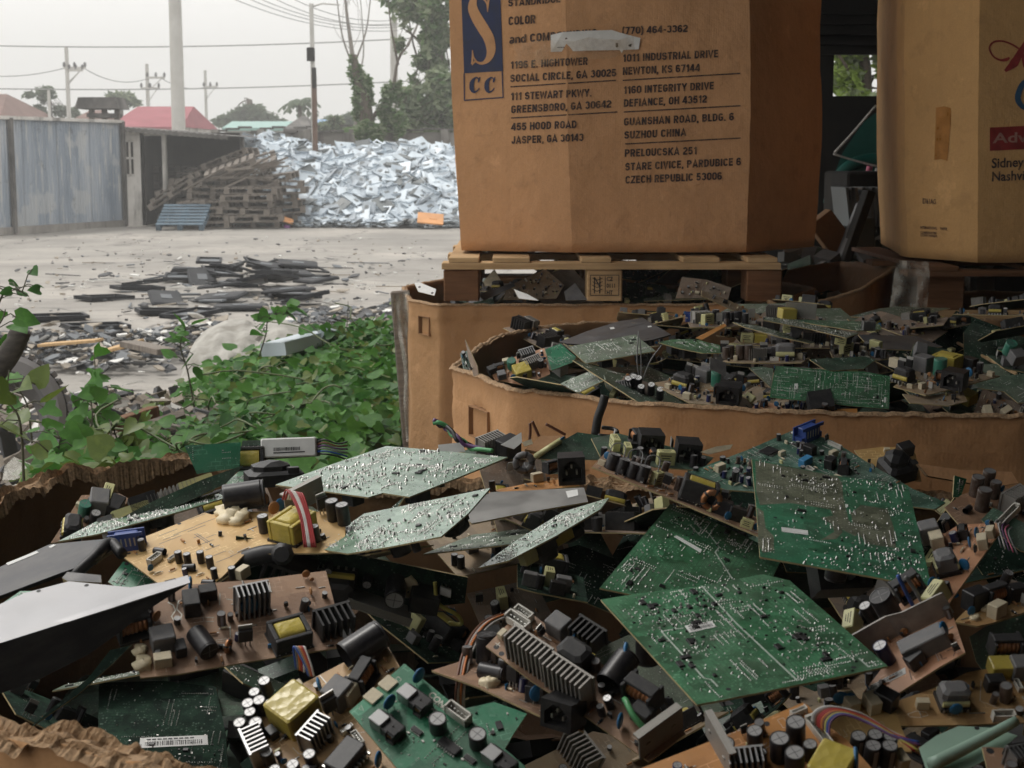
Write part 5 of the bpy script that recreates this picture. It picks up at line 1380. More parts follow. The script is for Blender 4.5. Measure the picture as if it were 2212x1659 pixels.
def m_toroid(mt='copper'):
    m = MB(); Rr, r = .36, .16; n, k = 26, 8
    for i in range(n):
        for j in range(k):
            a, b = 2 * math.pi * i / n, 2 * math.pi * j / k; q = r * (1.0 if i % 2 else .86); m.v.append(((Rr + q * math.cos(b)) * math.cos(a), q * math.sin(b) * 1.3, .5 + (Rr + q * math.cos(b)) * math.sin(a)))
    for i in range(n):
        for j in range(k): m.f.append((i * k + j, ((i + 1) % n) * k + j, ((i + 1) % n) * k + (j + 1) % k, i * k + (j + 1) % k)); m.m.append(0 if i % 5 else 1); m.sm.append(True)
    return m.mesh('toroid', [mt, 'ferrite'])
def m_conn(mat, n):
    m = MB(); m.box((0, .42, .5), (1, .16, 1)); m.box((0, -.42, .4), (1, .16, .8)); m.box((0, 0, .15), (1, .7, .3)); m.box((.47, 0, .5), (.06, 1, 1)); m.box((-.47, 0, .5), (.06, 1, 1))
    for i in range(n): m.box((-.42 + .84 * (i + .5) / n, 0, .45), (.25 / n, .14, .7), 1)
    return m.mesh('socket', [mat, 'solder'])
def m_vga():
    m = MB(); m.bbox((0, .1, .45), (.82, .8, .9), .04); m.box((0, -.32, .45), (1.25, .1, 1.0)); m.prism([(-.42, .2), (.42, .2), (.34, .76), (-.34, .76)], .32, .6, 0, Matrix(((1, 0, 0, 0), (0, 0, -1, 0), (0, 1, 0, 0), (0, 0, 0, 1))))
    m.box((0, .45, .98), (1.2, .1, .22)); m.box((.5, 0, .18), (.16, .8, .36)); m.box((-.5, 0, .18), (.16, .8, .36))
    for s in (-1, 1): m.cyl((s * .52, -.36, .48), (s * .52, -.56, .48), .09, n=6, mi=1)
    for i in range(5): m.box((-.3 + i * .15, .505, .55), (.05, .02, .5), 1)
    return m.mesh('video_socket', ['vga_blue', 'solder_dull'])
def m_to220():
    m = MB(); m.box((0, 0, .62), (1, .42, .58), 0); m.box((0, .2, .72), (1, .1, .78), 1)
    for i in (-.33, 0, .33): m.box((i, .02, .16), (.1, .06, .34), 1)
    return m.mesh('transistor', ['black_plastic', 'solder_dull'])
def m_chip():
    m = MB(); m.bbox((0, 0, .6), (1, .72, .8), .04, 0)
    for i in range(8):
        for s in (-1, 1): m.box((-.44 + i * .125, s * .42, .35), (.05, .16, .2), 1)
    return m.mesh('chip', ['black_plastic', 'solder'])
def m_resistor():
    m = MB(); m.lathe([(0, -.5), (.12, -.48), (.16, -.36), (.12, -.28), (.12, .28), (.16, .36), (.12, .48), (0, .5)], 8, 0, Tr(0, 0, .2) @ Ry(math.pi / 2)); m.tube([(-.8, 0, 0), (-.8, 0, .2), (.8, 0, .2), (.8, 0, 0)], .035, 4, 1)
    return m.mesh('resistor', ['ceramic_tan', 'solder'])
def m_diode():
    m = MB(); m.cyl((-.5, 0, .2), (.5, 0, .2), .2, n=10); m.cyl((.25, 0, .2), (.4, 0, .2), .206, n=10, mi=1, caps=False); m.tube([(-.9, 0, 0), (-.9, 0, .2), (.9, 0, .2), (.9, 0, 0)], .04, 4, 1)
    return m.mesh('diode', ['black_plastic', 'solder'])
def m_glue():
    m = MB(); n, k = 12, 7
    for j in range(k):
        for i in range(n):
            a = 2 * math.pi * i / n; b = math.pi * .55 * j / (k - 1); p = Vector((math.cos(a) * math.sin(b + .08), math.sin(a) * math.sin(b + .08), math.cos(b))); q = 1 + .5 * noise.noise(p * 1.7) + .2 * noise.noise(p * 5)
            m.v.append(tuple(p * q * .5))
    for j in range(k - 1):
        for i in range(n): m.f.append((j * n + i, (j + 1) * n + i, (j + 1) * n + (i + 1) % n, j * n + (i + 1) % n)); m.m.append(0); m.sm.append(True)
    return m.mesh('glue', ['glue'])
def m_facet():
    m = MB(); m.bbox((0, 0, .3), (1, 1, .6), .12); m.bbox((-.05, .05, .75), (.66, .7, .4), .16); m.box((.3, -.35, .5), (.2, .2, .5)); return m.mesh('plug_housing', ['black_plastic'])
KINDS = {   # kind: mesh maker, natural size in metres (x, y, z), sub-part maker
    'cap': (lambda: cap_mesh('sleeve_black', 'can_top'), (.0055, .0055, .018)), 'cap_blue': (lambda: cap_mesh('sleeve_blue', 'can_top'), (.005, .005, .016)),
    'cap_brown': (lambda: cap_mesh('sleeve_brown', 'ferrite_grey'), (.006, .006, .02)), 'cap_big': (lambda: cap_mesh('sleeve_black', 'black_plastic'), (.0125, .0125, .036)), 'cap_green': (lambda: cap_mesh('sleeve_green', 'sleeve_green'), (.008, .008, .02)),
    'trans': (lambda: m_transformer('ferrite'), (.04, .034, .026)), 'trans_grey': (lambda: m_transformer('ferrite_grey'), (.036, .03, .024)), 'trans_yel': (lambda: m_transformer('tape_yellow'), (.04, .036, .026)),
    'etrans': (lambda: m_etrans('ferrite', 'tape_yellow'), (.034, .03, .026)), 'etrans_grey': (lambda: m_etrans('ferrite_grey', 'tape_yellow'), (.034, .03, .026)),
    'sink': (lambda: m_heatsink(7, 'aluminium'), (.04, .022, .028)), 'sink_dusty': (lambda: m_heatsink(9, 'aluminium_dusty'), (.045, .022, .028)), 'sink_black': (lambda: m_heatsink(6, 'black_anodised'), (.05, .03, .03)),
    'plate': (lambda: m_plate('aluminium_dusty'), (.06, .014, .03)), 'plug': (m_plug_mesh, (.031, .03, .027)), 'disc': (lambda: m_disc('ceramic_blue'), (.011, .009, .012)), 'disc_tan': (lambda: m_disc('ceramic_tan'), (.01, .009, .011)),
    'box_yel': (lambda: m_block('tape_pale'), (.026, .012, .02)), 'box_white': (lambda: m_block('cream', False), (.016, .01, .012)), 'box_grey': (lambda: m_block('ferrite_grey', False), (.018, .016, .016)), 'box_black': (lambda: m_block('black_plastic', False), (.02, .014, .016)), 'relay': (lambda: m_block('relay_blue', False), (.024, .012, .012)),
    'tape_block': (lambda: m_block('tape_yellow', False), (.034, .03, .022)),
    'coil': (m_coil, (.028, .022, .022)), 'toroid': (m_toroid, (.024, .02, .024)), 'conn': (lambda: m_conn('white_nylon', 5), (.02, .007, .009)), 'conn_long': (lambda: m_conn('white_nylon', 10), (.04, .007, .009)), 'vga': (m_vga, (.032, .02, .02)),
    'to220': (m_to220, (.010, .008, .018)), 'chip': (m_chip, (.014, .008, .0028)), 'chip_big': (m_chip, (.022, .026, .003)), 'res': (m_resistor, (.009, .009, .009)), 'diode': (m_diode, (.008, .008, .008)), 'glue': (m_glue, (.02, .02, .016)), 'facet': (m_facet, (.05, .04, .03)),
}
PNAME = {'cap': 'capacitor', 'cap_blue': 'capacitor', 'cap_brown': 'capacitor', 'cap_big': 'capacitor', 'cap_green': 'capacitor', 'trans': 'transformer', 'trans_grey': 'transformer', 'trans_yel': 'transformer', 'etrans': 'transformer', 'etrans_grey': 'transformer',
         'sink': 'heat_sink', 'sink_dusty': 'heat_sink', 'sink_black': 'heat_sink', 'plate': 'heat_sink', 'plug': 'mains_inlet', 'disc': 'disc_capacitor', 'disc_tan': 'disc_capacitor', 'box_yel': 'film_capacitor', 'box_white': 'film_capacitor', 'box_grey': 'relay', 'box_black': 'relay', 'relay': 'relay', 'tape_block': 'taped_coil',
         'coil': 'choke', 'toroid': 'toroid', 'conn': 'socket', 'conn_long': 'socket', 'vga': 'video_socket', 'to220': 'transistor', 'chip': 'chip', 'chip_big': 'chip', 'res': 'resistor', 'diode': 'diode', 'glue': 'glue', 'facet': 'plug_housing'}
SUB = {'trans': ('winding', lambda: m_winding('tape_yellow')), 'trans_grey': ('winding', lambda: m_winding('tape_pale')), 'trans_yel': ('winding', lambda: m_winding('tape_yellow')), 'etrans': ('winding', lambda: m_winding('tape_yellow')), 'etrans_grey': ('winding', lambda: m_winding('tape_pale')), 'plug': ('pin', m_pins)}
def part(kind, parent, mw, s=1.0, sub=True, dims=None):
    fn, d = KINDS[kind]; me = P_(kind, fn); d = dims or d
    o = link(PNAME[kind], me, parent, mw @ Sc(d[0] * s, d[1] * s, d[2] * s))
    if sub and kind in SUB:
        nm, f = SUB[kind]; b = link(nm, P_(kind + nm, f), o)
        if kind.startswith('etrans'): b.matrix_local = Tr(0, 0, .2) @ Sc(1.30, 1.36, .37)
    return o

# ------------------------------------------------------------------ circuit boards
def fit_normal(pts, n0, zc, w=.25, cone=50):
    """plane normal that makes the picture outline's corners square; pts in picture units"""
    rays = np.array([ray(*p) for p in pts]); c = rays.mean(0); A = CAM + c * ((zc - CAMZ) / c[2])
    n0 = np.array(n0, float); n0 /= np.linalg.norm(n0); rng = np.random.default_rng(1); best = n0; bs = 9e9; spread = math.tan(R(cone)) * .5
    for it in range(6):
        N = best + rng.normal(0, spread, (500, 3)); N = np.vstack([best[None], N]); N /= np.linalg.norm(N, axis=1)[:, None]
        den = N @ rays.T; t = (N @ (A - CAM))[:, None] / den
        Q = rays[None] * t[..., None]
        Nx, Pv = np.roll(Q, -1, 1) - Q, np.roll(Q, 1, 1) - Q
        cs = (Nx * Pv).sum(-1) / (np.linalg.norm(Nx, axis=-1) * np.linalg.norm(Pv, axis=-1) + 1e-9)
        size = np.linalg.norm(Nx, axis=-1).max(1)
        cost = (cs ** 2).sum(1) + w * (1 - N @ n0) * 4 + (den.max(1) > -.04) * 50 + np.maximum(0, size - .34) * 12 + (t.min(1) < .2) * 50
        i = cost.argmin(); bs = cost[i]; best = N[i]; spread *= .5
    return best, A
BOARDS = []
class Board:
    """outline given in picture units; the face we see is local +z"""
    def __init__(s, label, outline, mat, z=ZR, n0=(0, -.1, 1), corners=None, fit=True, w=.25, group=None, name='circuit_board', cat='circuit board', th=.0017, cone=50, n=None, face=None, edge='pcb_edge', rootmesh=True):
        s.px = outline
        cr = corners or outline[:4]
        if n is None and fit and len(cr) >= 3: N, A = fit_normal(cr, n0, z, w, cone)
        else:
            N = np.array(n if n is not None else n0, float); N /= np.linalg.norm(N); r = np.mean([ray(*p) for p in outline], 0); A = CAM + r * ((z - CAMZ) / r[2])
        s.N = Vector(N); s.A = Vector(A)
        a = s.hit(*cr[0]); b = s.hit(*cr[1]); x = (b - a); x -= s.N * x.dot(s.N); x.normalize(); y = s.N.cross(x)
        c = Vector((0, 0, 0))
        for p in outline: c += s.hit(*p)
        c /= len(outline); s.c = c
        s.mw = Matrix(((x.x, y.x, s.N.x, c.x), (x.y, y.y, s.N.y, c.y), (x.z, y.z, s.N.z, c.z), (0, 0, 0, 1))); s.inv = s.mw.inverted()
        s.poly = [s.uv(*p) for p in outline]
        s.e = empty(name, s.mw, label, cat, group)
        s.th = th
        m = MB(); m.prism(s.poly, -th, 0, 0, None, 1); s.body = m.build('board' if name == 'circuit_board' else 'sheet', [mat, edge], s.e)
        s.mat = mat; s.done = []; BOARDS.append(s)
    def hit(s, px, py):
        r = Vector(ray(px, py)); t = s.N.dot(s.A - Vector(CAM)) / s.N.dot(r); return Vector(CAM) + r * t
    def uv(s, px, py): q = s.inv @ s.hit(px, py); return (q.x, q.y)
    def inside(s, x, y, mar=.004):
        P = s.poly; c = False; n = len(P); dmin = 9
        for i in range(n):
            (x1, y1), (x2, y2) = P[i], P[(i + 1) % n]
            if (y1 > y) != (y2 > y) and x < (x2 - x1) * (y - y1) / (y2 - y1) + x1: c = not c
            dx, dy = x2 - x1, y2 - y1; L = dx * dx + dy * dy or 1e-9; t = max(0, min(1, ((x - x1) * dx + (y - y1) * dy) / L)); dmin = min(dmin, math.hypot(x - x1 - t * dx, y - y1 - t * dy))
        return c and dmin > mar
    def bounds(s):
        return min(p[0] for p in s.poly), max(p[0] for p in s.poly), min(p[1] for p in s.poly), max(p[1] for p in s.poly)
    def put(s, kind, px, py, rot=0., sz=1., dims=None, lie=None, below=False):
        """stand a part on the board where the picture shows its foot; lie = compass angle on the board it lies towards"""
        u, v = s.uv(px, py); d = dims or KINDS[kind][1]
        mw = Tr(u, v, 0) @ Rz(R(rot))
        s.done.append((u, v, max(d[0], d[1]) * sz * (1. if PNAME[kind] == 'capacitor' else .55)))
        if lie is not None: mw = Tr(u, v, d[0] * sz) @ Rz(R(lie)) @ Ry(R(90))
        return part(kind, s.e, mw, sz, dims=dims)
    def dirpx(s, px, py, qx, qy):
        a, b = s.uv(px, py), s.uv(qx, qy); return math.degrees(math.atan2(b[1] - a[1], b[0] - a[0]))
    def solder(s, dens=9000, chips=14, mat='solder', side=1, seed=0, rows=10, big=.0013, js=1.0):
        """solder joints, pin rows and tiny chips on the visible face"""
        rnd = random.Random(seed + 17); x0, x1, y0, y1 = s.bounds(); A = (x1 - x0) * (y1 - y0); m = MB()
        def joint(x, y, r):
            if not s.inside(x, y, .003): return
            r *= js; n = 5; a0 = rnd.random() * 6; h = r * rnd.uniform(.7, 1.7); tx, ty = rnd.gauss(0, r * .3), rnd.gauss(0, r * .3)
            vs = [(x + r * math.cos(a0 + 6.283 * i / n), y + r * math.sin(a0 + 6.283 * i / n), 0) for i in range(n)] + [(x + tx + r * .4 * math.cos(a0 + 6.283 * i / n), y + ty + r * .4 * math.sin(a0 + 6.283 * i / n), h) for i in range(n)]
            m.add(vs, [(i, (i + 1) % n, n + (i + 1) % n, n + i) for i in range(n)] + [tuple(range(n, 2 * n))], 0, None, True)
        N = int(A * dens * 1.35); cl = [(rnd.uniform(x0, x1), rnd.uniform(y0, y1), rnd.uniform(.012, .04)) for _ in range(9)]
        for i in range(N):
            if rnd.random() < .72: c = rnd.choice(cl); x, y = rnd.gauss(c[0], c[2]), rnd.gauss(c[1], c[2] * .7)
            else: x, y = rnd.uniform(x0, x1), rnd.uniform(y0, y1)
            x, y = round(x / .0026) * .0026, round(y / .0026) * .0026
            joint(x, y, rnd.choice((.0005, .0006, .0006, .0007, .0008, .0009, big * .85)))
        for i in range(int(rows * 1.5)):
            x, y = rnd.uniform(x0, x1), rnd.uniform(y0, y1); k = rnd.randrange(4, 16); h = rnd.random() < .5; pr = rnd.choice((0, 0, .0076, .0052)); pt = rnd.choice((.0026, .0026, .002))
            for j in range(k):
                joint(x + (j * pt if h else 0), y + (0 if h else j * pt), .0007)
                if pr: joint(x + (j * pt if h else pr), y + (pr if h else j * pt), .0007)
        for i in range(chips):
            c = rnd.choice(cl); x, y = rnd.gauss(c[0], c[2]), rnd.gauss(c[1], c[2])
            if not s.inside(x, y, .008): continue
            w, h = rnd.choice(((.004, .003), (.006, .004), (.003, .0016), (.009, .005), (.002, .0012))); m.bbox((0, 0, .0009), (w, h, .0018), .0003, 1, Tr(x, y, 0) @ Rz(rnd.choice((0, math.pi / 2))))
        for i in range(chips * 4):
            c = rnd.choice(cl); x, y = rnd.gauss(c[0], c[2]), rnd.gauss(c[1], c[2])
            if s.inside(x, y, .004): m.box((x, y, .0004), (.0022, .0012, .0009) if rnd.random() < .5 else (.0012, .0022, .0009), rnd.choice((2, 2, 1)))
        m.build('solder_and_chips', [mat, 'black_plastic', 'solder_dull'], s.e)  # joints, chips and small resistors together in one mesh
        return s
    def under(s, n=6, kinds=('cap', 'etrans', 'sink_dusty', 'cap_big', 'box_black', 'plug'), seed=0):
        """parts on the hidden face, peeping out at the edges"""
        rnd = random.Random(seed + 5); x0, x1, y0, y1 = s.bounds(); c = 0
        for _ in range(n * 6):
            x, y = rnd.uniform(x0, x1), rnd.uniform(y0, y1)
            if not s.inside(x, y, .014): continue
            part(rnd.choice(kinds), s.e, Tr(x, y, -s.th) @ Rx(math.pi) @ Rz(rnd.choice((0, 1, 2, 3)) * math.pi / 2), rnd.uniform(.7, 1), sub=False); c += 1
            if c >= n: break
        return s
    def silk(s, lines, mat='silk_white', name='silkscreen', w=1.6, h=.00015):
        """printed lines, each a list of picture points"""
        m = MB()
        for L in lines:
            P = [s.uv(*p) for p in L]; ww = w * s.c.y / FOC
            vs = []
            for i, (x, y) in enumerate(P):
                a, b = P[max(0, i - 1)], P[min(len(P) - 1, i + 1)]; dx, dy = b[0] - a[0], b[1] - a[1]; l = math.hypot(dx, dy) or 1; vs += [(x - dy / l * ww / 2, y + dx / l * ww / 2, h), (x + dy / l * ww / 2, y - dx / l * ww / 2, h)]
            m.add(vs, [(2 * i, 2 * i + 1, 2 * i + 3, 2 * i + 2) for i in range(len(P) - 1)])
        m.build(name, mat, s.e); return s
    def fill(s, n, kinds, seed=0, sz=(.7, 1.05), gap=.9, avoid=()):
        rnd = random.Random(seed * 13 + 7); x0, x1, y0, y1 = s.bounds(); done = list(avoid); c = 0
        for _ in range(n * 14):
            k = rnd.choice(kinds); d = KINDS[k][1]; q = rnd.uniform(*sz); r = max(d[0], d[1]) * q * (.5 if PNAME[k] != 'capacitor' else 1.0)
            x, y = rnd.uniform(x0, x1), rnd.uniform(y0, y1)
            if not s.inside(x, y, r * .8) or any(math.hypot(x - a, y - b) < (r + t) * gap for a, b, t in done): continue
            done.append((x, y, r)); c += 1
            part(k, s.e, Tr(x, y, 0) @ Rz(rnd.choice((0, 1, 2, 3)) * math.pi / 2 + rnd.gauss(0, .06)) @ (Rx(R(rnd.gauss(0, 5))) @ Ry(R(rnd.gauss(0, 5))) if PNAME[k] in ('capacitor', 'disc_capacitor', 'transistor') else Matrix()), q)
            if c >= n: break
        return s
    def label(s, quad, bars=True, mat='paper_white', h=.0004):
        """sticker given by four picture corners (top-left, top-right, bottom-right, bottom-left)"""
        m = MB(); P = [s.uv(*p) for p in quad]
        m.prism(P, 0, h); o = m.build('sticker', mat, s.e)
        if bars:
            A, B, C_, D = [Vector((p[0], p[1], h + .00025)) for p in P]; rnd = random.Random(3); m = MB(); t = .08
            while t < .9:
                w = rnd.choice((.006, .01, .016)); f = lambda a, b: A.lerp(B, a).lerp(D.lerp(C_, a), b)
                m.add([f(t, .42), f(t + w, .42), f(t + w, .85), f(t, .85)], [(0, 1, 2, 3)]); t += w + rnd.choice((.007, .012, .018))
            f = lambda a, b: A.lerp(B, a).lerp(D.lerp(C_, a), b)
            for i in range(9): m.add([f(.1 + i * .08, .16), f(.16 + i * .08, .16), f(.16 + i * .08, .28), f(.1 + i * .08, .28)], [(0, 1, 2, 3)])
            m.build('barcode', 'ink', o)
        return s
    def detail(s, dens, seed):
        """the small fry: resistors, links, little cans, printed outlines"""
        rnd = random.Random(seed); x0, x1, y0, y1 = s.bounds(); n = int(min(160, (x1 - x0) * (y1 - y0) * dens)); m = MB(); mk = MB()
        for i in range(n):
            x, y = rnd.uniform(x0, x1), rnd.uniform(y0, y1); k = rnd.random(); A = Tr(x, y, 0) @ Rz(rnd.choice((0, 1, 2, 3)) * math.pi / 2)
            if not s.inside(x, y, .006): continue
            if k < .22: L = rnd.uniform(.0026, .004); m.cyl((-L, 0, .0018), (L, 0, .0018), .0011, n=6, mi=rnd.choice((0, 0, 3)), mat=A); m.box((0, 0, .0012), (L * 3.4, .0006, .0006), 1, A)
            elif k < .42: m.box((0, 0, .0006), (rnd.uniform(.005, .014), .0006, .0007), 1, A)
            elif k < .55: r = rnd.uniform(.002, .0032); h = r * rnd.uniform(1.8, 3.2); m.cyl((0, 0, 0), (rnd.gauss(0, .001), rnd.gauss(0, .001), h), r, n=10, mi=2, mat=A, capmi=4)
            elif k < .66: m.prism([(-.0022, 0), (.0022, 0), (.0016, .002), (0, .0026), (-.0016, .002)], .002, .0065, 2, A); m.box((0, .0006, .001), (.003, .0005, .002), 1, A)
            elif k < .74: m.bbox((0, 0, .0022), (.0055, .0025, .0044), .0005, rnd.choice((3, 5, 5)), A)
            elif k < .8: m.box((0, 0, .003), (.003, .0012, .005), rnd.choice((0, 6)), A)
            else:
                w, h = rnd.uniform(.003, .012), rnd.uniform(.002, .006); z = .00016; t = .0003
                for c, d in (((0, h / 2), (w, t)), ((0, -h / 2), (w, t)), ((w / 2, 0), (t, h)), ((-w / 2, 0), (t, h))):
                    if rnd.random() < .75: mk.add([A @ Vector((c[0] - d[0] / 2, c[1] - d[1] / 2, z)), A @ Vector((c[0] + d[0] / 2, c[1] - d[1] / 2, z)), A @ Vector((c[0] + d[0] / 2, c[1] + d[1] / 2, z)), A @ Vector((c[0] - d[0] / 2, c[1] + d[1] / 2, z))], [(0, 1, 2, 3)])
        if m.v: m.build('small_components', ['ceramic_tan', 'solder_dull', 'black_plastic', 'cream', 'can_top', 'tape_pale', 'ceramic_blue'], s.e)
        if mk.v: mk.build('printed_outlines', 'silk_white', s.e)
    def holes(s, pts, r=.002):
        m = MB()
        for p in pts: x, y = s.uv(*p); m.cyl((x, y, 0), (x, y, .00012), r, n=12)
        m.build('screw_holes', 'ink', s.e); return s
    def wire(s, pts, mat, r=.0009, lift=0.):
        """a lead: points (px, py, height above the board)"""
        P = []
        for px, py, h in pts: u, v = s.uv(px, py); P.append((u, v, h))
        m = MB(); m.tube(smoothpath(P, 6), r, 6); return m.build('wire', mat, s.e)
def air_wire(name, label, pts, mat, r, cat='wire', group=None):
    """loose lead: (px, py, Y)"""
    W0 = Vector(atY(pts[0][0], pts[0][1], pts[0][2])); m = MB(); m.tube(smoothpath([Vector(atY(*p)) - W0 for p in pts], 6), r, 7)
    return tag(m.build(name, mat, None, Matrix.Translation(W0)), label, cat, group)
# ------------------------------------------------------------------ the heap in the nearest bin
def q(c, *pts): return [c(*p) for p in pts]
G1 = 'circuit boards heaped in the nearest bin'
def B(label, c, pts, mat, z=1.19, corners=None, **k):
    return Board(label, q(c, *pts), mat, z, corners=q(c, *corners) if corners else None, group=G1, **k)

# -- green solder-side boards on the right
b = B('large green solder-side board with a barcode sticker and pale diagonal lines, lower right', c7, [(33, 832), (180, 808), (520, 765), (830, 708), (960, 738), (1442, 1158), (1250, 1200), (640, 1322), (505, 1347)], 'pcb_green', 1.205, corners=[(33, 832), (505, 1347), (1442, 1158), (905, 690)])
b.solder(9500, 46, rows=34, seed=2).under(7, seed=1).label(q(c7, (445, 962), (575, 938), (602, 966), (470, 996)))
b.silk([q(c7, (528, 765), (700, 950), (1000, 1232)), q(c7, (330, 988), (440, 972)), q(c7, (330, 988), (540, 1218), (575, 1225), (608, 1260)), q(c7, (1300, 1120), (1350, 1165))], 'silk', w=4.2)
b.holes(q(c7, (245, 822), (640, 760), (660, 1272), (1275, 1165)), .0022)
b = B('dark green board with a long white serial strip, partly covered by the large barcode board', c7, [(28, 775), (375, 362), (600, 455), (930, 612), (860, 760), (560, 830), (180, 806)], 'pcb_green', 1.178, corners=[(28, 775), (375, 362), (930, 612), (590, 1010)])
b.solder(9000, 34, rows=26, seed=5).under(3, seed=8).label(q(c7, (392, 524), (405, 518), (530, 588), (522, 602)), bars=False)
b.silk([q(c7, (505, 432), (495, 455), (525, 485), (560, 505), (615, 575), (595, 600), (680, 732)), q(c7, (470, 465), (520, 518))], 'silk', w=3.6)
b = B('green board with big grey-brown dusty areas, topmost on the right', c7, [(774, 140), (960, 178), (1200, 225), (1540, 270), (1610, 560), (1655, 760), (1590, 762), (1350, 716), (815, 622), (800, 420)], 'pcb_patch', 1.235, corners=[(774, 140), (1540, 270), (1655, 765), (815, 622)])
b.solder(9500, 26, rows=24, seed=9, big=.0018).under(6, seed=3, kinds=('plug', 'cap_big', 'etrans', 'box_black')).label(q(c7, (920, 478), (1050, 494), (1052, 516), (924, 500)), bars=False)
m = MB()
for P in (q(c7, (792, 152), (960, 182), (1195, 228), (1218, 262), (1225, 340), (1250, 440), (1300, 500), (1285, 522), (1200, 480), (1160, 390), (960, 358), (815, 368), (796, 300)), q(c7, (1262, 408), (1310, 368), (1440, 388), (1472, 480), (1482, 580), (1335, 558), (1272, 474)), q(c7, (802, 380), (832, 400), (842, 480), (882, 520), (884, 590), (830, 604), (806, 560)), q(c7, (1110, 430), (1175, 420), (1222, 500), (1190, 535), (1110, 540), (1180, 500), (1165, 460))): m.prism([b.uv(*p) for p in P], 0, .00012)
m.build('bare_area', 'pcb_bare', b.e)
b.silk([q(c7, (1240, 300), (1248, 330)), q(c7, (1315, 590), (1325, 630)), q(c7, (1548, 625), (1560, 665)), q(c7, (1570, 680), (1578, 720))], 'ink', 'slots', 2.2)
b.holes(q(c7, (890, 430), (1510, 508), (1350, 662), (815, 165)), .0022)
# -- component-side green board with the blue video socket
b = B('dark green board with a blue video socket at its top corner, at the far rim', c4, [(950, 772), (1180, 685), (1368, 604), (1500, 650), (1642, 738), (1800, 830), (1920, 880), (1880, 905), (1500, 860), (1100, 832)], 'pcb_teal', 1.20, corners=[(950, 772), (1368, 604), (1800, 830), (1380, 1000)])
b.put('vga', *c4(1405, 640), rot=b.dirpx(*c4(950, 772), *c4(1368, 604)) + 180, sz=1.0); b.put('chip_big', *c4(1262, 692), rot=6, sz=.9); b.put('relay', *c4(1398, 738), rot=10, sz=.8); b.put('conn_long', *c4(1508, 672), rot=-88, sz=.55)
b.put('cap', *c4(1090, 722), sz=.8, dims=(.005, .005, .006)); b.put('cap', *c4(990, 760), sz=.7, dims=(.005, .005, .006)); b.put('coil', *c4(1540, 765), rot=40, sz=.7); b.put('box_black', *c4(1490, 748), rot=20, sz=.8); b.put('diode', *c4(1355, 665), rot=100)
b.solder(5200, 20, rows=14, seed=12, mat='solder_dull')
# -- long board seen almost edge on, a row of black coils
b = B('brown board seen nearly edge-on, carrying a row of wire-wound black coils and capacitors', c7, [(-10, 180), (400, 345), (814, 522), (880, 470), (420, 235), (70, 95)], 'pcb_brown', 1.235, n=(.30, -.08, .95), corners=[(-10, 180), (814, 522), (880, 470), (70, 95)])
for i, (u, v, k, s_) in enumerate(((80, 190, 'cap', .85), (130, 212, 'cap', .8), (180, 232, 'cap', .8), (228, 250, 'cap', .85))): b.put(k, *c7(u, v), sz=s_, dims=(.0085, .0085, .021))
for (u, v, k, r_, s_) in ((35, 172, 'box_white', 0, .5), (300, 262, 'box_yel', 80, .7), (345, 285, 'to220', 10, .9), (275, 283, 'res', 60, 1.), (330, 305, 'res', 60, 1.), (375, 322, 'res', 70, 1.), (445, 330, 'disc', 20, 1.2), (500, 350, 'trans', 15, 1.0), (560, 395, 'toroid', 20, 1.), (620, 410, 'box_black', 10, 1.0), (690, 440, 'box_black', 20, .9), (610, 385, 'box_white', 30, .5), (745, 480, 'box_yel', 10, .5), (650, 445, 'disc', 40, .8), (790, 495, 'disc', 40, .7)): b.put(k, *c7(u, v), rot=r_, sz=s_)
for j in range(3):
    b.wire([(*c7(60 + j * 85, 180 + j * 30), .002), (*c7(62 + j * 85, 170 + j * 30), .024), (*c7(118 + j * 85, 190 + j * 30), .026), (*c7(122 + j * 85, 215 + j * 30), .002)], 'wire_grey', .0007)
# -- salmon boards at the right
b = B('salmon board with blue disc capacitors, right of the topmost green board', c7, [(1700, 520), (1790, 465), (1975, 455), (1992, 502), (1735, 862), (1690, 830), (1640, 700)], 'pcb_salmon', 1.20, corners=[(1992, 480), (1735, 862), (1480, 880), (1730, 470)], n0=(.1, -.5, 1), w=.5)
for (u, v, k, r_, s_) in ((1815, 525, 'coil', 20, .55), (1885, 535, 'disc', 0, 1.), (1850, 582, 'disc', 20, 1.), (1825, 695, 'disc', 80, 1.1), (1950, 520, 'box_white', 10, .8), (1912, 572, 'box_white', 20, 1.), (1735, 690, 'etrans_grey', 30, .8), (1700, 778, 'disc', 10, .9), (1655, 540, 'box_grey', 30, 1.2), (1690, 575, 'box_white', 30, 1.3)): b.put(k, *c7(u, v), rot=r_, sz=s_)
b.holes(q(c7, (1938, 474), (1905, 478)), .0018)
b = B('salmon board with a bent grey metal fin and a barcode strip along its edge', c7, [(1700, 738), (1760, 905), (1822, 1092), (1700, 1160), (1480, 1300), (1330, 1330), (1320, 1290), (1420, 1160), (1370, 1000), (1530, 820)], 'pcb_salmon', 1.195, corners=[(1822, 1092), (1335, 1325), (1215, 1000), (1700, 750)], n0=(.1, -.4, 1))
b.label(q(c7, (1345, 1262), (1528, 1166), (1532, 1196), (1332, 1296)))
for (u, v, k, r_, s_) in ((1450, 1135, 'cap_blue', 0, 1.25), (1590, 1150, 'box_black', 20, .75), (1740, 1020, 'disc', 60, 1.3), (1700, 850, 'box_yel', 40, .9), (1560, 800, 'coil', 10, .9), (1680, 780, 'disc', 30, 1.), (1760, 1030, 'disc_tan', 10, .6)): b.put(k, *c7(u, v), rot=r_, sz=s_)
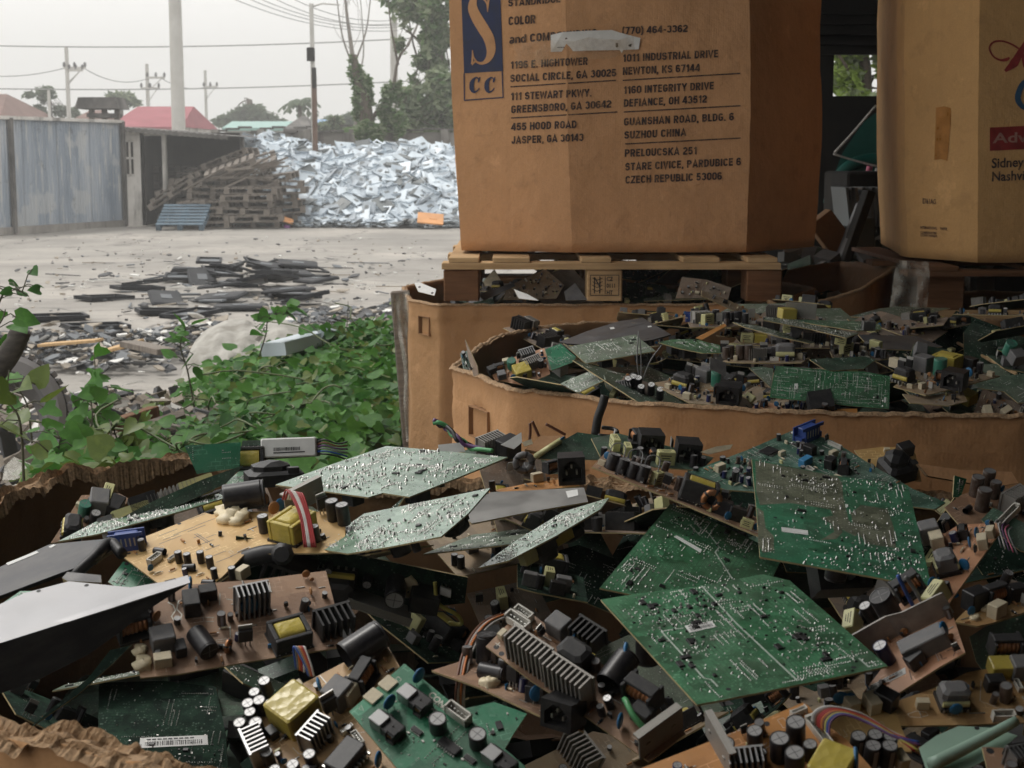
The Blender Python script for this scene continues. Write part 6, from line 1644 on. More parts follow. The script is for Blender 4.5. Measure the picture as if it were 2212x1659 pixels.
b.put('box_grey', *c7(1640, 1080), rot=b.dirpx(*c7(1822, 1092), *c7(1335, 1325)), dims=(.040, .017, .016)); b.put('cap_big', *c7(1470, 925), sz=.8); b.put('box_yel', *c7(1290, 990), rot=70, sz=.9); b.put('cap', *c7(1370, 930), sz=1.)
m = MB(); fin = [b.uv(*c7(1310, 1105)), b.uv(*c7(1480, 1010)), b.uv(*c7(1560, 990)), b.uv(*c7(1755, 895))]
vs = [(x, y, 0) for x, y in fin] + [(x, y, .024) for x, y in fin] + [(x - .002, y + .0015, .024) for x, y in fin] + [(x - .002, y + .0015, 0) for x, y in fin]
m.add(vs, [(i + 4 * r, i + 1 + 4 * r, (i + 5 + 4 * r) % 16, (i + 4 + 4 * r) % 16) for i in range(3) for r in range(4)] + [(0, 4, 8, 12), (3, 15, 11, 7)]); m.build('metal_fin', 'aluminium_dusty', b.e)
b.silk([q(c7, (1700, 1100), (1712, 1125), (1732, 1118)), q(c7, (1732, 1085), (1760, 1075), (1772, 1092), (1765, 1110)), q(c7, (1548, 1180), (1560, 1225))], 'ink', w=2)
for (pts, mt) in (([(1590, 905, .002), (1594, 905, .022), (1600, 900, .046)], 'wire_blue'), ([(1628, 885, .002), (1634, 885, .02), (1624, 880, .04)], 'wire_grey')): b.wire([(*c7(u, v), h) for u, v, h in pts], mt, .0018)
# -- bottom right corner
b = B('long tan board with one yellow-banded transformer, along the right part of the bottom', c7, [(1460, 1340), (1700, 1255), (1830, 1190), (2160, 1130), (2160, 1432), (1840, 1446), (1500, 1452)], 'pcb_tan', 1.165, n=(.02, -.42, .9), corners=[(1500, 1452), (2160, 1432), (2160, 1130), (1460, 1340)])
for (u, v, k, r_, s_) in ((1755, 1340, 'etrans_grey', 0, .72), (1770, 1402, 'disc', 0, 1.), (1250, 1350, 'disc', 0, 1), (1990, 1190, 'tape_block', 0, .55), (2010, 1100, 'coil', 0, .9), (2090, 1200, 'box_grey', 0, 1.), (2005, 1420, 'conn', 0, .9)): b.put(k, *c7(u, v), rot=r_, sz=s_)
b.silk([q(c7, (1540, 1395), (1580, 1380), (1630, 1385), (1640, 1400), (1600, 1412), (1550, 1408), (1540, 1395)), q(c7, (1900, 1230), (1895, 1330), (1990, 1368), (2111, 1372))], 'silk_white', w=1.4)
b = B('cream board with two small white blocks, half under the long tan board', c7, [(1160, 1340), (1300, 1320), (1470, 1330), (1505, 1450), (1560, 1580), (1180, 1560), (1100, 1440)], 'pcb_yellow', 1.155, n=(.0, -.42, .9), corners=[(1100, 1440), (1180, 1560), (1560, 1580), (1470, 1330)])
for (u, v, k, r_, s_) in ((1255, 1365, 'box_white', 0, 1.), (1360, 1365, 'box_white', 0, 1.), (1205, 1352, 'disc', 70, 1.15), (1258, 1380, 'disc', 0, .7), (1352, 1382, 'disc', 0, .7), (1428, 1350, 'box_black', 30, .9), (1285, 1588, 'cap', 0, 1.1), (1365, 1580, 'cap', 0, 1.1), (1440, 1590, 'cap', 0, 1.1), (1355, 1640, 'cap', 0, 1.15), (1435, 1640, 'cap', 0, 1.15), (1185, 1600, 'cap', 0, 1.0), (1500, 1640, 'box_white', 0, .9)): b.put(k, *c7(u, v), rot=r_, sz=s_)
b = B('orange board crowded with silver-topped capacitors, at the bottom edge', c7, [(180, 1680), (640, 1500), (1025, 1338), (1052, 1352), (1105, 1420), (1240, 1520), (1400, 1700), (1380, 1780), (180, 1780)], 'pcb_orange', 1.17, n=(-.10, -.45, .88), corners=[(180, 1680), (1040, 1340), (1400, 1700), (540, 2040)])
for (u, v, s_) in ((655, 1610, 1.1), (790, 1555, 1.15), (912, 1610, 1.4), (990, 1530, 1.4), (985, 1680, 1.4), (1060, 1610, 1.), (820, 1640, .85)): b.put('cap', *c7(u, v), sz=s_, dims=(.0052, .0052, .0155))
b.put('plate', *c7(610, 1600), rot=b.dirpx(*c7(550, 1500), *c7(650, 1680)), dims=(.045, .01, .026)); b.put('sink', *c7(745, 1680), rot=-20, sz=.7); b.put('tape_block', *c7(1170, 1700), rot=35, sz=.9); b.put('disc', *c7(1280, 1670), rot=60, sz=1.6)
b.holes(q(c7, (1016, 1368), (848, 1442)), .0024)
b.put('conn_long', *c7(1110, 1505), rot=b.dirpx(*c7(1060, 1440), *c7(1160, 1570)), sz=.85)
b.silk([q(c7, (660 + i * 22, 1496 - i * 9), (674 + i * 22, 1490 - i * 9)) for i in range(7)] + [q(c7, (950, 1408), (968, 1398), (980, 1420)), q(c7, (820, 1560), (850, 1535)), q(c7, (820, 1580), (870, 1545))], 'silk_white', w=1.3)
for i, mt in enumerate(('wire_white', 'wire_grey', 'wire_brown', 'wire_red', 'wire_red', 'wire_orange', 'wire_brown', 'wire_yellow', 'wire_blue', 'wire_purple')):
    o = i * 9; b.wire([(*c7(1072 + o, 1462 + o * .9), .006), (*c7(1080 + o, 1440 + o * .6), .012), (*c7(1150 + o * .9, 1425 + o * .5), .015), (*c7(1300 + o * .5, 1448 + o * .6), .013), (*c7(1430 + o * .5, 1515 + o * .5), .011), (*c7(1560 + o * .5, 1570 + (i % 4) * 14), .008)], mt, .00095)
# rolled pale green plastic
b = Board('pale green translucent plastic sheet with a rolled edge, in the bottom right corner', q(c7, (1595, 1560), (1680, 1500), (1790, 1452), (1970, 1462), (2080, 1500), (1960, 1600), (1800, 1680), (1640, 1690)), 'green_film', 1.15, n=(0, -.4, .92), name='plastic_sheet', cat='plastic sheet', th=.0008, edge='green_film')
m = MB(); P = [b.uv(*c7(1650, 1672)) + (.006,), b.uv(*c7(1850, 1580)) + (.008,), b.uv(*c7(2060, 1475)) + (.010,)]; m.tube(smoothpath(P, 5), .0055, 12, taper=.004); m.build('rolled_edge', 'green_film', b.e)
b.holes(q(c7, (1880, 1463)), .002)
b = B('small brown board corner with a hole, in the extreme bottom right', c7, [(1905, 1555), (2010, 1560), (2160, 1600), (2160, 1740), (1950, 1740)], 'pcb_brown', 1.16, n=(.05, -.4, .9), corners=[(1905, 1555), (2160, 1600), (2160, 1740), (1950, 1740)])
b.put('sink', *c7(2090, 1650), rot=30, sz=.6); b.holes(q(c7, (1945, 1575)), .003)
# -- right edge
b = B('brown board with a cluster of dark capacitors, near the right edge under the bin rim', c7, [(1720, 380), (1800, 320), (1960, 260), (2160, 330), (2160, 470), (1960, 460), (1790, 462)], 'pcb_brown', 1.185, n=(.05, -.3, .95), corners=[(1720, 380), (1960, 260), (2160, 330), (1960, 460)])
for (u, v, k, s_, l_) in ((1870, 320, 'cap_brown', 1.3, None), (1925, 290, 'cap_brown', 1.3, None), (1900, 390, 'cap_brown', 1.4, None), (1960, 330, 'cap_brown', 1.1, None), (1820, 412, 'cap', .7, 10), (2060, 390, 'sink_dusty', .9, None)): b.put(k, *c7(u, v), sz=s_, lie=l_)
b = B('dusty brown board with black chokes and white glued blocks, at the right edge', c7, [(1770, 940), (1840, 870), (2000, 790), (2160, 760), (2160, 880), (1960, 945), (1880, 962)], 'pcb_tan', 1.185, n=(.0, -.2, .97), corners=[(1770, 940), (2160, 860), (2160, 740), (1840, 850)])
for (u, v, k, r_, s_) in ((1870, 870, 'box_black', 10, 1.15), (1960, 850, 'coil', 10, .9), (2070, 830, 'box_black', 0, .9), (1975, 910, 'box_white', 20, 1.1), (1850, 915, 'disc', 0, .8), (1925, 880, 'glue', 0, .6), (1870, 925, 'glue', 0, .5)): b.put(k, *c7(u, v), rot=r_, sz=s_)
b = B('small grey board slanting out at the right edge with a white socket and wires', c7, [(1900, 440), (1960, 380), (2160, 480), (2160, 610), (2090, 590)], 'pcb_dark', 1.205, n=(-.25, -.45, .9), corners=[(1900, 440), (1960, 380), (2160, 480), (2100, 560)])
b.put('conn_long', *c7(2030, 440), rot=0, sz=1.)
for j in range(5): b.wire([(*c7(1990 + j * 16, 450 + j * 10), .004), (*c7(1975 + j * 16, 500 + j * 12), .012), (*c7(2000 + j * 20, 590 + j * 8), .004)], ('wire_grey', 'wire_white', 'wire_purple', 'wire_pink', 'wire_grey')[j], .0008)
b = B('small bright green board standing up by the torn right rim', c7, [(1770, 222), (1830, 240), (1800, 330), (1762, 330)], 'pcb_bright', 1.20, n=(.4, -.8, .3)); b.solder(7000, 4, seed=4)
# glued black choke beside it
b = B('tan board bearing a fat black choke blobbed with white glue, below the middle bin', c4, [(1580, 685), (1688, 672), (1800, 678), (1815, 720), (1830, 800), (1660, 790)], 'pcb_yellow', 1.185, n=(0, -.5, .87), corners=[(1580, 685), (1810, 678), (1830, 800), (1600, 800)])
b.put('facet', *c4(1735, 775), rot=20, dims=(.046, .042, .04)); b.put('glue', *c4(1678, 806), sz=1.7); b.put('glue', *c4(1700, 760), sz=1.2); b.put('box_white', *c4(1700, 690), sz=.5); b.put('box_white', *c4(1755, 685), sz=.5); b.put('box_black', *c4(1765, 700), rot=20, sz=1.1)

# -- green boards in the middle, sky sheen put into their colour
b = B('large pale green solder-side board with a notched front edge, near the far rim', c6, [(45, 268), (330, 165), (590, 78), (900, 105), (1185, 133), (960, 225), (702, 328), (572, 308), (500, 330), (260, 296)], 'pcb_sky_sheen', 1.225, corners=[(45, 268), (590, 78), (1185, 133), (640, 345)], w=.1)
b.solder(8500, 16, rows=22, seed=21, big=.0017, js=1.6).under(9, seed=2)
b = B('pale green board with dense solder points, just below the notched pale board', c6, [(235, 580), (480, 410), (780, 350), (1100, 284), (990, 410), (858, 522), (620, 570), (400, 606)], 'pcb_sky_sheen', 1.225, corners=[(235, 580), (480, 410), (1100, 284), (858, 522)], w=.1)
b.solder(12000, 16, rows=26, seed=23, big=.0017, js=1.5).under(5, seed=6)
b = B('narrow green board tilted up to the right, seen at a low angle in the middle', c6, [(1042, 676), (1230, 540), (1460, 400), (1683, 332), (1640, 388), (1420, 520), (1190, 640)], 'pcb_sky_sheen', 1.205, corners=[(1042, 676), (1683, 332), (1640, 388), (1100, 665)], n=(-.30, -.02, .95))
b.solder(14000, 8, rows=24, seed=25, js=1.4).under(4, seed=7, kinds=('box_yel', 'tape_block', 'etrans'))
b = Board('shiny blank grey sheet with a small square sticker, leaning behind the pale boards', q(c6, (950, 410), (1100, 305), (1560, 282), (1580, 352), (1300, 400), (1010, 458)), 'metal_mid', 1.205, n=(-.06, -.14, .97), group=G1, name='metal_sheet', cat='metal sheet')
b.label(q(c6, (1470, 302), (1528, 292), (1532, 322), (1482, 334)), bars=False)
b = B('orange-brown board edge tucked behind the shiny grey sheet', c6, [(1090, 300), (1300, 258), (1480, 238), (1540, 275), (1100, 315)], 'pcb_orange', 1.19, n=(-.05, -.1, 1)); 
b.put('plug', *c6(1500, 255), rot=-25, dims=(.032, .03, .036)); b.put('coil', *c6(1400, 205), rot=10, sz=.7); b.put('box_white', *c6(1330, 250), sz=.9)
# -- tan and brown boards on the left
b = B('bright tan-yellow board with scattered small capacitors and a blue socket, left of centre', c5, [(556, 585), (800, 488), (1005, 405), (1040, 415), (1100, 400), (1700, 400), (1690, 600), (1200, 610), (1090, 720), (1060, 745), (850, 790), (762, 742)], 'pcb_yellow', 1.19, corners=[(850, 800), (1304, 615), (1010, 400), (556, 585)])
for (u, v, l_) in ((812, 615, 120), (882, 650, 110), (925, 660, 115), (960, 690, 140), (990, 650, 105), (1035, 675, 110), (1145, 728, 100), (700, 590, 80), (1055, 770, 130)): b.put('cap', *c5(u, v), sz=.72, lie=l_ if u in (812, 960, 1055) else None)
b.put('vga', *c5(630, 575), rot=150, sz=.95); b.put('conn', *c5(762, 650), rot=25, sz=.9); b.put('conn', *c5(845, 640), rot=25, sz=.5); b.put('box_white', *c5(1195, 720), rot=20, sz=.9)
b.put('cap_big', *c5(1110, 400), sz=1.25, lie=-28); b.put('glue', *c5(1135, 430), sz=1.5); b.put('glue', *c5(1180, 440), sz=1.3); b.put('glue', *c5(1105, 400), sz=1.1)
b.put('trans_yel', *c5(1445, 520), rot=20, sz=1.0); b.put('cap', *c5(1300, 500), sz=1.1); b.put('cap', *c5(1345, 535), sz=.8); b.put('cap', *c5(1550, 545), sz=1.); b.put('disc_tan', *c5(1300, 380), sz=1.4); b.put('disc_tan', *c5(1350, 420), sz=1.4); b.put('disc', *c5(1380, 400), sz=1.2)
b.put('plate', *c5(1500, 380), rot=10, sz=.9); b.put('cap', *c5(1640, 440), sz=1.3); b.put('cap', *c5(1690, 460), sz=1.3); b.put('to220', *c5(1590, 410), rot=0, sz=1.2)
for j in range(7): b.wire([(*c5(1410 + j * 12, 480), .034), (*c5(1440 + j * 12, 480 + j * 3), .045), (*c5(1490 + j * 8, 540), .03), (*c5(1500 + j * 9, 600), .006)], 'wire_red' if j not in (2, 3) else 'wire_white', .0011)
b.silk([q(c5, (u, v), (u + w_, v - w_ * .38)) for u, v, w_ in ((780, 520, 90), (800, 540, 80), (850, 515, 110), (920, 500, 90), (960, 470, 100), (780, 560, 110), (1010, 590, 70), (1040, 620, 70), (1060, 650, 80), (1130, 620, 60), (930, 440, 80), (990, 560, 60), (1010, 530, 50), (950, 530, 40))] + [q(c5, (955, 512), (1020, 555)), q(c5, (965, 508), (1030, 551))], 'ferrite_grey', w=1.7)
b.holes(q(c5, (632, 606), (880, 460)), .0022)
b = B('brown board with a yellow-wound black transformer and curly printed mark, under the white metal flange', c5, [(600, 820), (900, 760), (1250, 735), (1600, 690), (1695, 1062), (1200, 1140), (860, 1200), (690, 1216)], 'pcb_brown', 1.165, corners=[(600, 820), (1600, 690), (1695, 1062), (690, 1216)], n0=(0, -.6, 1))
b.put('trans', *c5(1420, 1035), rot=10, sz=.78, dims=(.046, .038, .026)); b.put('sink', *c5(1240, 895), rot=5, sz=1.0, dims=(.034, .016, .032)); b.put('disc', *c5(1225, 910), rot=0, sz=1.75); b.put('disc', *c5(1410, 1085), rot=5, sz=1.2); b.put('cap_big', *c5(960, 1030), sz=.78, lie=-70)
b.put('coil', *c5(655, 1000), rot=10, sz=1.1); b.put('box_black', *c5(645, 930), rot=0, sz=1.3); b.put('to220', *c5(1205, 1060), rot=0, sz=1.3); b.put('diode', *c5(1080, 1070), rot=-20, sz=1.5); b.put('box_black', *c5(940, 880), rot=90, sz=1.1); b.put('disc', *c5(935, 790), rot=80, sz=1.3); b.put('sink_black', *c5(1640, 980), rot=10, sz=.75)
b.put('box_grey', *c5(800, 1060), rot=5, sz=1.2); b.put('box_white', *c5(800, 1150), rot=0, sz=1.); b.put('glue', *c5(705, 1150), sz=.9); b.put('glue', *c5(690, 1085), sz=.7); b.put('disc_tan', *c5(770, 940), rot=40, sz=1.1); b.put('toroid', *c5(1120, 1085), rot=60, sz=.6)
b.silk([q(c5, (824, 845), (850, 860), (862, 885), (842, 915), (856, 940), (885, 935), (892, 905), (868, 880), (872, 850), (880, 835))], 'silk_white', 'printed_mark', 3); b.silk([q(c5, (1080, 800), (1078, 860)), q(c5, (1120, 775), (1150, 775)), q(c5, (1110, 830), (1150, 835)), q(c5, (1010, 920), (1050, 920)), q(c5, (1010, 940), (1050, 940)), q(c5, (1130, 960), (1130, 1040))], 'silk', w=1.5)
b.label(q(c5, (620, 840), (770, 810), (768, 830), (630, 862)), bars=False)
b = B('board seen edge-on, black finned heat sink and round capacitor facing out, crossing the middle left', c6, [(-150, 520), (400, 605), (990, 724), (975, 850), (500, 900), (-140, 720)], 'pcb_shaded', 1.155, n=(.0, -.93, -.30), corners=[(-150, 520), (990, 724), (975, 850), (-140, 720)])  # tan board; the shade on its face is in the material colour
for (u, v, k, r_, s_) in ((110, 660, 'sink_black', -10, 1.15), (350, 740, 'etrans', 5, 1.2), (640, 745, 'cap', 0, 2.0), (385, 700, 'disc', 0, 1.5), (560, 820, 'plate', -10, 1.2), (780, 800, 'box_black', 0, 1.6), (880, 760, 'to220', -10, 1.2), (910, 870, 'disc', 0, 1.1), (500, 720, 'cap', 0, .9), (310, 660, 'cap', 0, .8)): b.put(k, *c6(u, v), rot=r_, sz=s_)
b.put('glue', *c6(700, 770), sz=1.2); b.wire([(*c6(830, 720), .01), (*c6(850, 800), .02), (*c6(940, 850), .022), (*c6(960, 910), .016), (*c6(900, 920), .01)], 'wire_yellow', .0022)
m = MB(); 
b = B('tan board crowded with silver-topped capacitors and a yellow-taped transformer, bottom left', c6, [(-75, 1400), (140, 1265), (420, 1120), (560, 1000), (655, 1160), (420, 1390), (660, 1690), (640, 1800), (-50, 1800)], 'pcb_tan', 1.15, corners=[(-75, 1400), (560, 1010), (860, 1400), (225, 1790)], n0=(0, -.4, 1))
b.put('tape_block', *c6(150, 1420), rot=12, sz=.95, dims=(.036, .034, .026)); b.put('sink', *c6(255, 1530), rot=20, sz=.8, dims=(.036, .018, .026)); b.put('sink', *c6(-35, 1590), rot=80, sz=.75); b.put('chip_big', *c6(400, 1640), rot=20, sz=1.2, dims=(.026, .022, .012)); b.put('cap_big', *c6(400, 1165), lie=b.dirpx(*c6(400, 1165), *c6(500, 1100)), sz=1.05); b.put('coil', *c6(480, 1240), rot=30, sz=.9)
for (u, v, s_) in ((10, 1290, 1.2), (-70, 1400, 1.2), (-15, 1385, 1.2), (-60, 1440, 1.15), (-110, 1495, 1.2), (-30, 1500, 1.3), (20, 1640, 1.2), (230, 1650, 1.2), (150, 1700, 1.2), (-40, 1340, 1.1), (60, 1720, 1.1)): b.put('cap', *c6(u, v), sz=s_ * .82, dims=(.0052, .0052, .0165))
b.put('box_grey', *c6(365, 1330), rot=20, sz=1.2); b.put('box_white', *c6(420, 1310), rot=25, sz=1.3); b.put('disc', *c6(270, 1285), rot=70, sz=1.2); b.put('to220', *c6(330, 1400), rot=0, sz=1.3); b.put('disc', *c6(560, 1650), rot=40, sz=1.2); b.put('diode', *c6(110, 1500), rot=10, sz=1.3)
b.silk([q(c6, (400, 1500), (490, 1480), (560, 1560)), q(c6, (130, 1560), (160, 1590), (210, 1595)), q(c6, (470, 1520), (480, 1545))], 'silk_white', w=1.4); b.holes(q(c6, (55, 1480), (575, 1060)), .0035)
for j in range(5): b.wire([(*c6(150 + j * 10, 1180 + j * 4), .002), (*c6(160 + j * 12, 1140), .02), (*c6(200 + j * 8, 1190), .012), (*c6(215 + j * 6, 1225), .004)], ('wire_blue', 'wire_grey', 'wire_orange', 'wire_red', 'wire_white')[j], .001)
# -- bright green inverter board
b = B('bright green board with silver transformers and pale pads, bottom centre', c6, [(408, 1382), (535, 1270), (678, 1146), (900, 1330), (1270, 1650), (1300, 1800), (760, 1800)], 'pcb_bright', 1.165, corners=[(408, 1382), (678, 1146), (1310, 1690), (1040, 1920)], n0=(0, -.4, 1))
for (u, v) in ((735, 1340), (600, 1470), (1150, 1640)):
    a_ = b.dirpx(*c6(650, 1290), *c6(840, 1430)); b.put('box_black', *c6(u, v), rot=a_, dims=(.026, .0135, .008)); b.put('box_grey', *c6(u - 40, v - 20), rot=a_, dims=(.0125, .0115, .0105)).data = P_('silver', lambda: m_block('aluminium', False)); b.put('coil', *c6(u + 25, v + 45), rot=a_, dims=(.008, .0105, .0098))
for (u, v, s_) in ((845, 1470, 1.), (1040, 1545, 1.)): b.put('cap', *c6(u, v), sz=s_, dims=(.0068, .0068, .014))
for (u, v) in ((598, 1248), (525, 1310)): b.put('box_white', *c6(u, v), rot=b.dirpx(*c6(408, 1382), *c6(678, 1146)), dims=(.012, .011, .002))
b.put('disc', *c6(752, 1240), rot=0, sz=1.2); b.put('disc', *c6(610, 1370), rot=0, sz=1.2); b.put('chip', *c6(900, 1560), rot=b.dirpx(*c6(650, 1290), *c6(840, 1430)), sz=1.3); b.put('chip', *c6(740, 1480), rot=b.dirpx(*c6(650, 1290), *c6(840, 1430)), sz=.7); b.put('chip', *c6(1000, 1620), rot=b.dirpx(*c6(650, 1290), *c6(840, 1430)), sz=.7)
b.put('conn', *c6(945, 1410), rot=b.dirpx(*c6(650, 1290), *c6(840, 1430)), sz=1.1)
b.solder(5200, 10, rows=6, seed=31, mat='solder_dull', big=.0008); b.silk([q(c6, (648, 1210), (664, 1225), (650, 1240), (636, 1222), (648, 1210)), q(c6, (455, 1370), (466, 1352), (478, 1378), (455, 1370))], 'silk_white', w=1.3)
vs, fs = text_mesh('CONVT', .0075, 1.0, .0002); a_ = R(b.dirpx(*c6(800, 1280), *c6(890, 1365))); u0, v0 = b.uv(*c6(792, 1300)); m = MB(); m.add([(u0 + v.x * math.cos(a_) - v.y * math.sin(a_), v0 + v.x * math.sin(a_) + v.y * math.cos(a_), .0002) for v in vs], fs); m.build('silkscreen', 'silk_white', b.e)
for j, mt in enumerate(('wire_brown', 'wire_grey', 'wire_white', 'wire_orange', 'wire_white', 'wire_grey')):
    pass
air = [(945, 1395, 1.335), (948, 1250, 1.32), (985, 1080, 1.36), (1060, 960, 1.44), (1150, 910, 1.50), (1255, 895, 1.545)]
for j, mt in enumerate(('wire_brown', 'wire_white', 'wire_grey', 'wire_orange', 'wire_grey', 'wire_white')):
    air_wire('wire', ('brown lead', 'white lead', 'grey lead', 'orange lead', 'outer grey lead', 'outer white lead')[j] + ' in the flat bundle arching over the bright green board', [(*c6(u - 14 + j * 7 + (4 if j % 2 else 0), v + (j % 3) * 5), Y_ + .001 * (j % 3)) for u, v, Y_ in air], mt, .0012, 'wire', 'leads of the flat arching bundle')
b = B('small dark green board lying half under the bright green board', c6, [(960, 1370), (1120, 1335), (1280, 1392), (1215, 1490), (1150, 1600), (1060, 1520)], 'pcb_bright', 1.145, n=(.0, -.45, .9)); b.solder(3500, 6, seed=33, rows=4)
# -- heat sink boards in the middle
b = B('orange-brown board with twin grey finned heat sinks, running diagonally through the centre', c6, [(1078, 1062), (1265, 872), (1500, 1050), (1800, 1250), (2060, 1490), (1880, 1630), (1560, 1400), (1300, 1230)], 'pcb_brown', 1.17, corners=[(1078, 1062), (1265, 872), (2080, 1470), (1880, 1640)], n0=(-.1, -.4, 1))
b2a = b.dirpx(*c6(1190, 1100), *c6(1400, 1240))
b.put('sink_dusty', *c6(1300, 1150), rot=b2a, dims=(.044, .016, .030)); b.put('sink_dusty', *c6(1490, 1290), rot=b2a, dims=(.044, .016, .030)); b.put('etrans', *c6(1520, 1150), rot=b2a, sz=.85); b.put('cap_big', *c6(1680, 1290), lie=b.dirpx(*c6(1650, 1280), *c6(1740, 1160)), sz=.9); b.put('coil', *c6(1850, 1330), rot=b2a, sz=1.05); b.put('disc', *c6(1770, 1150), rot=30, sz=1.8); b.put('disc', *c6(1520, 1040), rot=30, sz=1.1); b.put('conn', *c6(1240, 960), rot=b2a, sz=1.2); b.put('conn', *c6(1268, 915), rot=b2a, sz=.9)
b.put('sink_black', *c6(1580, 1040), rot=b2a, sz=.6); b.put('box_grey', *c6(1440, 990), rot=b2a, sz=1.); b.put('disc', *c6(1740, 1460), rot=20, sz=1.2); b.put('plate', *c6(1940, 1540), rot=b2a + 80, dims=(.045, .012, .028)); b.put('box_black', *c6(1850, 1420), rot=b2a, sz=.9)
b.holes(q(c6, (1155, 1098), (1130, 1065)), .0025); b.silk([q(c6, (1125, 1045), (1150, 1062)), q(c6, (1130, 1060), (1148, 1042)), q(c6, (1170, 1000), (1210, 1030), (1190, 1052)), q(c6, (1290, 965), (1350, 1010))], 'silk_white', w=1.5)
b.wire([(*c6(1760, 1340), .004), (*c6(1770, 1390), .016), (*c6(1810, 1460), .014), (*c6(1870, 1495), .004)], 'wire_green', .0026)
b = B('brown board under the twin heat sink board, with capacitors and a black mains inlet', c6, [(812, 1180), (1000, 1120), (1300, 1180), (1560, 1390), (1560, 1480), (1350, 1405), (1050, 1265)], 'pcb_brown', 1.15, corners=[(812, 1180), (1360, 1410), (1600, 1330), (1050, 1100)], n0=(0, -.35, 1))
for (u, v, k, r_, s_) in ((1080, 1140, 'cap_big', 0, .75), (1170, 1230, 'cap', 0, 1.1), (1255, 1250, 'cap', 0, 1.6), (1100, 1250, 'glue', 0, .9), (1330, 1330, 'box_black', 20, .9), (1330, 1345, 'disc', 60, 1.3), (1210, 1270, 'to220', 0, 1.2)): b.put(k, *c6(u, v), rot=r_, sz=s_)
b.put('plug', *c6(1460, 1450), rot=10, sz=.9); b.put('cap', *c6(1050, 1215), lie=20, sz=1.3)
# -- deep and dark ones
b = B('very dark green board with a long barcode sticker, deep in the bottom left', c5, [(485, 1240), (800, 1230), (1060, 1260), (1110, 1500), (1120, 1700), (480, 1700)], 'pcb_shaded', 1.0, n=(0, -.42, .9), corners=[(485, 1240), (1060, 1240), (1110, 1700), (480, 1700)])
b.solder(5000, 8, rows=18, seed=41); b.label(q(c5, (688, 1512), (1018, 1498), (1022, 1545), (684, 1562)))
b = B('dark green board corner poking out below the black metal face', c5, [(120, 1480), (430, 1220), (540, 1080), (645, 1055), (560, 1140), (380, 1300)], 'pcb_shaded', 1.10, n=(.1, -.6, .8)); b.solder(4000, 4, rows=8, seed=42)
b = B('small green board under the yellow board, its front edge cut by the white flange', c5, [(530, 745), (605, 645), (700, 660), (770, 740), (620, 800)], 'pcb_bright', 1.165, n=(0, -.5, .87)); b.solder(14000, 4, rows=8, seed=43, big=.002); b.holes(q(c5, (622, 656)), .0025)
b = B('long pale board edge bristling with solder, lying along the left rim', c5, [(285, 546), (470, 450), (700, 385), (1075, 312), (1110, 330), (880, 400), (640, 465), (480, 510)], 'pcb_sky_sheen', 1.19, n=(-.12, -.05, .99), corners=[(285, 546), (1075, 312), (1110, 330), (480, 510)]); b.solder(18000, 14, rows=30, seed=44, js=1.5).under(4, seed=3)
b = B('dark green board on its long edge with yellow parts behind it, along the left rim', c5, [(470, 495), (760, 345), (1000, 240), (1195, 172), (1110, 262), (900, 360), (600, 470)], 'pcb_dark', 1.205, n=(.25, -.85, .35), corners=[(470, 495), (1195, 172), (1110, 262), (600, 470)]); b.solder(1200, 0, rows=2, seed=45)
for (u, v, k, s_) in ((640, 395, 'box_yel', 1.7), (960, 255, 'box_yel', 1.6), (880, 290, 'sink_dusty', 1.0), (800, 320, 'sink_dusty', .9), (520, 440, 'box_grey', 1.1), (700, 340, 'box_black', 1.6)): x_, y_ = b.uv(*c5(u, v)); part(k, b.e, Tr(x_, y_ - .004, -b.th) @ Rx(math.pi) @ Rz(.1), s_)
b = B('brown board tilted up against the left wall of the bin with a small green coil', c5, [(248, 556), (330, 430), (400, 320), (585, 310), (640, 340), (500, 470), (330, 540)], 'pcb_brown', 1.175, n=(.3, -.5, .8), corners=[(248, 556), (400, 320), (640, 320), (490, 545)])
for (u, v, k, r_, s_) in ((410, 410, 'cap_green', 0, .9), (480, 380, 'box_grey', 20, 1.4), (520, 350, 'box_yel', 10, 1.), (460, 460, 'cap', 0, 1.1), (350, 500, 'etrans', 20, .8), (560, 400, 'box_black', 0, 1.2)): b.put(k, *c5(u, v), rot=r_, sz=s_)
b = B('plain green board standing upright beside the torn left rim', c5, [(905, 76), (1182, 60), (1176, 185), (966, 216)], 'pcb_bright', 1.215, n=(.12, -.97, .2)); b.solder(900, 2, rows=2, seed=46)
b = B('pale green board end peeping out beside the black plug, far left', c5, [(1105, 262), (1200, 178), (1290, 190), (1255, 290)], 'pcb_sky_sheen', 1.19, n=(0, -.2, .98)); b.solder(8000, 3, seed=47)
# white labelled module
b = B('board bearing a white barcoded box, at the far rim beside the upright green board', c5, [(1175, 150), (1290, 146), (1570, 128), (1580, 40), (1190, 52)], 'pcb_dark', 1.215, n=(.05, -.97, .22))
m = MB(); a0, a1 = b.uv(*c5(1288, 138)), b.uv(*c5(1555, 36)); m.bbox(((a0[0] + a1[0]) / 2, (a0[1] + a1[1]) / 2, .009), (abs(a1[0] - a0[0]), abs(a1[1] - a0[1]), .018), .0015); m.build('white_box', 'paper_white', b.e)
L_ = b.th; m = MB(); P = [b.uv(*c5(*p)) for p in ((1340, 84), (1518, 76), (1518, 114), (1342, 122))]; rnd = random.Random(4); t = .04
while t < .75:
    w_ = rnd.choice((.01, .018, .026)); f = lambda a, c_: (P[0][0] + (P[1][0] - P[0][0]) * a + (P[3][0] - P[0][0]) * c_, P[0][1] + (P[1][1] - P[0][1]) * a + (P[3][1] - P[0][1]) * c_, .0186); m.add([f(t, .15), f(t + w_, .15), f(t + w_, .6), f(t, .6)], [(0, 1, 2, 3)]); t += w_ + .018
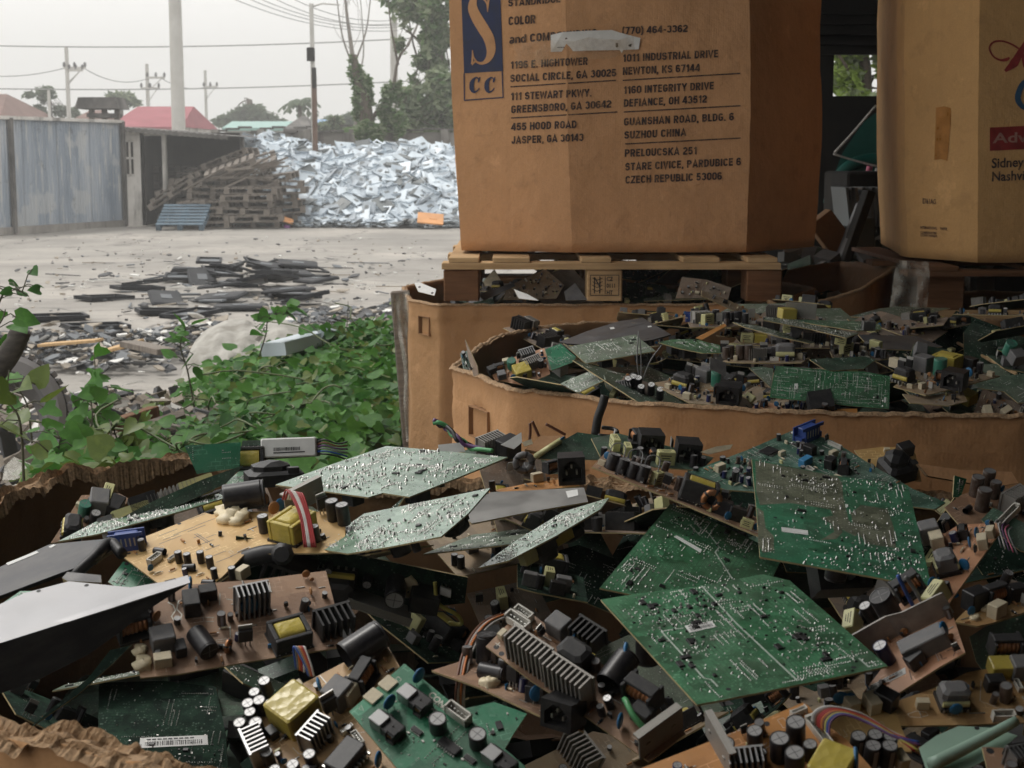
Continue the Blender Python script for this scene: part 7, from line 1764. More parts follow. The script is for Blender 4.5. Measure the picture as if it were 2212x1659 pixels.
m.add([f(.04, .75), f(.9, .75), f(.9, .9), f(.04, .9)], [(0, 1, 2, 3)]); m.build('barcode', 'ink', b.e)
b.put('trans', *c5(1235, 140), rot=0, sz=.9)
for j in range(6): b.wire([(*c5(1560, 60 + j * 12), .012), (*c5(1600, 50 + j * 14), .02), (*c5(1660, 70 + j * 12), .02), (*c5(1709, 60 + j * 18), .016)], ('wire_black', 'wire_brown', 'wire_purple', 'wire_grey', 'wire_blue', 'wire_black')[j], .0012)
# -- metal pieces on the left
b = Board('bright bent metal chassis with a black front face, lying at the left edge', q(c5, (-40, 872), (120, 800), (340, 742), (640, 772), (800, 745), (922, 712), (934, 748), (560, 868), (-40, 1058)), 'metal_bright', 1.20, n=(-.03, -.30, .95), name='metal_chassis', cat='metal chassis', edge='metal_bright', th=.0012)
def face(bd, pts, n, mat, name, anchor):
    N = Vector(n).normalized(); A = bd.hit(*anchor); vs = []
    for p in pts:
        r = Vector(ray(*p)); t = N.dot(A - Vector(CAM)) / N.dot(r); vs.append(bd.inv @ (Vector(CAM) + r * t))
    k = len(vs); off = (bd.inv.to_3x3() @ N) * .0012; m = MB(); m.add(vs + [v - off for v in vs], [tuple(range(k)), tuple(range(2 * k - 1, k - 1, -1))] + [(i, (i + 1) % k, k + (i + 1) % k, k + i) for i in range(k)])
    return m.build(name, mat, bd.e)
face(b, q(c5, (-40, 1060), (560, 870), (930, 752), (700, 900), (600, 985), (430, 1105), (200, 1220), (-40, 1310)), (.45, -.86, .22), 'black_anodised', 'front_face', c5(300, 950))
face(b, q(c5, (-40, 1040), (540, 850), (922, 712), (934, 748), (560, 869), (-40, 1059)), (-.03, -.38, .92), 'metal_bright', 'flange', c5(300, 940))
b.holes(q(c5, (425, 762), (190, 790)), .0022); b.silk([q(c5, (808, 742), (860, 728), (862, 742), (812, 754))], 'ink', 'slot', 3)
b = Board('matte dark grey metal plate with white corner tabs, above the bright chassis', q(c5, (-40, 690), (240, 562), (400, 545), (545, 532), (562, 582), (470, 642), (300, 700), (-40, 828)), 'metal_plate', 1.205, n=(-.05, -.16, .98), name='metal_plate', cat='metal plate', edge='black_plastic', th=.004)
b.label(q(c5, (238, 575), (262, 562), (276, 566), (250, 580)), bars=False); b.label(q(c5, (435, 645), (470, 628), (472, 640), (440, 655)), bars=False); b.label(q(c5, (30, 655), (180, 595), (190, 603), (40, 665)), bars=False)
m = MB(); m.tube(smoothpath([b.uv(*c5(330, 690)) + (-.01,), b.uv(*c5(460, 640)) + (.003,), b.uv(*c5(540, 580)) + (.006,), b.uv(*c5(600, 610)) + (0,)], 5), .006, 8); m.build('folded_edge', 'black_plastic', b.e)
b = B('green board squeezed between the dark plate and the bright chassis', c5, [(0, 858), (100, 790), (180, 790), (200, 830), (60, 880)], 'pcb_bright', 1.19, n=(0, -.4, .9)); b.solder(6000, 2, seed=51)
b = Board('bent brown plastic strip on the edge of the dark metal plate', q(c5, (305, 725), (330, 696), (495, 712), (498, 748), (330, 740)), 'grey_plastic', 1.208, n=(0, -.5, .85), name='plastic_strip', cat='plastic strip', th=.006)
# -- loose things on top
def loose(kind, label, c, u, v, Y, rot, sz, cat, name=None, dims=None):
    p = atY(*c(u, v), Y); e = empty(name or PNAME[kind], p, label, cat); part(kind, e, Rz(R(rot[2])) @ Rx(R(rot[0])) @ Ry(R(rot[1])), sz, dims=dims); return e
b = B('black board at the far rim carrying two mains inlets that face us', c4, [(600, 640), (700, 622), (880, 668), (1055, 712), (1010, 760), (800, 745), (640, 720)], 'pcb_dark', 1.20, n=(.10, -.22, .96), corners=[(600, 640), (880, 655), (1055, 712), (800, 745)])
b.put('plug', *c4(815, 684), rot=b.dirpx(*c4(760, 684), *c4(860, 688)), sz=1.02); b.put('plug', *c4(955, 718), rot=b.dirpx(*c4(905, 716), *c4(1000, 722)), sz=1.02)
b.fill(16, ('box_black', 'cap', 'cap', 'sink_black', 'to220', 'coil', 'box_yel'), 5, (.6, 1.), avoid=b.done)
loose('plug', 'black mains inlet hidden under the topmost green board', c7, 1215, 800, 1.52, (-30, 0, 10), 1.3, 'mains inlet', dims=(.04, .03, .027))
loose('facet', 'faceted black plastic plug housing beside the pale green board end', c5, 1345, 262, 1.93, (0, 0, 20), 1., 'plug', 'plug_housing', (.07, .045, .03))
loose('toroid', 'grey ferrite ring with blue and brown leads, behind the shiny grey sheet', c6, 1265, 215, 1.95, (0, 0, 10), 1.2, 'ferrite ring').children[0].data = P_('ring', lambda: m_toroid('ferrite_grey'))
m = MB(); P0 = Vector(atY(*c5(1190, 660), 1.6)); m.tube(smoothpath([Vector(atY(*c5(*p), 1.6)) - P0 for p in ((1120, 690), (1200, 640), (1300, 610), (1400, 605))], 5), .010, 10); m.lathe([(.011, 0), (.012, .006), (.008, .012), (0, .012)], 10, mat=Matrix.Translation(Vector(atY(*c5(1390, 606), 1.59)) - P0) @ Rx(R(80)))
tag(m.build('cable_boot', 'black_plastic', None, Matrix.Translation(P0)), 'fat black cable boot lying over the edge-on heat sink board', 'cable')
tw = [(15, 578, 2.1), (60, 600, 2.1), (100, 640, 2.08), (150, 672, 2.08), (230, 692, 2.06)]
for j, mt in enumerate(('wire_black', 'wire_green', 'wire_purple')):
    air_wire('wire', ('black', 'green', 'dark purple')[j] + ' strand of the twisted cable rising at the far left rim', [(*c4(u + 5 * math.cos(i * 2 + j * 2.1), v + 7 * math.sin(i * 2 + j * 2.1)), Y_ + .004 * math.cos(i + j * 2)) for i, (u, v, Y_) in enumerate([tw[0], (38, 588, 2.1), tw[1], (80, 620, 2.09), tw[2], (125, 657, 2.08), tw[3], (190, 684, 2.07), tw[4]])], mt, .003, 'wire', 'strands of the twisted cable')
air_wire('cable', 'thick black cable stub standing upright before the middle bin', [(*k4(1160, 1005), 2.2), (*k4(1180, 880), 2.2), (*k4(1215, 780), 2.2), (*k4(1232, 715), 2.2)], 'wire_black', .0065, 'cable')
air_wire('wire', 'black lead looping on the heap beside the upright cable stub', [(*k4(1180, 1010), 2.19), (*k4(1290, 1015), 2.19), (*k4(1325, 985), 2.2), (*k4(1290, 960), 2.21), (*k4(1210, 950), 2.21)], 'wire_black', .003, 'wire')
b = B('dark green board with a yellow-green edge strip, apex up at the far rim', k4, [(700, 1182), (860, 1080), (1030, 985), (1200, 1010), (1480, 1100), (1450, 1160), (1200, 1190)], 'pcb_dark', 1.20, n=(.08, -.75, .65), corners=[(700, 1182), (1030, 985), (1480, 1100), (1150, 1240)]); b.solder(1500, 2, rows=2, seed=61, big=.004)
m = MB(); P = [b.uv(*k4(715, 1178)), b.uv(*k4(905, 1055))]; m.tube([P[0] + (.004,), P[1] + (.004,)], .0045, 4); m.build('edge_strip', 'tape_pale', b.e); b.put('disc', *k4(915, 1050), sz=.8)
for i, (pts, mt, lab) in enumerate((([(0, 1078), (175, 1060), (200, 1128), (0, 1140)], 'paper_white', 'white cardboard tab behind the notched pale board'), ([(462, 1078), (615, 985), (620, 1060), (560, 1110)], 'paper_white', 'white torn corner of paper at the far rim'), ([(620, 1060), (690, 1035), (700, 1070), (640, 1090)], 'cream', 'small cream scrap beside the white torn corner'), ([(1940, 1130), (2060, 1090), (2180, 1075), (2160, 1110), (2000, 1150)], 'cream', 'crumpled pale scrap right of the lower mains inlet'))):
    Board(lab, q(k4, *pts), mt, 1.215, n=(.05, -.9, .4), name='paper_scrap', cat='paper', th=.002, edge=mt)
b = B('black finned heat sink block and dark board at the far rim under the twisted cable', k4, [(170, 1130), (330, 1070), (470, 1075), (560, 1130), (640, 1180), (400, 1190)], 'pcb_dark', 1.19, n=(0, -.3, .95)); b.put('sink_dusty', *k4(390, 1130), rot=0, sz=.9); b.put('box_black', *k4(520, 1150), rot=10, sz=1.6); b.put('box_yel', *k4(470, 1130), rot=80, sz=.6)
for i, (pts, lab) in enumerate(((((675, 1040), (680, 980), (678, 920)), 'thin rusty wire end, leftmost of three standing at the far rim'), (((745, 1015), (720, 960), (695, 905)), 'thin rusty wire end, middle of three standing at the far rim'), (((940, 1005), (870, 965), (795, 925)), 'thin rusty wire end, most slanted of three at the far rim'))):
    air_wire('wire_end', lab, [(*k4(*p), 2.25) for p in pts], 'wire_brown', .0022, 'wire')
b = Board('dark brown folded cardboard flap at the far rim', q(k4, (640, 1110), (760, 1012), (940, 1010), (860, 1075), (740, 1130)), 'cardboard_inside', 1.205, n=(-.1, -.5, .86), name='cardboard_flap', cat='cardboard', th=.006, edge='cardboard_torn')
b = Board('pale torn cardboard flap of the far right rim behind the heap', q(c7, (1590, 165), (1800, 195), (2050, 205), (2085, 260), (1960, 280), (1640, 225)), 'cardboard', 1.19, n=(0, -.95, .3), name='cardboard_flap', cat='cardboard', th=.012, edge='cardboard_torn')

# -- what fills the bin below: boards half hidden in the dark
def buried(label, group, ring_c, nx_, ny_, z0, z1, seed, size=(.10, .20), kinds=None, dens=1.0, tilt=22):
    rnd = random.Random(seed); out = []
    kinds = kinds or ('cap', 'cap', 'cap', 'etrans', 'sink_dusty', 'box_yel', 'disc', 'box_black', 'to220', 'trans', 'coil', 'sink_black', 'box_grey')
    (xa, xb), (ya, yb) = ring_c
    for i in range(nx_):
        for j in range(ny_):
            x = xa + (xb - xa) * (i + rnd.uniform(.1, .9)) / nx_; y = ya + (yb - ya) * (j + rnd.uniform(.1, .9)) / ny_; z = rnd.uniform(z0, z1)
            if x < -.12 and y < 1.55: continue
            w, h = rnd.uniform(*size), rnd.uniform(*size) * .8; sol = rnd.random() < .3
            mw = Tr(x, y, z) @ Rz(rnd.uniform(0, 6.3)) @ Rx(R(rnd.gauss(0, tilt))) @ Ry(R(rnd.gauss(0, tilt)))
            o = object.__new__(Board); o.th = .0017; o.mw = mw; o.inv = mw.inverted(); o.c = Vector((x, y, z)); o.N = mw.to_3x3() @ Vector((0, 0, 1)); o.A = o.c
            o.poly = [(-w / 2, -h / 2), (w / 2 * rnd.uniform(.7, 1), -h / 2), (w / 2, -h / 4), (w / 2, h / 2), (-w / 2 * rnd.uniform(.6, 1), h / 2), (-w / 2, h / 4)]
            o.e = empty('circuit_board', mw, label, 'circuit board', group); o.mat = 'x'
            m = MB(); m.prism(o.poly, -.0017, 0, 0, None, 1); m.build('board', [rnd.choice(('pcb_shaded', 'pcb_dusty', 'pcb_dark')) if sol else rnd.choice(('pcb_dusty_tan', 'pcb_dusty_brown', 'pcb_dusty_brown', 'pcb_shaded', 'pcb_shaded')), 'pcb_edge'], o.e)  # some boards take the green with shade painted in
            if sol: o.solder(5000, 5, rows=6, seed=seed * 50 + i * 9 + j)
            else: o.fill(int(9 * dens), kinds, seed=seed * 50 + i * 9 + j); o.detail(1800, i * 7 + j)
            out.append(o)
    return out
buried('dusty circuit board half buried in the dark under the top layer of the nearest bin', 'half buried boards in the nearest bin', ((-.5, .68), (1.2, 1.85)), 7, 4, .97, 1.04, 3)
buried('dusty circuit board half buried in the dark under the top layer of the nearest bin', 'half buried boards in the nearest bin', ((-.42, .62), (1.8, 2.16)), 7, 3, 1.05, 1.12, 4)
buried('dusty circuit board half buried in the dark under the top layer of the nearest bin', 'half buried boards in the nearest bin', ((-.05, .42), (1.93, 2.17)), 5, 2, 1.11, 1.15, 6)
buried('dusty circuit board half buried in the dark under the top layer of the nearest bin', 'half buried boards in the nearest bin', ((.5, .76), (1.2, 2.0)), 2, 5, 1.06, 1.13, 9)
def scrap_floor(name, label, xa, xb, ya, yb, z, seed):
    rnd = random.Random(seed); m = MB()
    n = 14
    for i in range(n + 1):
        for j in range(n + 1): m.v.append((xa + (xb - xa) * i / n, ya + (yb - ya) * j / n, z + rnd.uniform(-.03, .02)))
    for i in range(n):
        for j in range(n): a = i * (n + 1) + j; m.f.append((a, a + n + 1, a + n + 2, a + 1)); m.m.append(0); m.sm.append(False)
    for i in range(260):
        w, h = rnd.uniform(.03, .12), rnd.uniform(.03, .09); m.box((0, 0, 0), (w, h, .002 if rnd.random() < .5 else rnd.uniform(.01, .03)), rnd.randrange(4), Tr(rnd.uniform(xa + .06, xb - .06), rnd.uniform(ya + .06, yb - .06), z + rnd.uniform(0, .05)) @ Rz(rnd.uniform(0, 6)) @ Rx(R(rnd.gauss(0, 25))) @ Ry(R(rnd.gauss(0, 25))))
    tag(m.build(name, ['pcb_dark', 'pcb_brown', 'grey_plastic', 'ferrite']), label, 'scrap', kind='stuff')
scrap_floor('board_scrap', 'tangled board scrap lying deep in the nearest bin', -.58, .66, 1.1, 2.2, .90, 6)
# ------------------------------------------------------------------ the heap in the middle bin
G2 = 'circuit boards heaped in the middle bin'
def D(label, c, pts, mat, z=1.2, corners=None, **k):
    return Board(label, q(c, *pts), mat, z, corners=q(c, *corners) if corners else None, group=G2, **k)
CK = ('cap', 'cap', 'cap', 'etrans', 'box_yel', 'disc', 'box_black', 'to220', 'to220', 'sink_dusty', 'box_grey')
b = Board('matte charcoal plastic plate with a slot, top left of the middle bin', q(k4, (893, 318), (1100, 238), (1330, 165), (1510, 138), (1722, 262), (1590, 300), (1300, 345), (960, 330)), 'metal_plate', 1.225, n=(-.08, -.13, .97), group=None, name='plastic_plate', cat='plastic plate', th=.003, edge='black_plastic')
b.silk([q(k4, (1400, 212), (1525, 182))], 'ink', 'slot', 4); b.label(q(k4, (1268, 212), (1298, 208), (1306, 220), (1276, 226)), bars=False); b.label(q(k4, (1548, 202), (1575, 198), (1580, 206), (1552, 210)), bars=False); b.silk([q(k4, (1530, 298), (1560, 290))], 'ink', 'notch', 3.5)
b = D('green board leaning off the charcoal plate, solder side up with white marks', k4, [(925, 325), (965, 360), (1000, 345), (1460, 262), (1500, 300), (1610, 385), (1350, 430), (1092, 476), (1050, 440)], 'pcb_dusty', 1.225, corners=[(930, 350), (1470, 258), (1620, 385), (1090, 478)]); b.solder(6000, 10, rows=24, seed=71, big=.002).under(4, seed=2)
b = D('green board half under the leaning pale one, next to a salmon board at the left', k4, [(790, 372), (905, 330), (1020, 430), (990, 470), (838, 528)], 'pcb_bright', 1.20, n=(0, -.5, .87), corners=[(838, 528), (1020, 440), (905, 330), (790, 372)]); b.solder(7000, 4, rows=8, seed=72, big=.0018).under(3, seed=4, kinds=('sink_dusty', 'cap'))
b = D('salmon board with a yellow transformer and green coil, leaning by the left rim', k4, [(370, 505), (560, 430), (785, 362), (828, 555), (640, 640), (420, 600)], 'pcb_salmon', 1.19, n=(-.05, -.62, .78), corners=[(420, 600), (828, 555), (785, 362), (370, 505)])
for (u, v, k, r_, s_) in ((620, 560, 'tape_block', 15, .95), (545, 510, 'cap_green', 0, 1.1), (660, 440, 'sink', 15, .8), (700, 500, 'sink_dusty', 20, .8), (760, 500, 'cap', 0, 1.1), (560, 600, 'disc', 0, 1.2), (500, 470, 'box_white', 10, .8), (450, 520, 'coil', 10, .7), (400, 540, 'box_black', 20, .9), (640, 590, 'cap', 0, .9), (470, 580, 'box_grey', 10, .9), (600, 450, 'to220', 15, 1.)): b.put(k, *k4(u, v), rot=r_, sz=s_)
b = D('dark board standing on edge at the left tip of the middle bin', k4, [(198, 300), (290, 500), (296, 560), (262, 572), (222, 430)], 'pcb_dusty_brown', 1.23, n=(-.8, -.55, .2), corners=[(198, 300), (290, 500), (262, 572), (222, 430)])
b = D('small board with black connectors in the left tip of the middle bin', k4, [(160, 400), (215, 380), (240, 520), (250, 560), (190, 540)], 'pcb_dark', 1.19, n=(-.2, -.7, .7)); b.fill(6, CK, 3, (.6, .9))
b = D('grey-green board slanting down to the front rim, left half', k4, [(800, 680), (945, 605), (1150, 520), (1200, 505), (1240, 595), (1040, 690), (960, 690)], 'pcb_dusty', 1.19, corners=[(800, 680), (1200, 505), (1240, 595), (1040, 695)], n0=(0, -.3, 1)); b.solder(7000, 10, rows=16, seed=74, big=.0018)
b = D('small dark green board wedged between the slanting board and the white-topped capacitors', k4, [(1215, 545), (1330, 600), (1380, 650), (1290, 700), (1240, 650)], 'pcb_dusty', 1.175, n=(.1, -.4, .9)); b.solder(6000, 6, rows=6, seed=75)
b = D('brown board with six white-topped capacitors and a white comb heat sink, at the front rim', k4, [(1290, 660), (1400, 550), (1480, 590), (1560, 620), (1560, 745), (1340, 720)], 'pcb_dusty_brown', 1.185, n=(-.05, -.6, .8), corners=[(1290, 660), (1400, 550), (1560, 620), (1500, 745)])
for (u, v) in ((1405, 655), (1445, 640), (1480, 650), (1500, 715), (1575, 700), (1640, 735)):
    o = b.put('cap', *k4(u, v), sz=1.35, dims=(.0052, .0052, .018)); o.data = P_('cap_white', lambda: cap_mesh('sleeve_black', 'paper_white'))
b.put('sink', *k4(1360, 690), rot=-40, sz=.8); b.put('box_yel', *k4(1300, 725), rot=10, sz=.8)
for i, pts in enumerate(([(1490, 600, .0), (1470, 540, .03), (1480, 440, .07)], [(1500, 600, 0), (1500, 530, .03), (1490, 470, .06)], [(1510, 600, 0), (1570, 540, .03), (1650, 485, .05)])): b.wire([(*k4(u, v), h) for u, v, h in pts], 'wire_grey', .0012)
b = D('tan board with a black plug socket and yellow transformer, centre front of the middle bin', k4, [(1590, 620), (1750, 590), (2050, 600), (2330, 640), (2110, 790), (1860, 770), (1700, 690)], 'pcb_dusty_tan', 1.19, corners=[(1590, 620), (2110, 800), (2400, 660), (1880, 500)], n0=(0, -.2, 1))
for (u, v, k, r_, s_) in ((1810, 655, 'etrans', 5, 1.05), (1740, 640, 'cap', 0, .9), (1790, 680, 'disc', 0, .9), (1840, 735, 'box_white', 10, .9), (2150, 760, 'plug', 25, 1.25), (2100, 720, 'coil', 20, 1.), (2060, 640, 'cap_green', 0, 1.4), (1970, 600, 'box_grey', 0, 1.5), (1850, 570, 'to220', 0, 1.3), (1900, 590, 'to220', 0, 1.3), (2020, 690, 'res', 20, 1.6), (2230, 640, 'to220', 10, 1.3), (2250, 690, 'disc', 20, 1.1), (1700, 660, 'box_white', 0, .7), (2000, 570, 'plate', -10, .7)): b.put(k, *k4(u, v), rot=r_, sz=s_)
b = Board('small bluish sheet-metal fin standing behind the plug socket board', q(k4, (2010, 430), (2130, 470), (2130, 575), (2060, 540), (2010, 520)), 'aluminium', 1.235, n=(.2, -.95, .2), name='metal_fin', cat='metal fin', th=.002, edge='aluminium')
b = D('round-cornered green board lying flat in the centre of the middle bin', k4, [(1625, 320), (1720, 300), (1890, 296), (2080, 340), (2110, 400), (1960, 400), (1780, 365)], 'pcb_green', 1.225, n=(0, -.12, .99), corners=[(1625, 320), (1890, 296), (2110, 400), (1840, 385)]); b.solder(5000, 10, rows=14, seed=76, big=.002).under(5, seed=9)
b = D('brown board carrying a row of dark capacitors, seen level from the side', k5, [(165, 425), (230, 395), (480, 380), (660, 380), (770, 392), (710, 430), (400, 432)], 'pcb_dusty_tan', 1.235, n=(-.02, -.05, .99), corners=[(165, 425), (710, 432), (770, 392), (230, 390)])
for (u, v, k, s_) in ((200, 405, 'cap_brown', 1.1), (230, 400, 'cap_brown', 1.2), (293, 408, 'cap_brown', 1.3), (350, 408, 'cap_brown', 1.35), (415, 410, 'sink_dusty', .75), (455, 395, 'to220', 1.4), (495, 395, 'box_grey', 1.2), (530, 405, 'cap', 1.3), (600, 405, 'etrans_grey', 1.1), (690, 405, 'box_white', .9), (270, 385, 'box_yel', 1.1), (320, 385, 'box_yel', 1.1), (190, 390, 'to220', 1.5), (560, 390, 'cap', 1.2)): b.put(k, *k5(u, v), sz=s_)
b = D('broad green board facing us with rows of bright solder, lower right of the middle bin', k5, [(535, 450), (720, 466), (860, 475), (910, 490), (1120, 488), (1308, 522), (1300, 742), (1040, 722), (760, 690), (495, 666), (505, 600)], 'pcb_green', 1.20, corners=[(535, 450), (1308, 520), (1302, 742), (495, 666)], n0=(0, -.8, .6), w=.4); b.solder(7500, 6, rows=60, seed=77, big=.0022)
b.put('plug', *k5(830, 740), rot=15, sz=1.3); b.label(q(k5, (662, 572), (685, 570), (684, 608), (660, 610)), bars=False); b.label(q(k5, (1268, 665), (1280, 664), (1278, 700), (1268, 700)), bars=False)
b = D('dull green board sticking out left behind the broad green one', k5, [(355, 465), (440, 455), (520, 470), (505, 600), (440, 540)], 'pcb_dusty', 1.19, n=(-.1, -.5, .85)); b.solder(6000, 4, rows=8, seed=78)
b = D('dark green board with a folded-up corner behind the broad green one', k5, [(760, 405), (1140, 388), (1210, 410), (1130, 470), (890, 485), (860, 470)], 'pcb_dark', 1.215, n=(.05, -.35, .93)); b.solder(1500, 0, rows=3, seed=79)
b = D('salmon board end showing under the broad green board at the front rim', k5, [(370, 745), (400, 700), (560, 705), (600, 760), (380, 760)], 'pcb_salmon', 1.165, n=(0, -.4, .9)); b.fill(5, ('cap', 'disc', 'cap_blue', 'box_black'), 5, (.6, .9))
b = D('orange board corner with a notch under the broad green board, right of the plug', k5, [(890, 742), (1085, 740), (1088, 775), (900, 775)], 'pcb_orange', 1.165, n=(0, -.5, .86)); b.holes(q(k5, (940, 745)), .003)
b.put('cap_brown', *k5(860, 760), sz=.9)
b = D('board with blue capacitors beneath the left end of the broad green board', k5, [(600, 700), (760, 700), (800, 770), (590, 770)], 'pcb_dusty_brown', 1.16, n=(0, -.4, .9)); b.fill(8, ('cap_blue', 'disc', 'cap', 'relay'), 6, (.7, 1.))
b = D('long dusty green board slanting down to the right across the top of the middle heap', k5, [(470, 118), (640, 140), (900, 200), (1100, 232), (1010, 262), (780, 205), (455, 142)], 'pcb_dusty', 1.27, n=(.16, -.05, .98), corners=[(470, 118), (1100, 232), (1010, 262), (455, 142)]); b.solder(8000, 4, rows=40, seed=80, big=.002).under(6, seed=12, kinds=('cap', 'box_yel', 'etrans', 'cap_brown'))
b = D('second long green board, seen from its edge just below the slanting one', k5, [(245, 155), (420, 180), (620, 235), (800, 292), (760, 298), (560, 255), (330, 190)], 'pcb_dusty', 1.255, n=(.14, -.10, .98), corners=[(245, 155), (800, 292), (760, 300), (250, 165)]); b.solder(9000, 0, rows=20, seed=81)
for (u, v, k, s_) in ((330, 225, 'cap', 2.2), (430, 260, 'tape_block', .8), (610, 215, 'box_yel', 1.4), (540, 280, 'box_grey', 1.3), (600, 310, 'cap', 1.5), (680, 320, 'cap', 1.5), (820, 270, 'sink_black', .8), (920, 275, 'disc_tan', 1.3), (1030, 285, 'plate', .8)):
    pass
b = D('brown board under the two long green boards with a white-topped capacitor and yellow blocks', k5, [(260, 250), (420, 240), (900, 290), (940, 330), (600, 330), (300, 300)], 'pcb_dusty_brown', 1.21, n=(.05, -.12, .99), corners=[(260, 250), (900, 290), (940, 330), (300, 300)])
for (u, v, k, s_) in ((430, 290, 'tape_block', .8), (540, 300, 'box_grey', 1.3), (600, 318, 'cap', 1.5), (680, 322, 'cap', 1.5), (820, 300, 'sink_black', .7), (920, 290, 'disc_tan', 1.3), (340, 290, 'box_yel', 1.), (640, 270, 'box_yel', 1.4), (760, 290, 'box_black', 1.4)): b.put(k, *k5(u, v), sz=s_)
o = b.put('cap', *k5(330, 265), sz=1.6, lie=-100); o.data = P_('cap_white', lambda: cap_mesh('sleeve_black', 'paper_white'))
b = D('board heavy with black capacitors and a blue relay, at the back of the middle bin', k5, [(-60, 150), (60, 110), (260, 110), (420, 170), (200, 190), (-40, 190)], 'pcb_dusty_brown', 1.25, n=(0, -.05, 1), corners=[(-60, 150), (420, 150), (420, 190), (-40, 190)])
for i, (u, k, s_) in enumerate(((-20, 'vga', .9), (30, 'sink_dusty', .9), (75, 'box_yel', 1.1), (130, 'cap', 1.4), (160, 'sink_dusty', .7), (200, 'cap', 1.5), (235, 'box_black', 1.3), (280, 'cap_big', .7), (330, 'cap', 1.3), (370, 'to220', 1.4))): b.put(k, *k5(u, 150 + (i % 3) * 10), rot=i * 20, sz=s_)
b = D('long olive board leaning back against the pallet, edge to the upper left', c4, [(1012, 88), (1120, 130), (1245, 190), (1245, 205), (1130, 165), (1010, 110)], 'pcb_dusty_tan', 1.26, n=(.30, -.6, .74), corners=[(1012, 88), (1245, 190), (1245, 205), (1010, 110)])
b = D('olive board propped between the pallet blocks behind the heap', c4, [(938, 40), (1030, 50), (1122, 80), (1110, 122), (1010, 118), (914, 120)], 'pcb_dusty_brown', 1.26, n=(0, -.85, .5), corners=[(914, 122), (938, 38), (1122, 80), (1110, 125)])
b = D('thin orange strip of board lying across the back left of the middle heap', k5, [(-5, 262), (190, 165), (205, 180), (40, 275)], 'pcb_orange', 1.24, n=(-.1, -.5, .85))
b = D('grey metal-backed board tilted at the rear right of the middle heap', k5, [(1090, 240), (1480, 250), (1660, 320), (1450, 345), (1180, 335)], 'metal_plate', 1.225, n=(.05, -.16, .98), corners=[(1090, 240), (1480, 250), (1660, 325), (1200, 335)]); b.silk([q(k5, (1240, 292), (1310, 290))], 'ink', 'slot', 4)
b = D('dark board on edge with a black socket, right of the grey metal-backed board', k5, [(1440, 390), (1470, 300), (1690, 340), (1760, 400), (1660, 400)], 'pcb_dark', 1.22, n=(.1, -.8, .6), corners=[(1440, 390), (1470, 300), (1690, 340), (1660, 400)]); b.put('box_grey', *k5(1500, 365), rot=10, sz=1.4)
b = D('board covered with white and blue sockets, between the dark folded board and the metal-backed one', k5, [(900, 350), (1000, 330), (1250, 335), (1320, 400), (1200, 415), (920, 395)], 'pcb_dusty_brown', 1.215, n=(0, -.15, .99)); b.fill(16, ('conn', 'conn_long', 'box_yel', 'box_black', 'relay', 'sink_dusty', 'to220', 'cap'), 9, (.7, 1.1))
b = D('dusty tan board with a green choke and yellow transformer, right side of the middle bin', k5, [(1330, 590), (1480, 480), (1760, 440), (1960, 500), (2050, 520), (1790, 590), (1550, 650)], 'pcb_dusty_tan', 1.21, corners=[(1330, 590), (1550, 655), (2050, 520), (1800, 450)], n0=(0, -.15, 1))
for (u, v, k, r_, s_) in ((1400, 560, 'etrans', 0, 1.0), (1380, 500, 'to220', 0, 1.4), (1430, 490, 'to220', 0, 1.4), (1530, 480, 'box_grey', 0, 1.7), (1690, 470, 'trans_yel', 10, 1.1), (1640, 510, 'cap_green', 90, 1.5), (1660, 560, 'coil', 20, .9), (1740, 600, 'plug', 15, 1.2), (1590, 570, 'res', 0, 1.8), (1835, 535, 'disc', 0, 1.5), (1840, 470, 'box_black', 0, 1.3), (1910, 500, 'cap', 0, 1.1), (1345, 460, 'box_white', 0, 1.4), (1570, 600, 'disc_tan', 0, 1.), (1440, 600, 'box_white', 20, .6)): b.put(k, *k5(u, v), rot=r_, sz=s_)
b = D('tan board just under the green choke board, its front edge in shadow', k5, [(1390, 640), (1560, 655), (1800, 625), (1830, 690), (1700, 720), (1440, 700)], 'pcb_dusty_tan', 1.19, n=(0, -.2, .98))
b = D('grey rounded board curling up at the right edge of the middle bin', k5, [(1900, 600), (2060, 520), (2260, 500), (2260, 700), (2170, 700), (2080, 625)], 'pcb_dusty', 1.20, n=(.05, -.4, .92)); b.solder(2500, 2, rows=4, seed=83)
b = D('brown board facing us with two pale blocks, at the right end of the front rim', k5, [(1935, 600), (2100, 680), (2230, 720), (2230, 800), (1860, 800)], 'pcb_dusty_brown', 1.175, n=(-.05, -.7, .7), corners=[(1860, 800), (1935, 600), (2230, 720), (2200, 800)]); b.put('box_white', *k5(1960, 785), rot=30, sz=1.4); b.put('box_white', *k5(2085, 775), rot=-30, sz=1.2); b.fill(8, ('disc_tan', 'res', 'cap'), 4, (.6, .9))
b = D('dark boards end with a yellow block and a grey bolt, before the rounded board', k5, [(1660, 730), (1800, 620), (1900, 600), (1860, 780), (1720, 780)], 'pcb_dark', 1.165, n=(.0, -.4, .9)); b.put('tape_block', *k5(1820, 690), rot=80, sz=.9); b.put('plate', *k5(1710, 730), rot=30, sz=.5); b.put('cap', *k5(1715, 700), sz=1.2)
b = D('bright green board top at the far right, behind a long stick', k5, [(2030, 340), (2090, 330), (2200, 355), (2260, 400), (2160, 400)], 'pcb_bright', 1.25, n=(.1, -.6, .8)); b.put('cap_green', *k5(2100, 365), sz=1.3); b.put('box_grey', *k5(2150, 420), sz=1.4)
b = D('dark board with grey blocks under the bright green board top at the far right', k5, [(1960, 380), (2080, 390), (2260, 420), (2260, 500), (2080, 470)], 'pcb_dark', 1.22, n=(.05, -.3, .95)); b.fill(9, ('box_grey', 'cap', 'to220', 'box_black'), 12, (.8, 1.2))
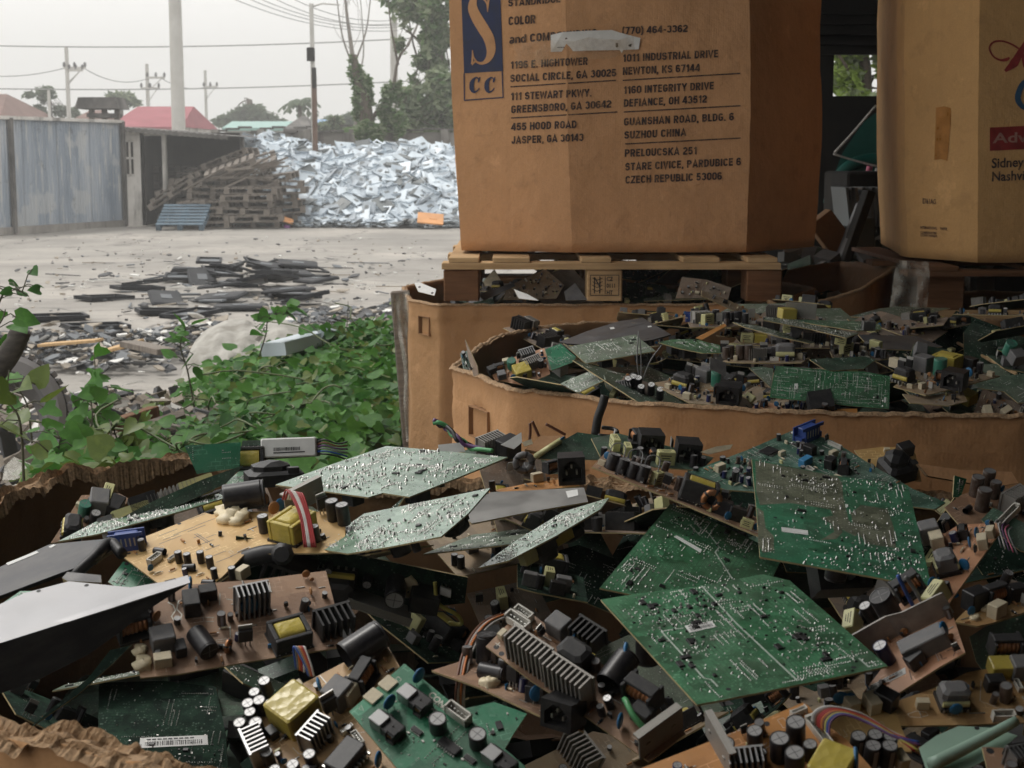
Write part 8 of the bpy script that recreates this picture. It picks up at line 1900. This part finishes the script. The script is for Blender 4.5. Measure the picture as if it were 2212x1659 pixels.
stick('wooden_stick', 'thin wooden stick slanting down across the right of the middle heap', 'stick', atY(*k5(1765, 297), 3.7), atY(*k5(2160, 505), 3.2), .006, .006, 'wood_pale', .001, None)
b = D('board of round black capacitors at the rear right rim of the middle bin', k5, [(1240, 190), (1330, 190), (1500, 240), (1400, 250)], 'pcb_dusty_brown', 1.22, n=(0, -.1, 1)); b.fill(6, ('cap_brown', 'disc_tan', 'cap'), 13, (.7, 1.))
air_wire('wire', 'dark lead curling up at the rear right rim of the middle bin', [(*k5(1400, 240), 3.7), (*k5(1460, 250), 3.7), (*k5(1505, 225), 3.7), (*k5(1490, 185), 3.72)], 'wire_black', .004)
b = D('green board with a grey block on top at the back right of the middle heap', k5, [(560, 130), (760, 140), (1100, 150), (1240, 170), (1250, 205), (1090, 215), (800, 170)], 'pcb_green', 1.25, n=(.06, -.05, .99)); b.put('tape_block', *k5(610, 130), rot=10, sz=1.); b.put('plate', *k5(700, 130), rot=-8, sz=1.1); b.put('sink', *k5(1160, 212), rot=0, sz=.7); b.solder(4000, 4, rows=8, seed=84)
buried('dusty circuit board half hidden under the others in the middle bin', 'half buried boards in the middle bin', ((.05, 1.35), (2.75, 3.95)), 8, 6, 1.12, 1.18, 13, size=(.14, .26), dens=1.5, tilt=14)
buried('dusty circuit board half hidden under the others in the middle bin', 'half buried boards in the middle bin', ((.3, 1.3), (3.4, 4.0)), 5, 3, 1.2, 1.235, 14, size=(.14, .24), dens=1.5, tilt=10)
scrap_floor('board_scrap', 'tangled board scrap lying deep in the middle bin', -.02, 1.5, 2.75, 4.0, 1.06, 7)
# -- a little in the bin under the pallet
G3 = 'boards under the wooden pallet'
for (lab, pts, mat, n) in (('tan board corner leaning between the left and centre pallet blocks', [(290, 75), (430, 10), (500, 70), (470, 120), (330, 125), (270, 125)], 'pcb_dusty_tan', (0, -.75, .6)), ('crumpled cream paper beside the left pallet block', [(195, 60), (240, 10), (262, 50), (250, 100), (200, 95)], 'cream', (-.1, -.7, .7)), ('white torn paper triangle left of the tan board corner', [(312, 85), (365, 105), (405, 128), (330, 120)], 'paper_white', (0, -.7, .7)),
        ('flat grey strip lying behind the left pallet block', [(180, 105), (310, 60), (318, 75), (200, 128)], 'metal_plate', (0, -.5, .8)), ('black plastic cap right of the tan board corner', [(500, 95), (540, 62), (585, 125), (505, 128)], 'grey_plastic', (0, -.8, .5))):
    tag(Board(lab, q(c4, *pts), mat, 1.2, n=n, group=G3, name='circuit_board' if 'board' in lab.split(' corner')[0] else 'scrap_piece', cat='circuit board' if lab.startswith('tan') else 'scrap').e, cat='circuit board' if lab.startswith('tan') else 'scrap')
b = Board('white labelled board at the left corner of the bin under the pallet', q(k1, (1945, 270), (1970, 268), (2048, 300), (2040, 330), (1965, 312)), 'paper_white', 1.22, n=(-.1, -.6, .8), group=G3); b.holes(q(k1, (1970, 290), (2030, 318)), .004)
buried('dark circuit board lying in the shade between the pallet blocks', 'boards in the shade under the pallet', ((-.1, .8), (4.7, 5.3)), 5, 2, 1.15, 1.2, 17, size=(.16, .28), dens=1.2)
buried('dark circuit board in the dim bin with the sagging rim', 'boards in the sagging bin', ((.9, 1.12), (4.95, 5.4)), 2, 2, 1.08, 1.12, 18, size=(.14, .22), dens=1.)
scrap_floor('board_scrap', 'dark scrap filling the bin under the wooden pallet', -.25, .95, 4.7, 5.7, 1.07, 9)

for i_, b in enumerate(BOARDS):
    if b.mat in ('pcb_tan', 'pcb_yellow', 'pcb_orange', 'pcb_salmon', 'pcb_brown', 'pcb_dusty_tan', 'pcb_dusty_brown', 'pcb_teal'): b.detail(1500 if b.mat == 'pcb_yellow' else 3400, i_); x0, x1, y0, y1 = b.bounds(); b.fill(int((x1 - x0) * (y1 - y0) * (150 if b.mat == 'pcb_yellow' else 900)), ('cap', 'disc', 'to220', 'res', 'diode', 'box_white', 'cap_blue', 'conn', 'box_black', 'disc_tan', 'cap_brown'), i_, (.45, .85), avoid=b.done)

buried('dark circuit board leaning at the back of the bin under the pallet', 'boards at the back under the pallet', ((-.25, .85), (5.3, 5.6)), 6, 1, 1.2, 1.24, 23, size=(.2, .3), dens=.8, tilt=45)
# ------------------------------------------------------------------ weeds, sack, tyre and rubble between bins and yard
def leaf_shape(m, mw, s, mi=0, kind=0, rnd=random):
    """heart-shaped leaf folded a little along its midrib; base at origin, tip along +y"""
    if kind == 0:
        P = [(0, 0), (.28, -.12), (.5, .08), (.48, .36), (.28, .68), (0, 1.0)]
    elif kind == 1:
        P = [(0, 0), (.16, .08), (.26, .32), (.2, .62), (.09, .85), (0, 1.0)]
    else:
        P = [(0, 0), (.36, -.05), (.56, .3), (.3, .42), (.2, .8), (0, 1.0)]
    f = rnd.uniform(.1, .4); c = rnd.uniform(-.35, .1)
    vs = [(0, y * s, c * y * y * s) for x, y in (P[0], (0, .4), P[-1])]
    base = [(0, 0, 0), (0, .4 * s, c * .16 * s), (0, s, c * s)]
    R_ = [(x * s, y * s, (f * x + c * y * y) * s) for x, y in P[1:-1]]; L_ = [(-x, y, z) for x, y, z in R_]
    vs = base + R_ + L_
    m.add(vs, [(0, 3, 4, 1), (1, 4, 5), (1, 5, 6, 2), (0, 1, 8, 7), (1, 9, 8), (1, 2, 10, 9)], mi, mw, True)
def rand_dir_mat(rnd, p, up=.8, s=1.):
    z = Vector((rnd.gauss(0, .5), rnd.gauss(0, .5) - .35, up + .2)).normalized(); a = Vector((rnd.gauss(0, 1), rnd.gauss(0, 1), rnd.gauss(-.3, .3))); y = (a - z * a.dot(z)).normalized(); x = y.cross(z)
    return Matrix(((x.x, y.x, z.x, p[0]), (x.y, y.y, z.y, p[1]), (x.z, y.z, z.z, p[2]), (0, 0, 0, 1)))
def vines():
    rnd = random.Random(31); m = MB(); st = MB()
    # top of the thicket in picture units, and how far away it stands
    topl = [(60, 1000), (150, 955), (240, 930), (330, 880), (420, 836), (500, 792), (600, 764), (700, 722), (800, 705), (880, 708), (930, 740)]
    def top(px):
        for (a, b), (c, d) in zip(topl, topl[1:]):
            if a <= px <= c: return b + (d - b) * (px - a) / (c - a)
        return 1000
    n = 0
    while n < 12500:
        px = rnd.uniform(60, 920); t = rnd.random(); y0 = top(px)
        py = y0 + (1040 - y0) * t
        dens = min(1, .2 + max(0, (px - 300) / 250)) if t < .9 else .8
        if px < 430: dens *= .55
        if rnd.random() > dens: continue
        Y = 7.6 - 3.3 * t + rnd.gauss(0, .12)
        if px < 340: Y = 6.4 - 2.6 * t + rnd.gauss(0, .2)
        if px > 780 and Y < 5.1: Y = 5.0 + rnd.random() * .5
        p = atY(px, py, Y); p.z += rnd.gauss(0, .03)
        if p.x > -.36 and p.y > 4.5 and p.x > -.42: 
            if p.y < 5.9: continue
        kk = noise.noise(Vector((p.x * 2.2, p.y * 2.2, 4)))
        s = rnd.uniform(.035, .075) if kk > -.1 else rnd.uniform(.022, .05)
        leaf_shape(m, rand_dir_mat(rnd, p, .8), s, rnd.choice((0, 0, 1, 1, 0, 0, 0, 0, 2) if kk > 0 else (0, 2, 0, 1, 1)) if px > 380 else rnd.choice((0, 2, 2, 0)), rnd.choice((0, 0, 0, 2) if px > 420 else (0, 1, 2)), rnd); n += 1
    # understorey, darker leaves lower down
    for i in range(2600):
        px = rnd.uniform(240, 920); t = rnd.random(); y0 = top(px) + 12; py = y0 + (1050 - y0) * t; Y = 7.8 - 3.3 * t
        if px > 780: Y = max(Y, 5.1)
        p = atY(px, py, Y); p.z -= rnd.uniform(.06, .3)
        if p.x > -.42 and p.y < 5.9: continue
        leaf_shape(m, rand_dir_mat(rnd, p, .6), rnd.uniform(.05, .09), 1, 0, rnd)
    for i in range(46):
        px = rnd.uniform(200, 880); t = rnd.random(); py = top(px) + (1010 - top(px)) * t; Y = 7.5 - 3.2 * t; p = Vector(atY(px, py, Y)) + Vector((0, 0, .03)); P = [p]
        if p.x > -.45 and p.y < 5.9: continue
        d = Vector((rnd.gauss(0, .2), rnd.gauss(0, .2), rnd.uniform(-.02, .2)))
        for k in range(3): P.append(P[-1] + d * rnd.uniform(.2, .5) + Vector((rnd.gauss(0, .05), rnd.gauss(0, .05), -.03 * k)))
        m.tube(smoothpath(P, 3), .0035, 4, 3)
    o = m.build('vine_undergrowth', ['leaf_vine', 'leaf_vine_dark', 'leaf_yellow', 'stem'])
    tag(o, 'thicket of heart-leaved green vines beside the bins', 'undergrowth', kind='stuff')
vines()
# sloping bank of soil and rubble under the vines
def bank():
    m = MB(); n1, n2 = 44, 26; x0, x1, y0, y1 = -2.6, -.5, 3.4, 8.6
    for j in range(n2 + 1):
        for i in range(n1 + 1):
            x = x0 + (x1 - x0) * i / n1; y = y0 + (y1 - y0) * j / n2
            e_ = min(1, (x - x0) / .5) * min(1, (y1 - y) / 1.6) * min(1, (y - y0) / .3) * min(1, (x1 - x) / .12 + .2)
            h = (.40 + .10 * noise.noise(Vector((x * 1.4, y * 1.2, 2))) + .07 * noise.noise(Vector((x * 5, y * 5, 1)))) * e_ * (.35 + .65 * min(1, max(0, (x + 2.3) / 1.2)))
            m.v.append((x, y, max(-.04, h - .04)))
    for j in range(n2):
        for i in range(n1): a = j * (n1 + 1) + i; m.f.append((a, a + 1, a + n1 + 2, a + n1 + 1)); m.m.append(0); m.sm.append(True)
    tag(m.build('soil_bank', 'soil'), kind='structure')
    rnd = random.Random(8); m = MB()
    for i in range(1300):
        px, py = rnd.uniform(-20, 480), rnd.uniform(830, 1040); Y = 6.8 - 2.6 * (py - 850) / 190 + rnd.gauss(0, .2); p = atY(px, py, Y); p.z -= .04
        m.box((0, 0, 0), (rnd.uniform(.02, .14), rnd.uniform(.01, .07), rnd.uniform(.003, .03)), rnd.choice((0, 1, 1, 2, 2, 2, 3, 3)), Matrix.Translation(p) @ Rz(rnd.uniform(0, 6)) @ Rx(R(rnd.gauss(0, 25))) @ Ry(R(rnd.gauss(0, 25))))
    tag(m.build('rubble', ['litter_white', 'litter_tan', 'litter_dark', 'wood_grey']), 'broken bits of plaster and wood among the weeds', 'rubble', kind='stuff')
mk_wall('soil', (.075, .06, .045), (.15, .125, .10), (.05, .045, .035), .5)
bank()
def sprig(label, pts, Y, leaves, r=.004, leaf='leaf_vine', size=.07, kind=0, seed=1, stem='stem_dark'):
    rnd = random.Random(seed); P = smoothpath([Vector(atY(x, y, Y)) for x, y in pts], 6); b = Vector((P[0].x, P[0].y, P[0].z))
    e = empty('weed_plant', Matrix.Translation(b), label, 'plant', 'single weeds in front of the yard'); m = MB(); m.tube([p - b for p in P], r, 5, taper=r * .4)
    lf = MB()
    for i in range(leaves):
        t = .25 + .75 * (i + rnd.random() * .6) / leaves; p = P[min(len(P) - 1, int(t * (len(P) - 1)))] - b
        d = Vector((rnd.gauss(0, 1), rnd.gauss(0, .6), rnd.uniform(-.2, .5))).normalized() * rnd.uniform(.03, .08); m.tube([p, p + d * .6 + Vector((0, 0, .01)), p + d], r * .45, 4)
        leaf_shape(lf, rand_dir_mat(rnd, p + d, .5), size * rnd.uniform(.6, 1.2), 0, kind, rnd)
    m.build('stem', stem, e); lf.build('foliage', leaf, e); return e
sprig('tall weed with yellowing broad leaves at the extreme left, before the tyre', [(52, 1050), (48, 960), (40, 900), (15, 860), (20, 800)], 3.6, 7, leaf='leaf_yellow', size=.075, seed=2)
sprig('climbing weed with dark curled leaves at the upper left edge', [(-30, 720), (-5, 660), (15, 625), (40, 628), (62, 640)], 4.2, 9, leaf='leaf_vine_dark', size=.036, kind=0, seed=3)
sprig('broad dark leaf spray hanging at the left edge above the timber', [(-40, 780), (-15, 720), (5, 690), (12, 668)], 4.0, 5, leaf='leaf_vine', size=.065, seed=4)
sprig('slender weed with bright young leaves over the tyre', [(70, 960), (60, 880), (40, 840), (28, 822)], 5.0, 8, leaf='leaf_vine', size=.06, kind=2, seed=5)
sprig('upright weed with a bright yellow-green leaf before the shredded litter', [(230, 1010), (220, 940), (208, 860), (205, 780)], 5.2, 16, leaf='leaf_vine', size=.08, kind=2, seed=6)
sprig('second upright weed beside the tyre, dense with small leaves', [(185, 1020), (190, 950), (200, 900), (190, 830)], 5.0, 18, leaf='leaf_vine', size=.06, kind=0, seed=7)
sprig('weed arching up in front of the pale sack with long pointed leaves', [(420, 880), (405, 800), (390, 750), (400, 715), (430, 705)], 6.2, 14, leaf='leaf_vine', size=.085, kind=1, seed=8)
sprig('leafy shoot standing above the pale sack, centre', [(560, 770), (575, 720), (580, 690), (610, 675), (630, 680)], 7.0, 16, leaf='leaf_vine', size=.075, kind=0, seed=9)
sprig('spindly bare weed rising right of the pale sack', [(745, 760), (750, 700), (752, 650)], 7.6, 3, r=.003, size=.04, seed=10)
sprig('bare twig with two small leaves left of the first bin film', [(700, 760), (690, 720), (655, 690)], 7.2, 4, r=.003, size=.05, seed=11)
sprig('bushy weed rooted at the torn left rim of the nearest bin', [(120, 1055), (130, 1010), (128, 960), (140, 930)], 4.2, 16, leaf='leaf_vine', size=.06, kind=0, seed=12)
sprig('broad-leaved weed just outside the torn left rim, further right', [(255, 1030), (262, 990), (250, 940), (235, 905)], 4.4, 12, leaf='leaf_yellow', size=.08, kind=0, seed=13)
sprig('low weed with pale tips where the rim of the nearest bin rises', [(340, 1010), (345, 980), (360, 940)], 4.6, 14, leaf='leaf_vine', size=.07, kind=0, seed=14)
# grey woven sack slumped over the weeds
def sack():
    Y = 7.9; b = Vector(atY(560, 800, Y)); m = MB()
    prof = [[(395, 868), (402, 800), (420, 738), (470, 700), (520, 688), (560, 700), (600, 690), (640, 700), (700, 712), (735, 735)],
            [(372, 880), (385, 828), (410, 765), (450, 735), (500, 725), (560, 722), (610, 715), (660, 728), (705, 735), (738, 745)],
            [(350, 892), (375, 862), (415, 812), (450, 790), (500, 775), (560, 765), (620, 752), (670, 752), (710, 750), (738, 752)],
            [(345, 905), (380, 895), (430, 868), (470, 840), (520, 820), (580, 800), (630, 780), (680, 765), (712, 760), (735, 758)]]
    rows = [curve2(p, 6) for p in prof]; nr = 16; n = len(rows[0]); grid = []
    for r in range(nr + 1):
        f = r / nr * (len(rows) - 1); i = min(int(f), len(rows) - 2); t = f - i; g = []
        for k in range(n):
            x = rows[i][k][0] * (1 - t) + rows[i + 1][k][0] * t; y = rows[i][k][1] * (1 - t) + rows[i + 1][k][1] * t
            fr = r / nr; dY = .3 - .7 * math.sin(fr * 1.5) - .10 * abs(noise.noise(Vector((x * .035, y * .05, 5)))) + .06 * noise.noise(Vector((x * .02, y * .03, 3))) + .025 * noise.noise(Vector((x * .06, y * .05, 8)))
            g.append(Vector(atY(x, y + 5 * noise.noise(Vector((x * .03, r * .4, 1))), Y + dY)) - b)
        grid.append(g)
    for g in grid: m.v.extend(tuple(p) for p in g)
    for r in range(nr):
        for k in range(n - 1): a = r * n + k; m.f.append((a, a + n, a + n + 1, a + 1)); m.m.append(0); m.sm.append(True)
    o = m.build('woven_sack', 'sack_cloth', None, Matrix.Translation(b)); tag(o, 'grey woven plastic sack slumped over the weeds behind the vines', 'sack')
sack()
def box_board(name, label, cat, a, b, w, d, mat, bev=.003): return stick(name, label, cat, a, b, w, d, mat, bev)
box_board('white_board', 'pale board lying along the right side of the grey sack', 'board', atY(590, 755, 7.0), atY(690, 728, 7.3), .06, .14, 'panel_light')
box_board('white_board', 'short grey board end meeting the pale board in a corner', 'board', atY(688, 730, 7.2), atY(738, 745, 7.4), .12, .03, 'panel_mid')
box_board('plank', 'broken grey plank lying left of the grey sack', 'plank', atY(278, 742, 9.2), atY(360, 760, 8.9), .035, .12, 'wood_grey')
box_board('plank', 'tan flat board in the shredded litter left of the broken grey plank', 'plank', atY(225, 758, 9.4), atY(290, 742, 9.3), .02, .2, 'wood_pale')
box_board('plank', 'long pale lath lying flat near the lowest monitor frame', 'plank', atY(90, 745, 10.6), atY(215, 735, 10.4), .02, .09, 'wood_pale')
box_board('plank', 'grey timber half hidden under weeds, slanting up to the right', 'plank', atY(30, 1005, 4.3), atY(110, 955, 4.6), .05, .04, 'wood_grey')
box_board('plank', 'brown timber lying deep in the weeds, centre left', 'plank', atY(235, 940, 5.6), atY(335, 905, 5.9), .10, .05, 'wood_dark')
m = MB(); b0 = Vector(atY(-40, 830, 4.6)); m.tube([p - b0 for p in smoothpath([Vector(atY(x, y, 4.6)) for x, y in ((-50, 850), (-10, 800), (22, 760), (48, 712))], 5)], .042, 9, taper=.03)
tag(m.build('charred_timber', 'wood_black', None, Matrix.Translation(b0)), 'dark charred timber leaning in from the left edge over the tyre', 'timber')
def tyre():
    c = Vector(atY(-2, 905, 5.5)); e = empty('tyre', Matrix.Translation(c) @ Rz(R(24)) @ Ry(R(0)) @ Rx(R(62)), 'dusty worn tyre half sunk in weeds at the left edge', 'tyre')
    ro, w = .235, .085; prof = [(.62, -.8), (.66, -1.0), (.84, -1.02), (.95, -.85), (1.0, -.5), (1.0, 0), (1.0, .5), (.95, .85), (.84, 1.02), (.66, 1.0), (.62, .8), (.60, 0), (.62, -.8)]
    m = MB(); m.lathe([(r * ro, z * w) for r, z in prof], 48, mis=[0] * 3 + [1] * 4 + [0] * 5)
    m.build('carcass', ['rubber_dusty', 'rubber'], e); m = MB()
    for i in range(44):
        a = 2 * math.pi * i / 44
        for s in (-1, 1): m.box((ro * 1.0, 0, s * w * .45), (.016, .022, w * .8), 0, Rz(a) @ Rx(R(24 * s)))
    m.build('tread', 'rubber_dusty', e)
tyre()
b = Board('crumpled clear plastic sheet under the weeds at the bottom left', q(c3, (20, 1040), (60, 1000), (130, 1030), (160, 1060), (60, 1100), (10, 1100)), 'stretch_film', .78, n=(-.1, -.6, .8), name='plastic_sheet', cat='plastic sheet', th=.002, edge='stretch_film')
